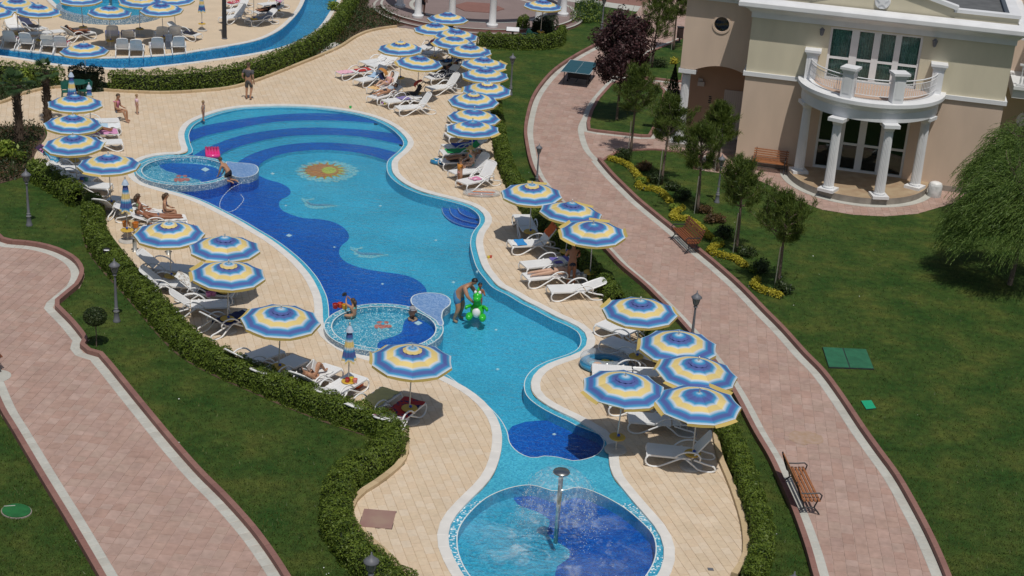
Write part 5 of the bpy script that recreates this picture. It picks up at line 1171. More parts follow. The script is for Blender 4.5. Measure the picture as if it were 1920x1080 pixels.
# facing across the path: local -y is the front
ang1 = wang((1262,432),(1312,482)); bench(1284,463,ang1,'bench on the right edge of the pink path near the yellow flowers', 'wood', 1.7)
ang2 = wang((1482,880),(1522,965)); bench(1500,936,ang2+PI,'bench on the near kerb of the pink path, lower right', 'woodo', 1.75)
hb = at_house(1.55, -.55); bench(*PX(hb), FANG, 'orange slatted bench against the house wall', 'woodo', 1.5)
bench(-48,700,wang((0,690),(40,740))+PI/2,'bench on the pale half-round pad cut by the left edge', 'wood', 1.5)
b = MB(); c = G2(-8,707); b.prism([(c[0]+.42*math.cos(i*PI/12), c[1]+.42*math.sin(i*PI/12)) for i in range(24)], .006, .03); b.build('pale_round_pad', M['strip'], **struct)
# table tennis
tt = [G2(x, y, .76) for x, y in ((1050,136),(1070,111),(1123,118),(1105,141))]; c = sum(tt)/4; e1 = (tt[1]+tt[2]-tt[0]-tt[3]); 
tb = thing('table_tennis_table', 'blue-green table tennis table on the pink path', 'table', (c[0], c[1], .02), math.atan2(e1[1], e1[0]))
M['ttop'] = mat('blue_green_table_top', (.020, .085, .115), .5)
for s in (-1, 1):
    b = MB(); b.box((s*.69, 0, .75), (1.365, 1.52, .025)); h_ = b.build('table_half', M['ttop'], tb)
    b = MB(); b.box((s*1.365, 0, .7645), (.02, 1.5, .004)); b.box((s*.69, .75, .7645), (1.33, .02, .004)); b.box((s*.69, -.75, .7645), (1.33, .02, .004)); b.box((s*.69, 0, .7645), (1.33, .006, .004)); b.build('white_line', M['paint'], h_)
    for q in (-1, 1):
        b = MB(); b.tube([(s*1.1, q*.6, 0), (s*1.1, q*.6, .735)], .022, 6); b.build('leg', M['iron'], tb)
        b = MB(); b.tube([(s*.25, q*.55, .09), (s*.25, q*.55, .6)], .022, 6); b.tube([(s*.25, q*.52, .07), (s*.25, q*.58, .07)], .07, 12); b.build('wheel_leg', M['iron'], tb)
    b = MB(); b.box((s*.25, 0, .35), (.04, 1.1, .3)); b.box((s*.6, 0, .2), (.7, .03, .03)); b.build('undercarriage', M['iron'], tb)
def bollard(x, y, lb):
    t = thing('bollard_light', lb, 'bollard', tuple(G(x, y)), 0, 'steel bollard lights'); b = MB(); b.lathe([(.10, 0), (.10, .02), (.072, .03), (.072, .48)], 16); b.build('post', M['alu'], t, True)
    b = MB(); b.lathe([(0, .49), (.125, .50), (.13, .52), (.10, .55), (0, .57)], 16); b.build('cap', M['irongrey'], t); b = MB(); b.lathe([(.06, .48), (.06, .50)], 12); b.build('lens', M['clear'], t)
bollard(253,472,'steel bollard with a flat cap beside the folded yellow-tray parasol'); bollard(316,477,'steel bollard half hidden behind the flat-shadow parasol')
def hatch(pts, z, m, lb, cat, name, split=False):
    P = GL(pts, z); c = P.mean(0); t = thing(name, lb, cat, (c[0], c[1], 0)); P = P-c
    b = MB(); b.prism(P, 0, z-.012); b.build('frame', M['iron'], t)
    parts = [P] if not split else [np.array([P[0], P[0]+(P[1]-P[0])*.46, P[3]+(P[2]-P[3])*.46, P[3]]), np.array([P[0]+(P[1]-P[0])*.47, P[1], P[2], P[3]+(P[2]-P[3])*.47])]
    for Q in parts: q = Q.mean(0); b = MB(); b.prism(q+(Q-q)*.97, z-.012, z); b.build('lid', m, t)
M['hg'] = mat('green_lid', (.022, .13, .065), .6, var=.15, vscale=4); M['hg2'] = mat('bright_green_lid', (.01, .34, .17), .6); M['hp'] = mat('faded_pink_lid', (.28, .15, .14), .6, col2=(.34, .23, .18), vscale=1.5)
hatch([(1542,650),(1624,654),(1639,691),(1554,688)], .05, M['hg'], 'wide dark green double access lid in the right lawn', 'access lid', 'double_access_lid', True)
hatch([(1614,751),(1634,750),(1643,765),(1624,767)], .04, M['hg2'], 'small bright green lid in the right lawn', 'access lid', 'access_lid')
hatch([(1577,744),(1584,744),(1587,749),(1580,749)], .03, M['hg2'], 'tiny green marker lid at the path kerb', 'access lid', 'marker_lid')
hatch([(682,953),(744,958),(735,992),(672,987)], .03, M['hp'], 'faded pink square cover in the deck beside the near hedge', 'cover', 'deck_cover')
hatch([(1326,1064),(1337,1065),(1339,1070),(1328,1069)], .03, M['irongrey'], 'little grey drain in the deck at the bottom right', 'drain', 'deck_drain')
P = [(5+27+28*math.cos(a*PI/10), 961-1+13*math.sin(a*PI/10)*(1.0)) for a in range(20)]; P = [(x-1, y) for x, y in P]
t = thing('oval_access_lid', 'oval green split lid in the lower left lawn', 'access lid', tuple(G(31,960))); c = G2(31,960)
Q = GL(P)-c; up_ = Q[Q[:, 1] > .12]; lo_ = Q[Q[:, 1] <= .13]
b = MB(); b.prism(Q*.98, .03, .05); b.build('lid', mat('grass_green_lid', (.014, .12, .03), .6, var=.2, vscale=5), t); b = MB(); b.prism(Q*1.05, 0, .03); b.build('rim', M['plinth'], t); b = MB(); b.box((-.22, .17, .053), (.26, .02, .008), .25); b.build('slot', M['strip'], t)
bin_ = thing('litter_bin', 'dark brown box litter bin on a stand by the far path', 'bin', tuple(G(1273,84)))
b = MB(); b.box((0, 0, .72), (.36, .26, .62)); b.build('box', mat('bin_brown', (.04, .022, .02), .6), bin_); b = MB(); b.tube([(0, 0, 0), (0, 0, .4)], .05, 8); b.box((0, 0, .02), (.34, .3, .04)); b.build('stand', M['iron'], bin_); b = MB(); b.box((0, 0, 1.05), (.4, .3, .04)); b.build('lid', M['iron'], bin_)
sg = thing('lectern_sign', 'white slanted notice board on a dark post by the small hedge', 'sign', tuple(G(960,80)))
b = MB(); b.box((0, 0, .35), (.12, .08, .7)); b.build('post', M['iron'], sg); b = MB(); b.box((0, 0, .76), (.78, .46, .03), 0, 0, rx=R_(22)); b.build('frame', M['iron'], sg); b = MB(); b.box((0, -.006, .782), (.72, .40, .006), 0, 0, rx=R_(22)); b.build('panel', M['paint'], sg)
def gchair(x, y, rz, lb):
    t = thing('garden_chair', lb, 'chair', tuple(G(x, y)), rz, 'green plastic garden chairs'); gm = flat((.01, .10, .08), .4)
    b = MB(); b.box((0, 0, .42), (.44, .42, .03)); b.build('seat', gm, t); b = MB(); b.tube([(-.2, .2, .44), (-.22, .26, .8), (0, .29, .88), (.22, .26, .8), (.2, .2, .44)], .02, 6); b.box((0, .25, .64), (.38, .02, .36), 0, 0, rx=R_(-8)); b.build('backrest', gm, t)
    for sx in (-1, 1):
        b = MB(); b.tube([(sx*.22, .22, .62), (sx*.24, -.05, .64), (sx*.23, -.2, .6), (sx*.2, -.2, .43)], .018, 6); b.build('armrest', gm, t)
        for sy in (-1, 1): b = MB(); b.tube([(sx*.19, sy*.18, .42), (sx*.23, sy*.22, 0)], .02, 6); b.build('leg', gm, t)
gchair(126,188,.4,'green garden chair left of the folded parasol by the hedge'); gchair(160,186,-.5,'green garden chair right of the folded parasol by the hedge'); gchair(998,84,1.2,'green garden chair in the shade of the clipped bushes'); gchair(985,86,-.8,'green garden chair beside the slanted notice board')
t = thing('garden_table', 'dark green garden table with bent folded parasol before it', 'table', tuple(G(145,182))); b = MB(); b.lathe([(0, .7), (.5, .7), (.5, .73), (0, .74)], 20); b.build('table_top', flat((.01, .10, .08), .4), t)
for k in range(4): b = MB(); a = PI/4+k*PI/2; b.tube([(.3*math.cos(a), .3*math.sin(a), .7), (.38*math.cos(a), .38*math.sin(a), 0)], .02, 6); b.build('leg', flat((.01, .10, .08), .4), t)
# pushchairs
def pushchair(x, y, rz, fab, hood, lb, s=1.):
    t = thing('pushchair', lb, 'pushchair', tuple(G(x, y)), rz); t.scale = (s, s, s)
    b = MB()
    for q in (-1, 1): b.tube([(-.35, q*.22, .12), (.0, q*.22, .45), (.35, q*.22, .85), (.45, q*.2, 1.0)], .014, 6); b.tube([(.3, q*.24, .12), (.05, q*.22, .5)], .014, 6)
    b.tube([(.45, -.2, 1.0), (.45, .2, 1.0)], .018, 6); b.tube([(-.35, -.22, .12), (-.35, .22, .12)], .012, 5); b.tube([(.3, -.24, .12), (.3, .24, .12)], .012, 5); b.build('frame', M['iron'], t)
    b = MB(); b.box((-.08, 0, .45), (.36, .38, .05)); b.box((.16, 0, .66), (.08, .36, .44), 0, 0, ry=R_(25)); b.box((-.3, 0, .34), (.06, .34, .24), 0, 0, ry=R_(-25)); b.build('seat', flat(fab), t)
    b = MB(); n = 8; vs = [(.28-.38*math.sin(i*PI/2/n)+.05, y_, .78+.3*math.cos(i*PI/2/n)*1.0) for i in range(n+1) for y_ in (-.2, .2)]; b.add(vs, [(2*i, 2*i+1, 2*i+3, 2*i+2) for i in range(n)]); b.build('hood', flat(hood), t)
    for (wx, wy) in ((-.35, .24), (-.35, -.24), (.3, .27), (.3, -.27)):
        b = MB(); b.tube([(wx, wy-.015, .11), (wx, wy+.015, .11)], .11, 14); w_ = b.build('wheel', M['iron'], t); b = MB(); b.tube([(wx, wy-.018, .11), (wx, wy+.018, .11)], .05, 8); b.build('hub', M['alu'], w_)
    b = MB(); b.box((0, 0, .2), (.4, .36, .1)); b.build('basket', flat(BLK), t)
pushchair(722,170,R_(165),NAVY,(.5,.22,.05),'navy pushchair with an orange hood and white cloth, wheels towards the steps'); pushchair(778,192,R_(20),BLK,(.5,.05,.02),'black folding pushchair with a red seat beside the raised-back lounger')
# pool fountain
fx = G2(1042,1013); ft = thing('mushroom_fountain', 'steel mushroom fountain spraying a dome of water in the round basin', 'fountain', (fx[0], fx[1], 0))
b = MB(); b.tube([(0, 0, -.07), (0, 0, 1.83)], .055, 16); b.build('pipe', M['metal'], ft, True)
b = MB(); b.lathe([(.05, 1.80), (.10, 1.83), (.19, 1.85), (.205, 1.875), (.19, 1.90), (0, 1.905)], 24); b.build('head', M['metal'], ft, True)
wm = bpy.data.materials.new('water_veil'); wm.use_nodes = True; nt = wm.node_tree; nt.nodes.remove(nt.nodes['Principled BSDF']); L = nt.links.new
g_ = nt.nodes.new('ShaderNodeTexCoord'); mp = nt.nodes.new('ShaderNodeMapping'); mp.inputs['Scale'].default_value = (9, 9, 2.2); L(g_.outputs['Object'], mp.inputs[0]); nz = N(nt, 'ShaderNodeTexNoise'); nz.inputs['Scale'].default_value = 1; nz.inputs['Detail'].default_value = 5; L(mp.outputs[0], nz.inputs['Vector'])
mr = nt.nodes.new('ShaderNodeMapRange'); L(nz.outputs['Fac'], mr.inputs[0]); mr.inputs[1].default_value = .52; mr.inputs[2].default_value = .75; mr.inputs[3].default_value = .06; mr.inputs[4].default_value = .42
tr = nt.nodes.new('ShaderNodeBsdfTransparent'); df = nt.nodes.new('ShaderNodeBsdfPrincipled'); df.inputs['Base Color'].default_value = (.8, .88, .92, 1); df.inputs['Roughness'].default_value = .1; mx = nt.nodes.new('ShaderNodeMixShader')
L(mr.outputs[0], mx.inputs[0]); L(tr.outputs[0], mx.inputs[1]); L(df.outputs[0], mx.inputs[2]); L(mx.outputs[0], nt.nodes['Material Output'].inputs[0])
b = MB(); b.lathe([(.2, 1.87), (.35, 1.86), (.52, 1.78), (.68, 1.62), (.80, 1.40), (.88, 1.15), (.93, .9)], 60); b.build('water_dome', wm, ft, True)
b = MB(); r = random.Random(4)
for i in range(800):
    a = r.random()*2*PI; h = r.random()**.8*1.5; q = .80+.18*(1.5-h)/1.5+r.gauss(0, .05+.12*(1-h/1.5)); s = r.uniform(.004, .010)*(1.3 if r.random() < .1 else 1)
    x, y, z = q*math.cos(a), q*math.sin(a), h; b.add([(x+s, y, z), (x-s, y, z), (x, y+s, z), (x, y-s, z), (x, y, z+s*1.8), (x, y, z-s*1.8)], [(0, 2, 4), (2, 1, 4), (1, 3, 4), (3, 0, 4), (2, 0, 5), (1, 2, 5), (3, 1, 5), (0, 3, 5)])
b.build('falling_drops', M['edge'], ft, kind='stuff')
fm = bpy.data.materials.new('foam'); fm.use_nodes = True; nt = fm.node_tree; L = nt.links.new; pb = nt.nodes['Principled BSDF']; pb.inputs['Base Color'].default_value = (.78, .86, .88, 1); pb.inputs['Roughness'].default_value = .5
g_ = nt.nodes.new('ShaderNodeNewGeometry'); mp = nt.nodes.new('ShaderNodeVectorMath'); mp.operation = 'SUBTRACT'; mp.inputs[1].default_value = (fx[0], fx[1], 0); L(g_.outputs['Position'], mp.inputs[0])
ln = nt.nodes.new('ShaderNodeVectorMath'); ln.operation = 'LENGTH'; L(mp.outputs[0], ln.inputs[0])
r1 = nt.nodes.new('ShaderNodeValToRGB'); mr0 = nt.nodes.new('ShaderNodeMapRange'); mr0.inputs[2].default_value = 2.4; L(ln.outputs['Value'], mr0.inputs[0]); L(mr0.outputs[0], r1.inputs[0])
e = r1.color_ramp.elements; e[0].color = (.35, .35, .35, 1); e[1].color = (0, 0, 0, 1); e[1].position = .95; q = e.new(.38); q.color = (1, 1, 1, 1); q = e.new(.55); q.color = (.55, .55, .55, 1)
n1 = N(nt, 'ShaderNodeTexNoise'); n1.inputs['Scale'].default_value = 1.3; n1.inputs['Detail'].default_value = 9; n1.inputs['Roughness'].default_value = .68; n1.inputs['Distortion'].default_value = 1.2; L(g_.outputs['Position'], n1.inputs['Vector'])
m1 = nt.nodes.new('ShaderNodeMapRange'); m1.inputs[1].default_value = .50; m1.inputs[2].default_value = .74; L(n1.outputs['Fac'], m1.inputs[0])
mm = nt.nodes.new('ShaderNodeMath'); mm.operation = 'MULTIPLY'; L(m1.outputs[0], mm.inputs[0]); L(r1.outputs[0], mm.inputs[1]); mm2 = nt.nodes.new('ShaderNodeMath'); mm2.operation = 'MULTIPLY'; mm2.inputs[1].default_value = .6; L(mm.outputs[0], mm2.inputs[0]); n4 = N(nt, 'ShaderNodeTexNoise'); n4.inputs['Scale'].default_value = .8; n4.inputs['Detail'].default_value = 4; L(g_.outputs['Position'], n4.inputs['Vector']); m4 = nt.nodes.new('ShaderNodeMapRange'); L(n4.outputs['Fac'], m4.inputs[0]); m4.inputs[1].default_value = .4; m4.inputs[2].default_value = .65; m4.inputs[4].default_value = .08; a4 = nt.nodes.new('ShaderNodeMath'); a4.operation = 'ADD'; L(mm2.outputs[0], a4.inputs[0]); L(m4.outputs[0], a4.inputs[1]); L(a4.outputs[0], pb.inputs['Alpha'])
b = MB(); b.sheet([offset(hole2, 0)], -.043); b.build('churned_foam', fm, kind='stuff')
b = MB(); c = G2(1512,822); r = random.Random(3); b.sheet([np.array([c+np.array([math.cos(a*PI/12)*(.42+.16*r.random()), math.sin(a*PI/12)*(.34+.14*r.random())]) for a in range(24)])], .0215); b.build('path_stain', mat('dried_stain', (.37, .25, .17), .9, col2=(.42, .30, .24), vscale=6), kind='structure')
# things in and by the water
def tubeloop(b, R, r, c=(0, 0, 0), sx=1, sy=1, n=28, k=10, m=0):
    vs = [(c[0]+sx*(R+r*math.cos(2*PI*j/k))*math.cos(2*PI*i/n), c[1]+sy*(R+r*math.cos(2*PI*j/k))*math.sin(2*PI*i/n), c[2]+r*math.sin(2*PI*j/k)) for i in range(n) for j in range(k)]
    b.add(vs, [(i*k+j, ((i+1) % n)*k+j, ((i+1) % n)*k+(j+1) % k, i*k+(j+1) % k) for i in range(n) for j in range(k)], m)
def glossy(col, r=.15): m = flat(col, r); return m
c = G2(398,283,-.02); ab = thing('airbed', 'hot pink ribbed airbed floating on the pool steps', 'airbed', (c[0], c[1], -.02), R_(-76))
for i in range(5): b = MB(); b.tube([(-.42, -.24+.12*i, 0), (-.38, -.24+.12*i, .02), (.75, -.24+.12*i, .02), (.79, -.24+.12*i, 0)], [.03, .065, .065, .03], 10); b.build('air_chamber', glossy((.75, .035, .22)), ab, True)
b = MB(); b.tube([(.86, -.27, .04), (.86, .27, .04)], .09, 10); b.build('pillow', glossy((.75, .06, .26)), ab, True)
c = G2(1133,684,.1); bt = thing('baby_boat', 'clear inflatable baby boat printed with orange fish, half in shade', 'inflatable', (c[0], c[1], .02))
b = MB(); tubeloop(b, .5, .11, (0, 0, .11), 1.25, 1); b.build('lower_ring', glossy((.05, .28, .5)), bt, True)
M['film'] = bpy.data.materials.new('clear_film'); M['film'].use_nodes = True; nt = M['film'].node_tree; pb = nt.nodes['Principled BSDF']; tr = nt.nodes.new('ShaderNodeBsdfTransparent'); mx = nt.nodes.new('ShaderNodeMixShader'); mx.inputs[0].default_value = .3; pb.inputs['Base Color'].default_value = (.6, .65, .7, 1); pb.inputs['Roughness'].default_value = .08
nt.links.new(tr.outputs[0], mx.inputs[1]); nt.links.new(pb.outputs[0], mx.inputs[2]); nt.links.new(mx.outputs[0], nt.nodes['Material Output'].inputs[0])
b = MB(); tubeloop(b, .5, .12, (0, 0, .30), 1.22, .98); b.build('clear_ring', M['film'], bt, True)
b = MB(); b.lathe([(0, .04), (.45, .05), (.5, .1)], 24); o = b.build('floor', glossy((.1, .4, .5)), bt); o.scale = (1.2, 1, 1)
for i, (x, y, cc) in enumerate(((-.2, .05, (.75, .3, .02)), (.22, -.05, (.75, .3, .02)), (0, -.3, (.1, .35, .7)), (.05, .28, (.7, .6, .1)), (-.42, -.22, (.3, .5, .1)))): b = MB(); b.sphere((x, y, .08), (.15, .09, .05), 10, 6); b.add([(x+.13, y, .09), (x+.24, y+.08, .09), (x+.24, y-.08, .09)], [(0, 1, 2)]); b.build('printed_fish', flat(cc, .3), bt, True)
c = G2(903,362,.1); t = thing('clear_lilo', 'clear inflatable lilo with orange stripes under a white lounger', 'inflatable', (c[0], c[1], .02), .12)
b = MB(); tubeloop(b, .42, .09, (0, 0, .09), 1.5, .75); b.build('clear_ring', M['film'], t, True); b = MB(); b.box((-.05, -.2, .1), (1.0, .08, .03)); b.box((.1, .08, .1), (.9, .08, .03)); b.build('orange_stripe', flat((.7, .22, .08), .3), t); b = MB(); b.box((0, -.06, .1), (.8, .06, .03)); b.build('blue_stripe', flat((.2, .4, .5), .3), t)
for (x, y, a, lb) in ((296,408,.0,'white oval float with blue print beyond the sunbathing woman'),(340,431,.1,'white oval float with a green and yellow badge, nearest the pool')):
    c = G2(x, y, .05); t = thing('oval_float', lb, 'inflatable', (c[0], c[1], .02), a); b = MB(); b.sphere((0, 0, .09), (.62, .40, .085), 20, 8); b.build('body', glossy((.75, .75, .8), .3), t, True); b = MB(); b.sphere((.12, -.18, .14), (.28, .09, .03), 10, 6); b.build('printed_badge', flat((.08, .3, .3) if y > 420 else (.15, .3, .7), .4), t); b = MB(); b.sphere((.12, -.17, .165), (.12, .05, .02), 8, 5); b.build('yellow_mark', flat((.6, .55, .05), .4), t)
c = G2(662,719,.08); t = thing('swim_ring', 'bright orange swim ring lying behind the folded parasol', 'swim ring', (c[0], c[1], .02)); b = MB(); tubeloop(b, .22, .09, (0, 0, .09)); b.build('ring', glossy((.8, .13, .02)), t, True); b = MB(); b.sphere((.2, -.1, .18), (.05, .03, .01)); b.build('dark_print', M['iron'], t)
c = G2(824,305,.05); t = thing('flowered_float', 'blue float with yellow and white flowers beside the loungers', 'inflatable', (c[0], c[1], .02)); b = MB(); tubeloop(b, .22, .09, (0, 0, .08), 1.3, 1); b.build('ring', glossy((.03, .2, .4)), t, True)
for k in range(6): a = k*PI/3; b = MB(); b.sphere((.27*math.cos(a), .22*math.sin(a), .165), (.07, .05, .015), 8, 5); b.build('flower', flat((.7, .65, .15) if k % 2 else (.7, .72, .75), .4), t)
def toy(x, y, z, cols, lb, name='beach_toy', s=1., cat='toy'):
    c = G2(x, y, z); t = thing(name, lb, cat, (c[0], c[1], z)); r = random.Random(len(lb))
    for k, cc in enumerate(cols): b = MB(); b.lathe([(.05*s, 0), (.065*s, .10*s), (.06*s, .105*s), (.045*s, .02*s)], 10, (.10*s*k-.05*s, .06*s*(k % 2), 0)); b.build('bucket' if k == 0 else 'mould', flat(cc, .35), t)
toy(633,578,.20,[RED,(.7,.1,.05),(.7,.35,.02)],'red and orange beach buckets on the rim of the near paddling pool',s=1.5); toy(918,484,.02,[(.75,.6,.05),(.6,.08,.05)],'tiny yellow and red toys on the deck by the pool edge',s=.8); toy(659,203,.02,[(.02,.5,.12)],'small green bottle standing near the far pool edge','bottle',cat='bottle'); toy(719,196,.02,[(.3,.12,.4),(.5,.55,.1)],'purple and lime toys beside the lounger feet')
toy(655,716,.42,[RED,(.75,.6,.05),(.8,.25,.2)],'red and yellow toys on the folded parasol tray',s=1.1); toy(136,341,.44,[(.7,.5,.05),RED],'yellow bottle on the parasol tray, left','bottles',cat='bottles'); toy(157,340,.40,[(.05,.1,.35),(.1,.3,.2)],'blue round jug on the lounger by the tray','jug',s=1.4,cat='jug'); toy(762,192,.02,[(.4,.6,.05),(.4,.6,.05)],'lime green toy under the black pushchair')
toy(240,425,.30,[(.7,.25,.05),(.75,.6,.35),(.6,.2,.03)],'orange and cream beach bag behind the yellow tray','beach_bag',s=1.8,cat='bag'); toy(1090,523,.25,[(.2,.22,.22),(.45,.5,.5)],'grey printed bag behind the man in dark trunks','beach_bag',s=1.8,cat='bag'); toy(395,556,.36,[(.6,.2,.4),(.55,.2,.35)],'pink bag on the lounger with the striped towel','pink_bag',s=1.4,cat='bag')
c = G2(317,92); t = thing('tall_grey_bag', 'tall grey bag standing between river row loungers', 'bag', (c[0], c[1], 0), .2); b = MB(); b.box((0, 0, .38), (.34, .2, .76)); b.tube([(-.1, 0, .76), (0, 0, .86), (.1, 0, .76)], .012, 5); b.build('body', flat((.12, .15, .2)), t); b = MB(); b.box((0, -.106, .3), (.26, .01, .3)); b.build('pocket', flat((.08, .1, .14)), t)
b = MB(); P = smooth(GL([(470,331),(455,341),(437,349),(424,360),(415,372),(412,385),(420,395),(436,394),(449,384),(457,372),(452,364)]), .1); b.tube([(x, y, -.035) for x, y in P], .006, 4)
for x, y in P[::2]: b.sphere((x, y, -.033), .02, 5, 4)
b.build('float_rope', M['edge'], label='loose string of little white floats drifting beside the far paddling pool', cat='rope')
# cap left on the hedge
c = G2(200,470,.66); t = thing('baseball_cap', 'black and white cap resting on the long hedge', 'cap', (c[0], c[1], .68)); b = MB(); b.sphere((0, 0, 0), (.13, .11, .08), 12, 8); b.build('crown', flat(BLK), t, True); b = MB(); b.sphere((.02, -.08, .03), (.1, .06, .02)); b.build('white_badge', M['paint'], t)
c = G2(305,485); t = thing('deck_mark', 'small dark plate let into the deck before the flat shadow', 'plate', (c[0]-.4, c[1]-.2, 0)); b = MB(); b.box((0, 0, .02), (.14, .08, .012)); b.build('plate', M['irongrey'], t)
# ================================================================ PLANTS
def leaves(C, size, up=.3, asp=1.7, outward=None, jit=.35, seed=0, ow=1.3):
    """one small folded quad per centre; faces turned at random, leaning outward"""
    r = np.random.default_rng(seed); n = len(C)
    D = r.normal(size=(n, 3)); D[:, 2] += up
    if outward is not None: D += outward*ow
    D /= np.linalg.norm(D, axis=1)[:, None]
    A = np.cross(D, r.normal(size=(n, 3))); A /= np.maximum(np.linalg.norm(A, axis=1), 1e-6)[:, None]; B = np.cross(D, A)
    s = size*(1+jit*r.normal(size=n)).clip(.4, 2)[:, None]
    V = np.stack([C-A*s*asp/2, C+B*s/2*.8, C+A*s*asp/2, C-B*s/2*.8], 1).reshape(-1, 3)
    F = np.arange(4*n).reshape(n, 4); return V, F
def leafobj(name, C, size, m, parent=None, **k):
    kk = {q: k.pop(q) for q in ('label', 'cat', 'group', 'kind', 'loc') if q in k}
    V, F = leaves(C, size, **k); return put(name, npmesh(name, V, F, m), parent, **kk)
def fbm(x, y, z=0): return mnoise.noise(Vector((x, y, z)))
def hedge(P, wd, ht, label, m='hedge', dens=1500, lump=.55, size=.05, seed=1, cat='hedge', amp=.2):
    P = resamp(smooth(np.array(P), .2), .1); L_ = len(P)*.1; c = P[len(P)//2]; r = np.random.default_rng(seed)
    t = thing('hedge', label, cat, (c[0], c[1], 0)); n = int(L_*dens)
    i = r.integers(0, len(P)-1, n); f_ = r.random(n); Q = P[i]*(1-f_[:, None])+P[i+1]*f_[:, None]; nn = normals(P)[i]
    a = r.uniform(-.12*PI, 1.12*PI, n); ph = np.cumsum(np.r_[0, np.linalg.norm(np.diff(P, axis=0), axis=1)])[i]+f_*.1
    lm = 1+amp*np.sin(ph*2*PI/lump+1.3*np.sin(ph*.7))+.16*np.sin(ph*7.3+a*2)+.10*np.sin(ph*13.1+a*5+seed)+.06*r.normal(size=n)
    # superellipse section
    ca, sa = np.cos(a), np.sin(a); e = .55; rad = (np.abs(ca)**(2/e)+np.abs(sa)**(2/e))**(-e/2)
    depth = 1-.35*r.random(n)**2.2
    off = ca*rad*wd/2*(.62+.38*lm)*depth; z = ht*.12+np.abs(sa)*rad*ht*.88*(.72+.28*lm)*depth
    z = np.where(a < 0, ht*.1*r.random(n), z); z = np.where(a > PI, ht*.1*r.random(n), z)
    # fade the ends round
    tl = np.minimum(ph, L_-ph); en = np.sqrt(np.clip(tl/.35, .05, 1)); off *= en; z = z*(.75+.25*en)
    C = np.c_[Q+nn*off[:, None], z]; out = np.c_[nn*ca[:, None], np.abs(sa)]
    C -= np.array([c[0], c[1], 0]); leafobj('foliage', C, size, M[m], t, outward=out, up=.25, seed=seed, ow=1.9)
    b = MB(); K = P[2:-2:3]-c; A_, B_ = offset(K, wd*.3), offset(K, -wd*.3); b.ribbon(B_, A_, ht*.72, ht*.72); b.ribbon(B_, B_, .05, ht*.72); b.ribbon(A_, A_, ht*.72, .05); b.build('light_block_core', M['core'], t)  # dark solid core added inside the leaves so no light passes through
    return t
hedge(GL([(-40,148),(0,150),(60,155),(122,161)]), .75, .9, 'clipped hedge between the river and the palms, far left', dens=1200, seed=2)
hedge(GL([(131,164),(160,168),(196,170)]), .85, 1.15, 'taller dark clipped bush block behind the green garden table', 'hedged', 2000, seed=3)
hedge(GL([(203,168),(250,170),(300,170),(400,163),(460,152),(520,131),(570,107),(610,82),(635,58),(650,30),(662,5),(672,-25)]), .72, .98, 'long clipped hedge along the lazy river', dens=1500, lump=.75, seed=4, amp=.22)
hedge(GL([(62,330),(90,348),(120,366),(150,388)]), .8, .8, 'short clipped hedge behind the white loungers, left', dens=1700, seed=5)
hedge(GL([(174,388),(176,420),(180,450),(195,480),(215,505),(240,532),(270,565),(300,600),(328,632),(360,662),(400,686),(440,705),(480,722),(540,748),(600,772),(650,790),(700,806),(730,820),(736,844),(718,866),(690,884),(656,903),(637,932),(630,966),(634,1002),(656,1038),(690,1074),(730,1105),(790,1150)]), .78, .66, 'long clipped hedge snaking from the left parasols to the bottom edge', dens=4200, lump=.62, seed=6, size=.034, amp=.24)
hedge(GL([(925,178),(928,215),(934,250),(940,290),(950,325),(970,365),(1000,410),(1040,450),(1085,495),(1125,540),(1158,580)]), .62, .62, 'clipped hedge between the right loungers and the far lawn', dens=2800, seed=7, size=.037)
hedge(GL([(1172,588),(1206,623),(1248,673),(1294,728),(1338,783),(1365,828),(1382,868),(1396,908),(1409,948),(1422,990),(1428,1028),(1422,1065),(1404,1110)]), .58, .55, 'clipped hedge beside the nearest right loungers down to the bottom edge', dens=4000, lump=.6, seed=8, size=.034)
hedge(GL([(893,86),(915,89),(950,92),(990,93),(1030,91),(1048,85),(1054,72)]), .5, .85, 'small curved clipped hedge before the rotunda', dens=1700, lump=.6, seed=9, amp=.24)
hedge(GL([(970,62),(988,60)]), .8, 1.0, 'square green bush left of the rotunda parasol', dens=2600, seed=10, cat='bush'); hedge(GL([(1000,66),(1040,60)]), .8, 1.0, 'dark shaded bush under the rotunda parasol', 'hedged', 2400, seed=11, cat='bush')  # second bush: the parasol's shade is put into its dark leaf colour
def blobpts(r, n, R, sq=1., lo=0.):
    D = r.normal(size=(n, 3)); D /= np.linalg.norm(D, axis=1)[:, None]; k = r.random(n)**.45
    P = D*k[:, None]*np.array(R); return P[P[:, 2] > -R[2]*(1-lo)], D[P[:, 2] > -R[2]*(1-lo)]
def shrub(x, y, R, h, m, label, n=900, size=.05, group=None, cat='shrub', seed=0, name='shrub'):
    r = np.random.default_rng(seed+int(x)); P = []; O = []
    for k in range(7):
        a, q = r.uniform(0, 2*PI), r.uniform(.1, .55)*R; rr = r.uniform(.4, .65)*R
        p, d = blobpts(r, n//7, (rr, rr, h*.42)); p = p+np.array([q*math.cos(a), q*math.sin(a), h*(.40+.12*r.random())]); P.append(p); O.append(d)
    P = np.vstack(P); O = np.vstack(O); ok = P[:, 2] > .01; t = thing(name, label, cat, tuple(G(x, y)), 0, group)
    leafobj('foliage', P[ok], size, M[m], t, outward=O[ok], seed=seed); b = MB()
    for k in range(4): a = k*1.7; b.tube([(0, 0, 0), (.3*R*math.cos(a), .3*R*math.sin(a), h*.5)], .012, 4)
    b.build('stems', M['bark'], t); return t
SG = 'low shrubs at the feet of the young pines'
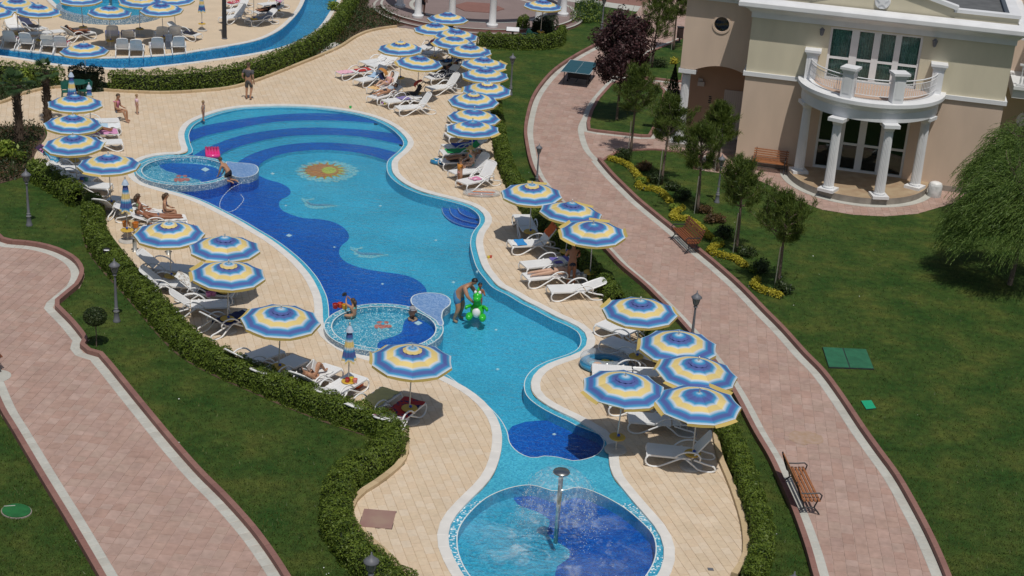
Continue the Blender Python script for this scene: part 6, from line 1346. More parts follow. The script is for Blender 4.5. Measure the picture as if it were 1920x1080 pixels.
for i, (x, y, R, h, m, lb) in enumerate(((1170,300,.5,.6,'shrub','round dark shrub left of the pine nearest the plaza'),(1205,318,.55,.4,'rust','reddish shrub behind the top curl of yellow flowers'),(1228,342,.55,.55,'shrub','dark shrub left of the second pine'),(1262,356,.45,.4,'shrub','low green shrub right of the second pine'),(1282,376,.55,.6,'shrub','dark shrub left of the pine with the widest crown'),(1320,398,.5,.35,'rust','reddish shrub right of the third pine'),(1338,418,.55,.4,'rust','second reddish shrub above the flower curl'),(1356,448,.6,.6,'shrub','dark shrub beside the bench flowers'),(1400,480,.5,.35,'shrub','low shrub right of the fourth pine'),(1424,512,.6,.6,'shrub','dark shrub left of the last pine'),(1468,548,.42,.45,'shrub','small round shrub right of the last pine'),(1412,510,.25,.3,'lime','pale little shrub above the last flower curl'),(1345,460,.3,.35,'lime','pale little shrub above the bench-end flower curl'),(1202,346,.25,.35,'lime','pale little shrub between two flower curls'),(1265,395,.25,.35,'lime','pale little shrub between the middle flower curls'))):
    shrub(x, y, R, h, m, lb, 1000, .05, SG, seed=i)
def flowers(P, label, seed=1):
    P = resamp(smooth(GL(P), .15), .06); r = np.random.default_rng(seed); n = len(P)*130; i = r.integers(0, len(P), n); a = r.uniform(0, PI, n); nn = normals(P)[i]
    q = r.random(n)**.4; C = np.c_[P[i]+nn*(np.cos(a)*q*.14)[:, None]+r.normal(0, .025, (n, 2)), np.sin(a)*q*.20+.02+.02*r.normal(size=n)]; c = P[len(P)//2]; C[:, :2] -= c
    t = thing('flower_edging', label, 'flower edging', (c[0], c[1], 0), 0, 'curls of yellow edging along the pink path'); leafobj('yellow_leaves', C, .04, M['yellow'], t, up=.6, asp=1.3, seed=seed)
    k = r.integers(0, len(P), 500); leafobj('green_underleaves', np.c_[P[k]-c+r.normal(0, .09, (500, 2)), r.uniform(.0, .12, 500)], .05, M['shrub'], t, seed=seed)
flowers([(1142,300),(1158,305),(1176,312),(1190,326),(1199,337)], 'yellow edging curl nearest the plaza', 1); flowers([(1219,339),(1205,343),(1197,351),(1207,357),(1222,357),(1238,363),(1250,373),(1256,382)], 'second yellow edging curl from the plaza', 2)
flowers([(1200,338),(1208,345)], 'tiny yellow-green tuft linking two flower curls', 6)
flowers([(1280,392),(1270,398),(1262,405),(1266,413),(1285,413),(1303,423),(1320,438),(1334,451)], 'yellow edging curl behind the path bench', 3); flowers([(1352,461),(1336,467),(1332,475),(1352,482),(1378,489),(1397,502)], 'yellow edging curl just below the bench', 4)
flowers([(1420,528),(1413,537),(1426,547),(1446,553),(1464,559)], 'last yellow edging curl, nearest the green lids', 5)
def branch(b, p, d, L_, r0, rnd, lvl, tips, up=.25):
    n = 4; pts = [p]; rs = [r0]
    for i in range(n): d = (d+Vector((rnd.gauss(0, .12), rnd.gauss(0, .12), up*.3+rnd.gauss(0, .06)))).normalized(); p = p+d*L_/n; pts.append(p); rs.append(r0*(1-.75*(i+1)/n)+.003)
    b.tube(pts, rs, 5 if lvl else 6)
    tips.append((pts[-1], d)); tips.append((pts[-2], d))
    if lvl < 1:
        for k in range(3): q = pts[2+k % 3]; a = rnd.uniform(0, 2*PI); dd = (d*.7+Vector((math.cos(a), math.sin(a), .3))*.7).normalized(); branch(b, q, dd, L_*.5, r0*.45, rnd, lvl+1, tips, up)
def pine(x, y, h, label, seed, cr=.95, c0=.50, stake=True):
    t = thing('young_pine', label, 'pine tree', tuple(G(x, y)), 0, 'young pines along the pink path'); rnd = random.Random(seed); b = MB(); tips = []
    lean = Vector((rnd.uniform(-.08, .08), rnd.uniform(-.08, .08), 0))
    ax = [Vector((lean.x*z*z/h, lean.y*z*z/h, z)) for z in np.linspace(0, h*.93, 9)]
    b.tube(ax, [.055*(1-.8*i/8)+.01 for i in range(9)], 8); b.build('trunk', M['bark'], t, True)
    b = MB(); tiers = 6
    for k in range(tiers):
        z = h*(c0+(.88-c0)*k/(tiers-1)); p = ax[0]+Vector((lean.x*z*z/h, lean.y*z*z/h, z)); L_ = cr*(.80, 1.02, 1.0, .85, .68, .48)[k]
        for j in range(6 if k < 4 else 4):
            a = 2*PI*j/6+k*.5+rnd.uniform(-.3, .3); branch(b, p, Vector((math.cos(a), math.sin(a), .22+.16*k)).normalized(), L_*rnd.uniform(.5, 1.18), .018, rnd, 0, tips)
    tips.append((ax[-1], Vector((0, 0, 1)))); tips.append((ax[-1]+Vector((0, 0, .15)), Vector((0, 0, 1)))); b.build('branches', M['bark'], t)
    r = np.random.default_rng(seed); T = np.array([tuple(p) for p, d in tips]); D = np.array([tuple(d) for p, d in tips]); nb = 40
    C = np.repeat(T, nb, 0)+r.normal(0, .065, (len(T)*nb, 3)); V = np.repeat(D, nb, 0)*.7+r.normal(0, .6, (len(T)*nb, 3)); V[:, 2] += .45; V /= np.linalg.norm(V, axis=1)[:, None]
    ln = r.uniform(.08, .19, len(C))[:, None]; side = np.cross(V, r.normal(size=V.shape)); side /= np.linalg.norm(side, axis=1)[:, None]; w_ = .0105
    X = np.stack([C-side*w_, C+side*w_, C+V*ln+side*w_*.3, C+V*ln-side*w_*.3], 1).reshape(-1, 3); put('needles', npmesh('needles', X, np.arange(len(X)).reshape(-1, 4), M['pine']), t)
    if stake: b = MB(); b.tube([(-.12, -.05, 0), (-.1, -.05, 1.55)], .02, 6); b.build('support_stake', M['alu'], t)
pine(1307,400,3.6,'young pine with the widest crown, before the porch door',1,.9); pine(1240,346,3.75,'young pine second from the plaza, over the porch column',2,.85); pine(1380,473,3.6,'fourth young pine, in front of the wall bench',3,.82)
pine(1458,540,3.5,'young pine nearest the green lids',4,.88); pine(1182,290,3.9,'tall young pine at the plaza corner',5,.9); pine(1222,130,4.0,'young pine on the back lawn behind the purple tree',6,1.15,.42); pine(1262,97,4.2,'slim far pine beside the litter bin',7,.9,.5); pine(1345,322,2.9,'slender young pine between the porch paving and the lamp',8,.7)
def tree(x, y, h, R, cz, m, label, name, cat, n=9000, size=.07, seed=1, sq=1., nclump=60, trunk=.07):
    t = thing(name, label, cat, tuple(G(x, y))); r = np.random.default_rng(seed); rnd = random.Random(seed); b = MB(); tips = []
    b.tube([(0, 0, 0), (.02, .03, cz*.5), (0, 0, cz+R[2]*.3)], [trunk, trunk*.8, trunk*.4], 8)
    for k in range(14): a = k*2.4; z = cz-R[2]*.7+R[2]*1.0*k/14; branch(b, Vector((0, 0, z)), Vector((math.cos(a), math.sin(a), .9)).normalized(), R[0]*1.0, .03, rnd, 0, tips)
    b.build('trunk', M['bark'], t); P = []; O = []
    for k in range(nclump):
        d = r.normal(size=3); d /= np.linalg.norm(d); q = r.uniform(.35, .95); c = d*q*np.array(R); c[:2] *= 1-.18*(c[2]/R[2]); rr = r.uniform(.16, .34)*R[0]
        p, dd = blobpts(r, n//nclump, (rr, rr, rr*1.25)); P.append(p+c+np.array([0, 0, cz])); O.append(dd*.5+d)
    P = np.vstack(P); O = np.vstack(O); leafobj('crown', P, size, M[m], t, outward=O, seed=seed); return t
tree(1156,228,5.2,(1.45,1.45,1.95),3.65,'purple','dense dark purple-leaved tree behind the table tennis table','purple_leaved_tree','tree',26000,.075,3,nclump=130)
# conical dark evergreen by the porch column
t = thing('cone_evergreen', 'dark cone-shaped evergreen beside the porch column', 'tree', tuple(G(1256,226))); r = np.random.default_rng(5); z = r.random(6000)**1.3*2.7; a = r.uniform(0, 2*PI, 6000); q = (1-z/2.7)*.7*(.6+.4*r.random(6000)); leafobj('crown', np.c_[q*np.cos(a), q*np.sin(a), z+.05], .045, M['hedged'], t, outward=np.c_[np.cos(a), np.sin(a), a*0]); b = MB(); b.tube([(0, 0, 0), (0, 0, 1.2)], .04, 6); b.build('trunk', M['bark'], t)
# willow
def willow(x, y, h, R, label, seed, n=1500, m='willow'):
    t = thing('willow', label, 'willow tree', tuple(G(x, y)), 0, 'young willows at the house corner'); rnd = random.Random(seed); b = MB(); tips = []
    b.tube([(0, 0, 0), (.05, 0, 1.0), (0, .05, h*.55), (.05, 0, h*.8)], [.10, .085, .06, .03], 8)
    for k in range(22): a = k*2.4; z = h*(.38+.45*k/22); branch(b, Vector((.03, .02, z)), Vector((math.cos(a), math.sin(a), .9)).normalized(), R*.8, .028, rnd, 0, tips, .3)
    b.build('trunk', M['bark'], t); r = np.random.default_rng(seed); CC = []; DD = []
    nb = max(30, n//48)
    for k in range(nb):
        a = k*2.399+r.normal(0, .2); q = R*(.15+.85*math.sqrt((k+.5)/nb))*r.uniform(.8, 1.12); top = np.array([q*math.cos(a)*.95-.15, q*math.sin(a)*.95, h*(1.0-.60*(q/R)**1.7)*r.uniform(.80, 1.08)]); Lc = r.uniform(.8, 1.9)
        for s in range(n//nb):
            p = top+r.normal(0, 1, 3)*np.array([.20, .20, .16]); d = np.array([math.cos(a)*.55-.35+r.normal(0, .25), math.sin(a)*.55+r.normal(0, .25), .55]); L_ = Lc*r.uniform(.45, 1.1); st = .045; v = d/np.linalg.norm(d)
            for i in range(int(L_/st)):
                v = v+np.array([-.022, .0, -.085])+r.normal(0, .02, 3); v /= np.linalg.norm(v); p = p+v*st
                if p[2] < .5: break
                CC.append(p.copy()); DD.append(v+r.normal(0, .35, 3))
    C = np.array(CC); D = np.array(DD); D /= np.linalg.norm(D, axis=1)[:, None]; S = np.cross(D, r.normal(size=D.shape)); S /= np.linalg.norm(S, axis=1)[:, None]
    ln = r.uniform(.06, .12, len(C))[:, None]; X = np.stack([C-D*ln*.3, C+S*.011, C+D*ln, C-S*.011], 1).reshape(-1, 3); put('hanging_foliage', npmesh('hanging_foliage', X, np.arange(len(X)).reshape(-1, 4), M[m]), t)
willow(1893,534,4.7,1.8,'feathery green willow leaning in from the right edge',1,3900); willow(1905,420,4.0,1.6,'yellower willow behind the big one at the house corner',2,2200,'willow')
def palm(x, y, h, label, seed, fr=1.05, nf=34):
    t = thing('palm', label, 'palm tree', tuple(G(x, y)), 0, 'short shaggy palms'); rnd = random.Random(seed); b = MB()
    b.tube([(0, 0, 0), (.02, 0, h*.5), (0, 0, h)], [.17, .15, .13], 10)
    for i in range(260):
        z = h*rnd.random(); a = rnd.uniform(0, 2*PI); q = .15; p = Vector((q*math.cos(a), q*math.sin(a), z)); b.tube([p, p+Vector((math.cos(a)*.07, math.sin(a)*.07, .08))], [.022, .006], 4)
    b.build('trunk', M['barkp'], t)
    b = MB()
    for i in range(nf):
        a = i*2.399+rnd.uniform(-.2, .2); el = rnd.uniform(-.25, 1.4); L_ = fr*rnd.uniform(.75, 1.05); p = Vector((0, 0, h)); d = Vector((math.cos(a)*math.cos(el), math.sin(a)*math.cos(el), math.sin(el))); pts = [p]
        for k in range(4): d = (d+Vector((0, 0, -.10))).normalized(); p = p+d*L_*.13; pts.append(p)
        b.tube(pts, .008, 3); hub = p; s_ = d.cross(Vector((0, 0, 1))).normalized(); u_ = s_.cross(d)
        for k in range(17):
            th = (k/16-.5)*2.6; dd = (d*math.cos(th)+s_*math.sin(th)).normalized(); l2 = L_*.5*(1-.25*abs(th)/1.3); q = hub; w_ = u_*.0+dd.cross(u_).normalized()*.016; m1 = hub+dd*l2*.55+u_*.02; m2 = hub+dd*l2-Vector((0, 0, .10*l2))
            b.add([q, m1-w_, m2, m1+w_], [(0, 1, 2, 3)])
    b.build('fronds', M['palm'], t)
palm(38,278,2.65,'shaggy palm in front at the left, in the planting bed',1,.9,26); palm(90,232,2.3,'shaggy palm behind at the left, beside the curved kerb',2,.8,24); palm(852,118,1.35,'palm stump among the far parasols, fronds under the canopies',3,.55,18); palm(842,88,1.3,'second palm stump nearer the rotunda steps',4,.5,16)
# topiary ball
t = thing('topiary_ball', 'small clipped ball tree on a thin stem in the left lawn', 'topiary', tuple(G(181,650))); r = np.random.default_rng(3); D = r.normal(size=(3500, 3)); D /= np.linalg.norm(D, axis=1)[:, None]; q = .33*(.75+.27*r.random(3500)**.6)
leafobj('ball', D*q[:, None]*np.array([1.05, 1.05, .85])+np.array([0, 0, .98]), .028, M['shrub'], t, outward=D); b = MB(); b.tube([(0, 0, 0), (.01, 0, .5), (0, 0, 1)], .017, 6); b.build('stem', M['bark'], t); b = MB(); b.sphere((0, 0, .98), (.24, .24, .2)); b.build('light_block_core', M['core'], t)  # the dark sphere is an added core that blocks light in the ball
# bushes on the left
shrub(14,300,.62,1.0,'lime','glossy lime-green bush at the left edge', 700, .10, seed=4); shrub(50,160,.5,.95,'lime','yellow-green bush beside the hedge behind the palms', 380, .09, seed=5); shrub(40,285,.5,.5,'shrub','dark bush at the foot of the front palm', 700, .05, seed=6)
shrub(38,305,.35,.55,'hedge','bright feathery bush beside the left lamp post', 600, .06, seed=8); shrub(625,20,.6,.7,'lime','yellow-green bush at the top of the river bed', 500, .08, seed=9); shrub(655,14,.5,.6,'lime','second yellow-green bush at the top of the river bed', 420, .08, seed=10)
shrub(1262,122,.4,.5,'yellow','yellow-tipped bush on the back lawn', 500, .05, seed=11); shrub(1234,128,.55,.7,'shrub','dark bush on the back lawn by the pine', 800, .05, seed=12); shrub(1240,240,.5,.9,'shrub','green bush at the corner of the pine bed', 1000, .06, seed=13); shrub(1205,140,.4,.5,'rust','rose bush with a pink bloom behind the corner pine', 600, .05, seed=14)
# mixed plants of the beds
def stuffplants(name, label, poly, n, sizes, mats, seed, hmax=.45, stalks=600):
    r = np.random.default_rng(seed); lo, hi = poly.min(0), poly.max(0); P = r.uniform(lo, hi, (n*4, 2)); P = P[inside(poly, P)]
    cl = P[:max(8, int(area(poly)*0+len(P)*.02))]; root = put(name, None, kind='stuff')
    bpy.data.objects.remove(root); V = []; MI = []
    for k, (sz, mt) in enumerate(zip(sizes, mats)):
        c = cl[r.integers(0, len(cl), n//len(sizes))]; Q = c+r.normal(0, .22, c.shape); hz = hmax*(.4+.6*((np.sin(c[:, 0]*5+k)+1)/2)); C = np.c_[Q, r.random(len(Q))**.8*hz]; X, F = leaves(C[inside(poly, Q)], sz, seed=seed+k); V.append(X); MI.append(np.full(len(X)//4, k))
    c = P[:stalks]; d = r.normal(0, .35, (stalks, 3)); d[:, 2] = 1; C = np.c_[c, np.zeros(len(c))]; ln = r.uniform(.2, hmax*1.4, stalks)[:, None]; s = np.c_[r.normal(0, .008, (stalks, 2)), np.zeros(stalks)]; X = np.stack([C-s, C+s, C+d*ln+s*.2, C+d*ln-s*.2], 1).reshape(-1, 3); V.append(X); MI.append(np.full(stalks, 0))
    V = np.vstack(V); put(name, npmesh(name, V, np.arange(len(V)).reshape(-1, 4), [M[m] for m in mats], np.concatenate(MI)), kind='stuff', label=label)
stuffplants('bed_plants', 'mixed low plants in the bed beside the river hedge', GL([(672,-30),(662,8),(645,45),(612,84),(572,116),(600,104),(640,87),(668,69),(690,58),(715,52),(742,48),(768,42),(740,20),(690,18),(700,-30)]), 9000, (.07, .06, .05), ('shrub', 'palm', 'rust'), 1)
stuffplants('bed_plants', 'mixed low plants around the left palms', GL([(-60,243),(0,240),(60,239),(80,243),(84,255),(70,275),(60,296),(60,312),(40,335),(0,345),(-60,350)]), 7000, (.06, .05, .06), ('shrub', 'rust', 'hedged'), 2)
stuffplants('bed_plants', 'reeds and lime ground cover right of the rotunda', GL([(1065,48),(1075,22),(1090,5),(1130,10),(1135,30),(1128,44),(1090,46)]), 3600, (.08, .07), ('palm', 'lime'), 3, .55, 900)
stuffplants('bed_plants', 'low ground plants behind the curved kerb, far left', GL([(-60,150),(0,158),(120,162),(100,168),(70,172),(30,184),(0,196),(-60,205)]), 3600, (.06, .06), ('shrub', 'palm'), 4, .3, 500)
stuffplants('bed_plants', 'roadside planting beyond the cross path', GL([(1100,-16),(1150,-4),(1205,8),(1215,-10),(1180,-30),(1100,-40)]), 2500, (.08, .08), ('shrub', 'palm'), 5, .8, 300)
r = np.random.default_rng(9); pb_ = GL([(600,96),(612,84),(630,80),(642,86),(630,95),(606,105)]); b = MB(); P = r.uniform(pb_.min(0), pb_.max(0), (900, 2)); P = P[inside(pb_, P)][:320]
for x, y in P: s = r.uniform(.03, .07); b.sphere((x, y, s*.5), (s, s*.8, s*.6), 5, 4)
b.build('white_pebbles', M['coping'], kind='stuff')
# grass blades standing in the lawn
def lawnpts(n, seed):
    r = np.random.default_rng(seed); x = r.uniform(-60, 1980, n); y = 1110-(1110-90)*r.random(n)**1.25; P = np.array([G2(a, c) for a, c in zip(x, y)]); ok = np.ones(n, bool)
    for poly in (deck, pathR, pathL, plaza): ok &= ~inside(poly, P)
    H_ = np.array([at_house(u, v)[:2] for u, v in ((-3.4, 1.2), (-.1, 1.2), (-.1, -.1), (2, -.1), (2, -3.9), (8.7, -3.9), (8.7, -.1), (20, -.1), (20, 12), (-3.4, 12))]); ok &= ~inside(H_, P)
    return P[ok], r
P, r = lawnpts(230000, 3); n = len(P); C = np.c_[P, np.zeros(n)]; d = r.normal(0, .45, (n, 3)); d[:, 2] = 1; ln = r.uniform(.03, .075, n)[:, None]; s = np.c_[r.normal(0, .007, (n, 2)), np.zeros(n)]
V = np.stack([C-s, C+s, C+d*ln], 1).reshape(-1, 3); put('grass', npmesh('grass', V, np.arange(3*n).reshape(-1, 3), M['blade']), kind='stuff')
P, r = lawnpts(170, 8); n = len(P); C = np.c_[P, np.full(n, .06)]; V, F = leaves(C, .035, up=3, asp=1., seed=2); put('daisies', npmesh('daisies', V, F, M['white']), kind='stuff')
# ================================================================ PEOPLE
SKIN = mat('tanned_skin', (.42, .22, .13), .55, var=.06, vscale=12); SKINP = mat('pale_skin', (.55, .34, .24), .55, var=.05, vscale=12); SKIND = mat('deep_tanned_skin', (.28, .115, .06), .5, var=.06, vscale=12)
HAIRB, HAIRK, HAIRL = mat('brown_hair', (.07, .04, .02), .6), mat('black_hair', (.012, .01, .01), .5), mat('fair_hair', (.28, .18, .08), .6)
BASE = dict(pel=(0, 0, .95), spi=(0, 0, 1.10), che=(.01, 0, 1.32), nec=(.0, 0, 1.47), hd1=(.02, 0, 1.55), hd2=(.025, 0, 1.635), hd3=(.01, 0, 1.715),
 shL=(0, .185, 1.39), elL=(-.02, .235, 1.12), wrL=(.05, .25, .88), haL=(.07, .25, .80), hiL=(0, .095, .90), knL=(.03, .10, .50), anL=(-.01, .105, .085), toL=(.15, .13, .03),
 shR=(0, -.185, 1.39), elR=(-.02, -.235, 1.12), wrR=(.05, -.25, .88), haR=(.07, -.25, .80), hiR=(0, -.095, .90), knR=(.03, -.10, .50), anR=(-.01, -.105, .085), toR=(.15, -.13, .03))
RAD = dict(pel=.125, spi=.112, che=.130, nec=.052, hd1=.068, hd2=.098, hd3=.072, sh=.062, el=.042, wr=.027, ha=.030, hi=.092, kn=.058, an=.036, to=.030)
EDG = [('pel', 'spi'), ('spi', 'che'), ('che', 'nec'), ('nec', 'hd1'), ('hd1', 'hd2'), ('hd2', 'hd3')]+[(a+s, b_+s) for s in 'LR' for a, b_ in (('sh', 'el'), ('el', 'wr'), ('wr', 'ha'), ('hi', 'kn'), ('kn', 'an'), ('an', 'to'))]+[('che', 'shL'), ('che', 'shR'), ('pel', 'hiL'), ('pel', 'hiR')]
TOBAKE = []
def skinmesh(name, V, E, R, roots, m, parent, sub=2):
    me = bpy.data.meshes.new(name); me.from_pydata([tuple(v) for v in V], E, []); o = put(name, me, parent); me.materials.append(m)
    sk = o.modifiers.new('s', 'SKIN'); sk.use_smooth_shade = True; sk.branch_smoothing = .6
    for i, r in enumerate(R): me.skin_vertices[0].data[i].radius = (r, r) if not isinstance(r, tuple) else r
    for i in range(len(V)): me.skin_vertices[0].data[i].use_root = i in roots
    sb = o.modifiers.new('u', 'SUBSURF'); sb.levels = sb.render_levels = sub; TOBAKE.append(o); return o
def person(label, loc, rz, J=None, h=1.75, skin=None, hair=HAIRB, long=False, tops=None, bottoms=None, fem=False, child=False, sleeve=.5, leg=.45, hat=None, bulk=1.08):
    K = dict(BASE); K.update(J or {}); K.pop('_face', None); s = h/1.75; skin = skin or SKIN
    t = thing('person', label, 'person', loc, rz); hs = 1.38 if child else 1.
    names = list(K); ix = {n: i for i, n in enumerate(names)}; P = {n: Vector(K[n])*s for n in names}
    if child:
        c = P['nec']
        for n in ('hd1', 'hd2', 'hd3'): P[n] = c+(P[n]-c)*hs
    rad = {n: RAD[n] if n in RAD else RAD[n[:-1]] for n in names}
    for n in rad: rad[n] *= s*(bulk*(1.55 if child else 1) if not n.startswith('hd') else 1)*(hs if n.startswith('hd') else 1)*(.88 if fem and n in ('spi', 'che') else 1)
    V = [P[n] for n in names]; R = [rad[n] for n in names]; E = [(ix[a], ix[b_]) for a, b_ in EDG]; roots = [ix['pel']]
    # nose
    up = (P['hd3']-P['hd1']).normalized(); 
    f_ = Vector(J['_face']) if J and '_face' in J else Vector((1, 0, 0)); f_ = (f_-up*f_.dot(up)).normalized(); sd_ = up.cross(f_)
    hc = P['hd2']
    def comp(pts, rs):
        o = len(V); V.extend(pts); R.extend(rs); E.extend([(o+i, o+i+1) for i in range(len(pts)-1)]); roots.append(o)
    comp([hc-up*.005*s+f_*.075*s*hs, hc-up*.02*s+f_*.112*s*hs], [.012*s, .011*s])
    for q in (-1, 1): comp([hc+sd_*.075*q*s*hs, hc+sd_*.103*q*s*hs-up*.01*s], [.014*s, .016*s])
    for S in 'LR':
        w0, w1 = P['wr'+S], P['ha'+S]; d = (w1-w0).normalized(); pn = d.orthogonal().normalized(); sp = d.cross(pn)
        for k, (off, ln) in enumerate(((-.026, .062), (-.009, .074), (.008, .070), (.024, .056))): comp([w1+sp*off*s*.8, w1+sp*off*s+d*ln*.55*s, w1+sp*off*s*1.1+d*ln*.95*s+pn*.018*s], [.0105*s, .009*s, .0075*s])
        comp([w0+(w1-w0)*.4+sp*.02*s, w1+sp*.052*s, w1+sp*.060*s+d*.03*s], [.012*s, .010*s, .008*s])
    body = skinmesh('body', V, E, R, roots, skin, t)
    def cloth(name, chain, add, m):
        nn = []; VV = []; EE = []; RR = []
        for a in chain:
            pr = None
            for it in a:
                n, fr = (it, None) if isinstance(it, str) else it
                key = it
                if key not in nn: nn.append(key); p = P[n] if fr is None else P[n].lerp(P[fr[0]], fr[1]); VV.append(p); RR.append((rad[n] if fr is None else rad[n]*(1-fr[1])+rad[fr[0]]*fr[1])*1.0+add*s)
                k = nn.index(key)
                if pr is not None: EE.append((pr, k))
                pr = k
        return skinmesh(name, VV, EE, RR, [0], m, t, 1)
    if bottoms is not None: cloth('shorts', [['pel', 'hiL', ('hiL', ('knL', leg))], ['pel', 'hiR', ('hiR', ('knR', leg))]]+([['pel', ('pel', ('spi', .4))]]), .013 if leg < .3 else .022, flat(bottoms, .8))
    if tops == 'bikini' or (isinstance(tops, tuple) and tops[0] == 'bikini'):
        cc = flat(tops[1] if isinstance(tops, tuple) else NAVY, .7); c = P['che']; dn = (P['spi']-P['che']).normalized(); side = (P['shL']-P['shR']).normalized()
        skinmesh('bikini_top', [c+side*.12*s+f_*.0+dn*.02*s, c+f_*.02*s, c-side*.12*s+dn*.02*s], [(0, 1), (1, 2)], [.055*s, .10*s, .055*s], [1], cc, t, 1)
    elif tops is not None: cloth('shirt', [[('spi', ('pel', .5)), 'spi', 'che', ('che', ('nec', .6))], ['che', 'shL', ('shL', ('elL', sleeve))], ['che', 'shR', ('shR', ('elR', sleeve))]], .018, flat(tops, .85))
    b = MB(); n = 12; rr = .108*s*hs; base = hc+up*.012*s-f_*.012*s; M3 = Matrix((f_, sd_, up)).transposed(); vs = []
    rows = [(a, ) for a in (95, 70, 45, 20, 0)]
    for ro in (100, 78, 52, 26): 
        for k in range(n):
            az = 2*PI*k/n; front = math.cos(az); th = R_(ro if front < .35 else min(ro, 62)); v = Vector((math.sin(th)*front, math.sin(th)*math.sin(az)*.92, math.cos(th)*1.05))*rr; vs.append(base+M3 @ v)
    vs.append(base+up*rr*1.05); fs = [(i*n+k, i*n+(k+1) % n, (i+1)*n+(k+1) % n, (i+1)*n+k) for i in range(3) for k in range(n)]+[(3*n+k, 3*n+(k+1) % n, 4*n) for k in range(n)]; b.add(vs, fs)
    if long: b.tube([base-f_*.07*s, base-f_*.11*s-up*.1*s, base-f_*.10*s-up*.24*s], [.085*s, .075*s, .03*s], 8)
    b.build('hair', hair, t, True)
    for q in (-1, 1): b = MB(); b.sphere(tuple(hc+f_*.088*s*hs+sd_*.034*q*s+up*.012*s), .011*s, 6, 4); b.build('eye', HAIRK, t)
    if hat: b = MB(); b.lathe([(.0, .12*s), (.09*s, .11*s), (.10*s, .03*s), (.21*s, .0)], 16); b.build('sun_hat', flat(hat, .9), t, True, loc=tuple(hc+up*.03*s))
    return t
def mir(d):
    o = dict(d)
    for k, v in d.items():
        if k[-1] == 'L' and k[:-1]+'R' not in d: o[k[:-1]+'R'] = (v[0], -v[1], v[2])
    return o
g3 = lambda x, y, z=0.: tuple(G(x, y, z))
# directions: 0 = to the right of the photo, +90 deg = away from the camera
person('man in a dark grey T-shirt and shorts walking away along the hedge', g3(466,187,.02), R_(75), dict(knR=(.12, -.10, .52), anR=(-.05, -.10, .12), toR=(.08, -.12, .03), elL=(-.08, .27, 1.15), wrL=(.06, .30, .98), haL=(.12, .28, .95)), 1.8, SKIN, HAIRB, tops=(.085, .08, .085), bottoms=(.075, .07, .065), sleeve=.75, leg=.95)
person('toddler in a pale pink T-shirt standing on the deck by the hedge', g3(257,214,.02), R_(20), dict(knR=(.06, -.1, .5)), .88, SKINP, HAIRL, tops=(.7, .5, .58), bottoms=(.62, .35, .42), child=True, sleeve=.9, leg=.6)
person('small child in a beige swimsuit standing at the far pool edge', g3(381,227,.03), R_(15), dict(elL=(.05, .2, 1.15), wrL=(.14, .08, 1.35), haL=(.13, .03, 1.42)), .90, SKIN, HAIRL, tops=(.42, .34, .30), bottoms=(.42, .34, .30), child=True, sleeve=.1, leg=.15)
person('person in dark clothes standing between the rotunda columns', g3(792,27,.3), R_(60), {}, 1.75, SKIND, HAIRK, tops=(.03, .02, .02), bottoms=(.02, .02, .025), sleeve=.9, leg=.9)
SIT = mir(dict(pel=(0, 0, .50), spi=(.02, 0, .64), che=(.05, 0, .86), nec=(.07, 0, 1.0), hd1=(.10, 0, 1.08), hd2=(.12, 0, 1.16), hd3=(.12, 0, 1.24), shL=(.05, .18, .93), elL=(.08, .23, .68), wrL=(.28, .18, .60), haL=(.35, .15, .60), hiL=(.04, .10, .47), knL=(.44, .12, .50), anL=(.46, .12, .085), toL=(.60, .14, .03)))
person('woman in a pink vest and denim shorts sitting on a lounger end, left', g3(219,226,.02), R_(-12), dict(SIT, knR=(.42, -.14, .52), anR=(.56, -.14, .085), toR=(.70, -.15, .03)), 1.7, SKIN, HAIRB, tops=(.62, .22, .32), bottoms=(.20, .28, .38), fem=True, sleeve=.08, leg=.35)
KNEEL = dict(pel=(0, 0, .50), spi=(.10, 0, .62), che=(.30, 0, .78), nec=(.42, 0, .88), hd1=(.47, 0, .95), hd2=(.50, 0, 1.03), hd3=(.49, 0, 1.11), shL=(.32, .17, .80), elL=(.38, .22, .52), wrL=(.45, .2, .32), haL=(.50, .2, .27), shR=(.32, -.17, .80), elR=(.40, -.22, .52), wrR=(.48, -.2, .32), haR=(.53, -.2, .27), hiL=(0, .1, .47), knL=(.20, .14, .13), anL=(-.22, .12, .10), toL=(-.33, .12, .03), hiR=(0, -.1, .47), knR=(.10, -.13, .1), anR=(-.30, -.12, .12), toR=(-.42, -.12, .05))
person('boy in black trunks kneeling onto the rim of the far paddling pool', g3(430,342,-.02), R_(158), KNEEL, 1.5, SKIN, HAIRB, bottoms=BLK, leg=.6)
SITW = dict(SIT, pel=(0, 0, .14), spi=(0, 0, .27), che=(.02, 0, .49), nec=(.03, 0, .63), hd1=(.05, 0, .70), hd2=(.06, 0, .785), hd3=(.05, 0, .865), shL=(.02, .17, .56), elL=(.22, .22, .66), wrL=(.32, .10, .80), haL=(.33, .06, .86), shR=(.02, -.17, .56), elR=(.22, -.22, .66), wrR=(.32, -.10, .80), haR=(.33, -.06, .86), hiL=(.03, .1, .12), knL=(.30, .24, .16), anL=(.38, .0, .08), toL=(.42, -.12, .07), hiR=(.03, -.1, .12), knR=(.30, -.24, .16), anR=(.34, .04, .08), toR=(.38, .15, .07))
person('long-haired girl sitting in the near paddling pool, holding up a camera', g3(663,598,-.02), R_(150), SITW, 1.38, SKIN, HAIRB, True, tops=('bikini', (.2, .55, .45)), bottoms=(.2, .55, .45), fem=True, leg=.1)
person('small child in a grey cap sitting in the near paddling pool', g3(772,600,-.06), R_(-70), SITW, .92, SKIN, HAIRK, tops=None, bottoms=(.1, .1, .12), child=True, leg=.3)
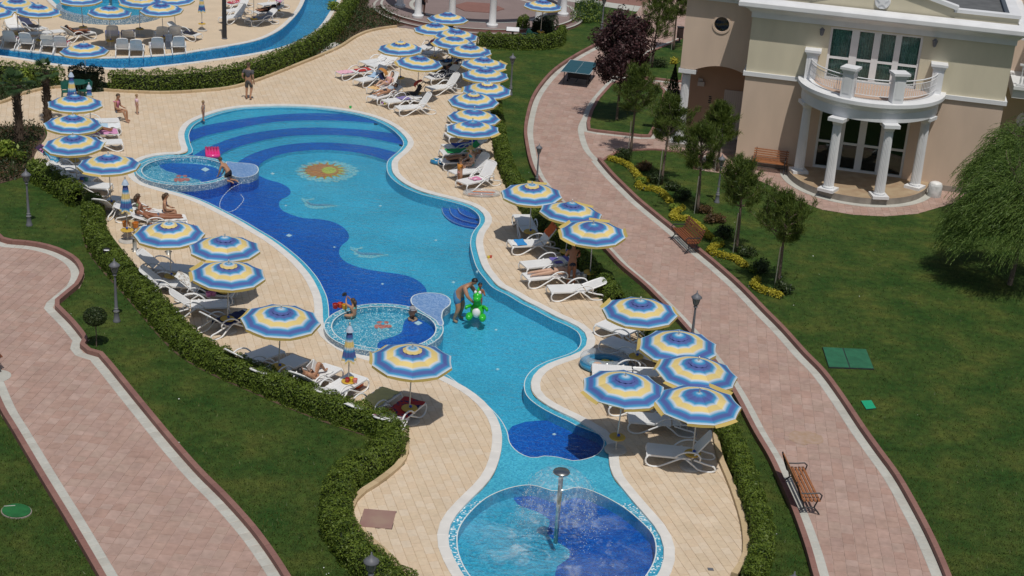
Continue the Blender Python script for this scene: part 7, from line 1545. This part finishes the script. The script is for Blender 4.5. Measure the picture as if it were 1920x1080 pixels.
BEND = dict(pel=(0, 0, .93), spi=(.10, 0, 1.06), che=(.30, 0, 1.22), nec=(.42, 0, 1.32), hd1=(.48, 0, 1.37), hd2=(.54, 0, 1.42), hd3=(.57, 0, 1.49), shL=(.30, .19, 1.24), elL=(.46, .24, 1.00), wrL=(.62, .14, .84), haL=(.68, .12, .80), shR=(.30, -.19, 1.24), elR=(.44, -.26, 1.00), wrR=(.58, -.16, .82), haR=(.65, -.14, .78), hiL=(0, .1, .88), knL=(.12, .16, .50), anL=(.0, .18, .08), toL=(.15, .2, .03), hiR=(0, -.1, .88), knR=(.12, -.16, .48), anR=(-.02, -.18, .08), toR=(.13, -.2, .03), _face=(.8, -.2, -.5))
def strip_face(J): return J
BENDC = dict(BEND); 
person('man in blue swim shorts bending over a green inflatable in the pool', g3(856,601,-.42), R_(-22), BEND, 1.84, bulk=1.42, skin=SKIN, hair=HAIRK, bottoms=(.05, .22, .42), leg=.7)
person('child behind the green inflatable in the pool', g3(897,585,-.42), R_(-60), dict(elL=(.1, .25, 1.2), wrL=(.25, .2, 1.15), haL=(.32, .2, 1.15)), 1.0, SKIND, HAIRK, bottoms=RED, child=True)
person('shirtless man in dark trunks seen from behind by the path trio', g3(1070,535,.02), R_(100), dict(BASE, elL=(.12, .25, 1.15), wrL=(.30, .16, 1.05), haL=(.36, .14, 1.04), elR=(.10, -.26, 1.13), wrR=(.28, -.18, 1.0), haR=(.34, -.16, .98), hd2=(.06, 0, 1.625), hd3=(.07, 0, 1.70)), 1.62, SKIND, HAIRK, bottoms=(.012, .014, .03), leg=.42)
person('small girl in an orange swimsuit standing by the loungers', g3(861,347,.02), R_(40), dict(elL=(.12, .2, 1.2), wrL=(.28, .1, 1.22), haL=(.34, .08, 1.22), elR=(.12, -.2, 1.18), wrR=(.28, -.1, 1.2), haR=(.34, -.08, 1.2)), 1.1, SKIN, HAIRB, tops=(.65, .26, .04), bottoms=(.65, .3, .28), child=True, sleeve=.1, leg=.2)
person('woman in a straw sun hat and turquoise top sitting on a lounger', g3(884,326,.02), R_(215), SIT, 1.65, SKINP, HAIRB, tops=('bikini', (.02, .4, .5)), bottoms=(.02, .3, .4), fem=True, leg=.1, hat=(.62, .5, .2))
def lying(key, prone=False, bent=0., raise_=0.):
    t, ang = LOUNGERS[key]; a = R_(ang)
    def pt(d, y, up=.0): x, z = prof(ang, d); return (x, y, z+up) if d < 1.15 else (x-math.sin(a)*up, y, z+math.cos(a)*up)
    J = dict(pel=pt(1.02, 0, .11), spi=pt(1.18, 0, .11), che=pt(1.40, 0, .12), nec=pt(1.56, 0, .10), hd1=pt(1.64, 0, .10), hd2=pt(1.72, 0, .11), hd3=pt(1.80, 0, .11))
    for s, q in (('L', 1), ('R', -1)):
        J['sh'+s] = pt(1.47, q*.17, .11); J['el'+s] = pt(1.25, q*.25, .07); J['wr'+s] = pt(1.03, q*.22, .09); J['ha'+s] = pt(.95, q*.18, .11)
        J['hi'+s] = pt(.98, q*.09, .10); b_ = bent if s == 'L' else bent*.6
        J['kn'+s] = pt(.58+b_*.25, q*.11, .08+b_*.36); J['an'+s] = pt(.18+b_*.35, q*.12, .06); J['to'+s] = pt(.10+b_*.35, q*.14, .13 if not prone else .02)
    n = (-math.sin(a), 0, math.cos(a)); J['_face'] = n if not prone else (.3, .9, -.1)
    return t, J
def lyer(key, label, **k):
    t, J = lying(key, k.pop('prone', False), k.pop('bent', 0.)); h = k.pop('h', 1.70); q = 1.75/h
    J = {n: (tuple(c*q for c in v) if n != '_face' else v) for n, v in J.items()}
    return person(label, tuple(t.location), t.rotation_euler.z, J, h, **k)
lyer('b2', 'woman lying on her front on a white lounger, right bank', prone=True, h=1.65, skin=SKINP, hair=HAIRB, bottoms=BLK, leg=.15, fem=True, tops=('bikini', BLK))
lyer('d3', 'man in black shorts lying beside the black pushchair', bent=.2, h=1.78, skin=SKIN, hair=HAIRK, bottoms=(.015, .018, .03), leg=.6, tops=(.35, .42, .5), sleeve=.4)
lyer('d4', 'woman in a pale pink top reclining upright on a lounger, far bank', bent=.5, h=1.62, skin=SKINP, hair=HAIRK, tops=(.66, .34, .32), bottoms=(.4, .35, .6), fem=True, leg=.15, sleeve=.2)
lyer('f4', 'woman with bent knees reading beside the long hedge', bent=1., h=1.68, skin=SKIN, hair=HAIRK, tops=('bikini', BLK), bottoms=BLK, fem=True, leg=.1)
lyer('h2', 'man in grey-blue trunks sunbathing on his front, left bank', prone=True, h=1.8, skin=SKIND, hair=HAIRB, bottoms=(.07, .10, .16), leg=.2)
lyer('h1', 'deeply tanned sunbather mostly hidden under a yellow-capped parasol', bent=.1, h=1.7, skin=SKIND, hair=HAIRB, bottoms=RED, leg=.2)
lyer('i2', 'dark-haired person reclining on the pink-towel lounger, left stack', bent=.3, h=1.65, skin=SKIND, hair=HAIRK, tops=(.09, .05, .2), bottoms=(.05, .03, .1), sleeve=.3, leg=.3)
lyer('c3', 'person lying in shade behind the girl in orange', bent=.2, h=1.7, skin=SKIN, hair=HAIRK, bottoms=BLK, leg=.4)
lyer('e3', 'person in black lying in the shade of the leaning parasols', bent=.1, h=1.7, skin=SKIND, hair=HAIRK, tops=BLK, bottoms=BLK, leg=.6)
lyer('l3', 'person in a dark shirt lying under the terrace parasols', bent=.2, h=1.75, skin=SKIND, hair=HAIRK, tops=(.03, .02, .02), bottoms=(.03, .03, .05), leg=.6)
lyer('j5', 'person in black lying near the river bend', bent=.1, h=1.7, skin=SKIND, hair=HAIRK, tops=BLK, bottoms=BLK, leg=.6)
t, ang = LOUNGERS['h3']; lp = t.location
person('woman with sunglasses leaning on her arm on a left-bank lounger', (lp.x, lp.y, -.10), t.rotation_euler.z+R_(215), dict(SIT, spi=(-.05, .0, .63), che=(-.14, .0, .82), nec=(-.17, 0, .96), hd1=(-.16, 0, 1.04), hd2=(-.14, 0, 1.12), hd3=(-.15, 0, 1.20), shL=(-.14, .18, .88), shR=(-.14, -.18, .88), elR=(-.26, -.28, .68), wrR=(-.30, -.34, .50), haR=(-.28, -.36, .46), elL=(-.02, .22, .66), wrL=(.18, .12, .62), haL=(.25, .1, .62)), 1.68, SKIND, HAIRB, True, tops=('bikini', (.3, .4, .2)), bottoms=(.3, .4, .2), fem=True, leg=.1)
person('brown-haired woman sitting between the sunbathing man and the oval floats', g3(308,418,-.06), R_(10), SIT, 1.6, SKIN, HAIRB, True, tops=('bikini', NAVY), bottoms=NAVY, fem=True, leg=.1)
# reading matter and a cap
t, ang = LOUNGERS['f4']; mt = Matrix.Translation(t.location) @ Matrix.Rotation(t.rotation_euler.z, 4, 'Z')
b = MB(); b.box((.02, .06, .0), (.24, .02, .30), 0, 0, rx=.3); b.box((.02, -.04, .0), (.24, .02, .30), 0, 0, rx=-.3); o = b.build('open_book', M['white'], label='white open book held by the reading woman', cat='book'); o.matrix_world = mt @ Matrix.Translation((.05, 0, .74)) @ Matrix.Rotation(R_(-50), 4, 'Y')
c = G2(772,600,0); b = MB(); b.sphere((0, 0, 0), (.115, .105, .085), 12, 8); b.box((.09, 0, -.02), (.12, .14, .012)); b.build('peaked_hat', flat((.28, .29, .32), .8), None, True, loc=(c[0]+.01, c[1]-.04, .42), rot=(0, 0, R_(-70)), label='grey sun cap on the child in the near paddling pool', cat='cap')
c = G2(657,592,0); b = MB(); b.box((0, 0, 0), (.07, .14, .09)); b.tube([(-.03, 0, 0), (-.08, 0, 0)], .03, 8); b.build('camera', M['iron'], loc=(c[0]-.22, c[1]+.11, .68), rot=(0, 0, R_(150)), label='small black camera held up in the near paddling pool', cat='camera')
# the green inflatable
c = G2(894,592,-.045); dg = thing('inflatable_dinosaur', 'green inflatable ride-on dinosaur with a white belly floating in the pool', 'inflatable', (c[0], c[1], -.10), R_(-95)); gm = flat((.03, .48, .04), .18)
b = MB(); b.sphere((0, 0, .25), (.26, .23, .26), 16, 10); b.tube([(.02, 0, .4), (.06, 0, .58), (.10, 0, .70)], [.15, .11, .12], 12); b.build('body', gm, dg, True)
b = MB(); b.sphere((.12, 0, .80), (.16, .15, .14), 14, 10); b.sphere((.24, 0, .74), (.13, .13, .10), 12, 8); hd = b.build('head', gm, dg, True)
for q in (-1, 1):
    b = MB(); b.sphere((.14, q*.07, .93), (.05, .05, .06), 10, 6); e_ = b.build('eye', M['white'], hd, True)
    b = MB(); b.sphere((.26, q*.22, .12), (.20, .12, .13), 12, 8); b.build('foot', gm, dg, True); b = MB(); b.tube([(.05, q*.2, .42), (.16, q*.33, .40), (.22, q*.34, .36)], [.06, .055, .05], 8); b.build('arm', gm, dg, True)
b = MB(); b.sphere((.20, 0, .24), (.09, .14, .17), 12, 8); b.build('belly', M['white'], dg, True); b = MB(); b.tube([(-.2, 0, .22), (-.36, 0, .28), (-.46, 0, .42)], [.15, .10, .03], 10); b.build('tail', gm, dg, True)
for k in range(3): b = MB(); b.lathe([(.06, 0), (.0, .14)], 8); b.build('crest', gm, dg, loc=(-.02-.08*k, 0, .92-.16*k), rot=(0, R_(-30-20*k), 0))
bpy.context.view_layer.update(); dgp = bpy.context.evaluated_depsgraph_get()
for o in TOBAKE:
    me = bpy.data.meshes.new_from_object(o.evaluated_get(dgp)); mats = list(o.data.materials)
    o.modifiers.clear(); old = o.data; o.data = me; me.name = o.name
    if not me.materials: [me.materials.append(m) for m in mats]
    me.shade_smooth(); bpy.data.meshes.remove(old)
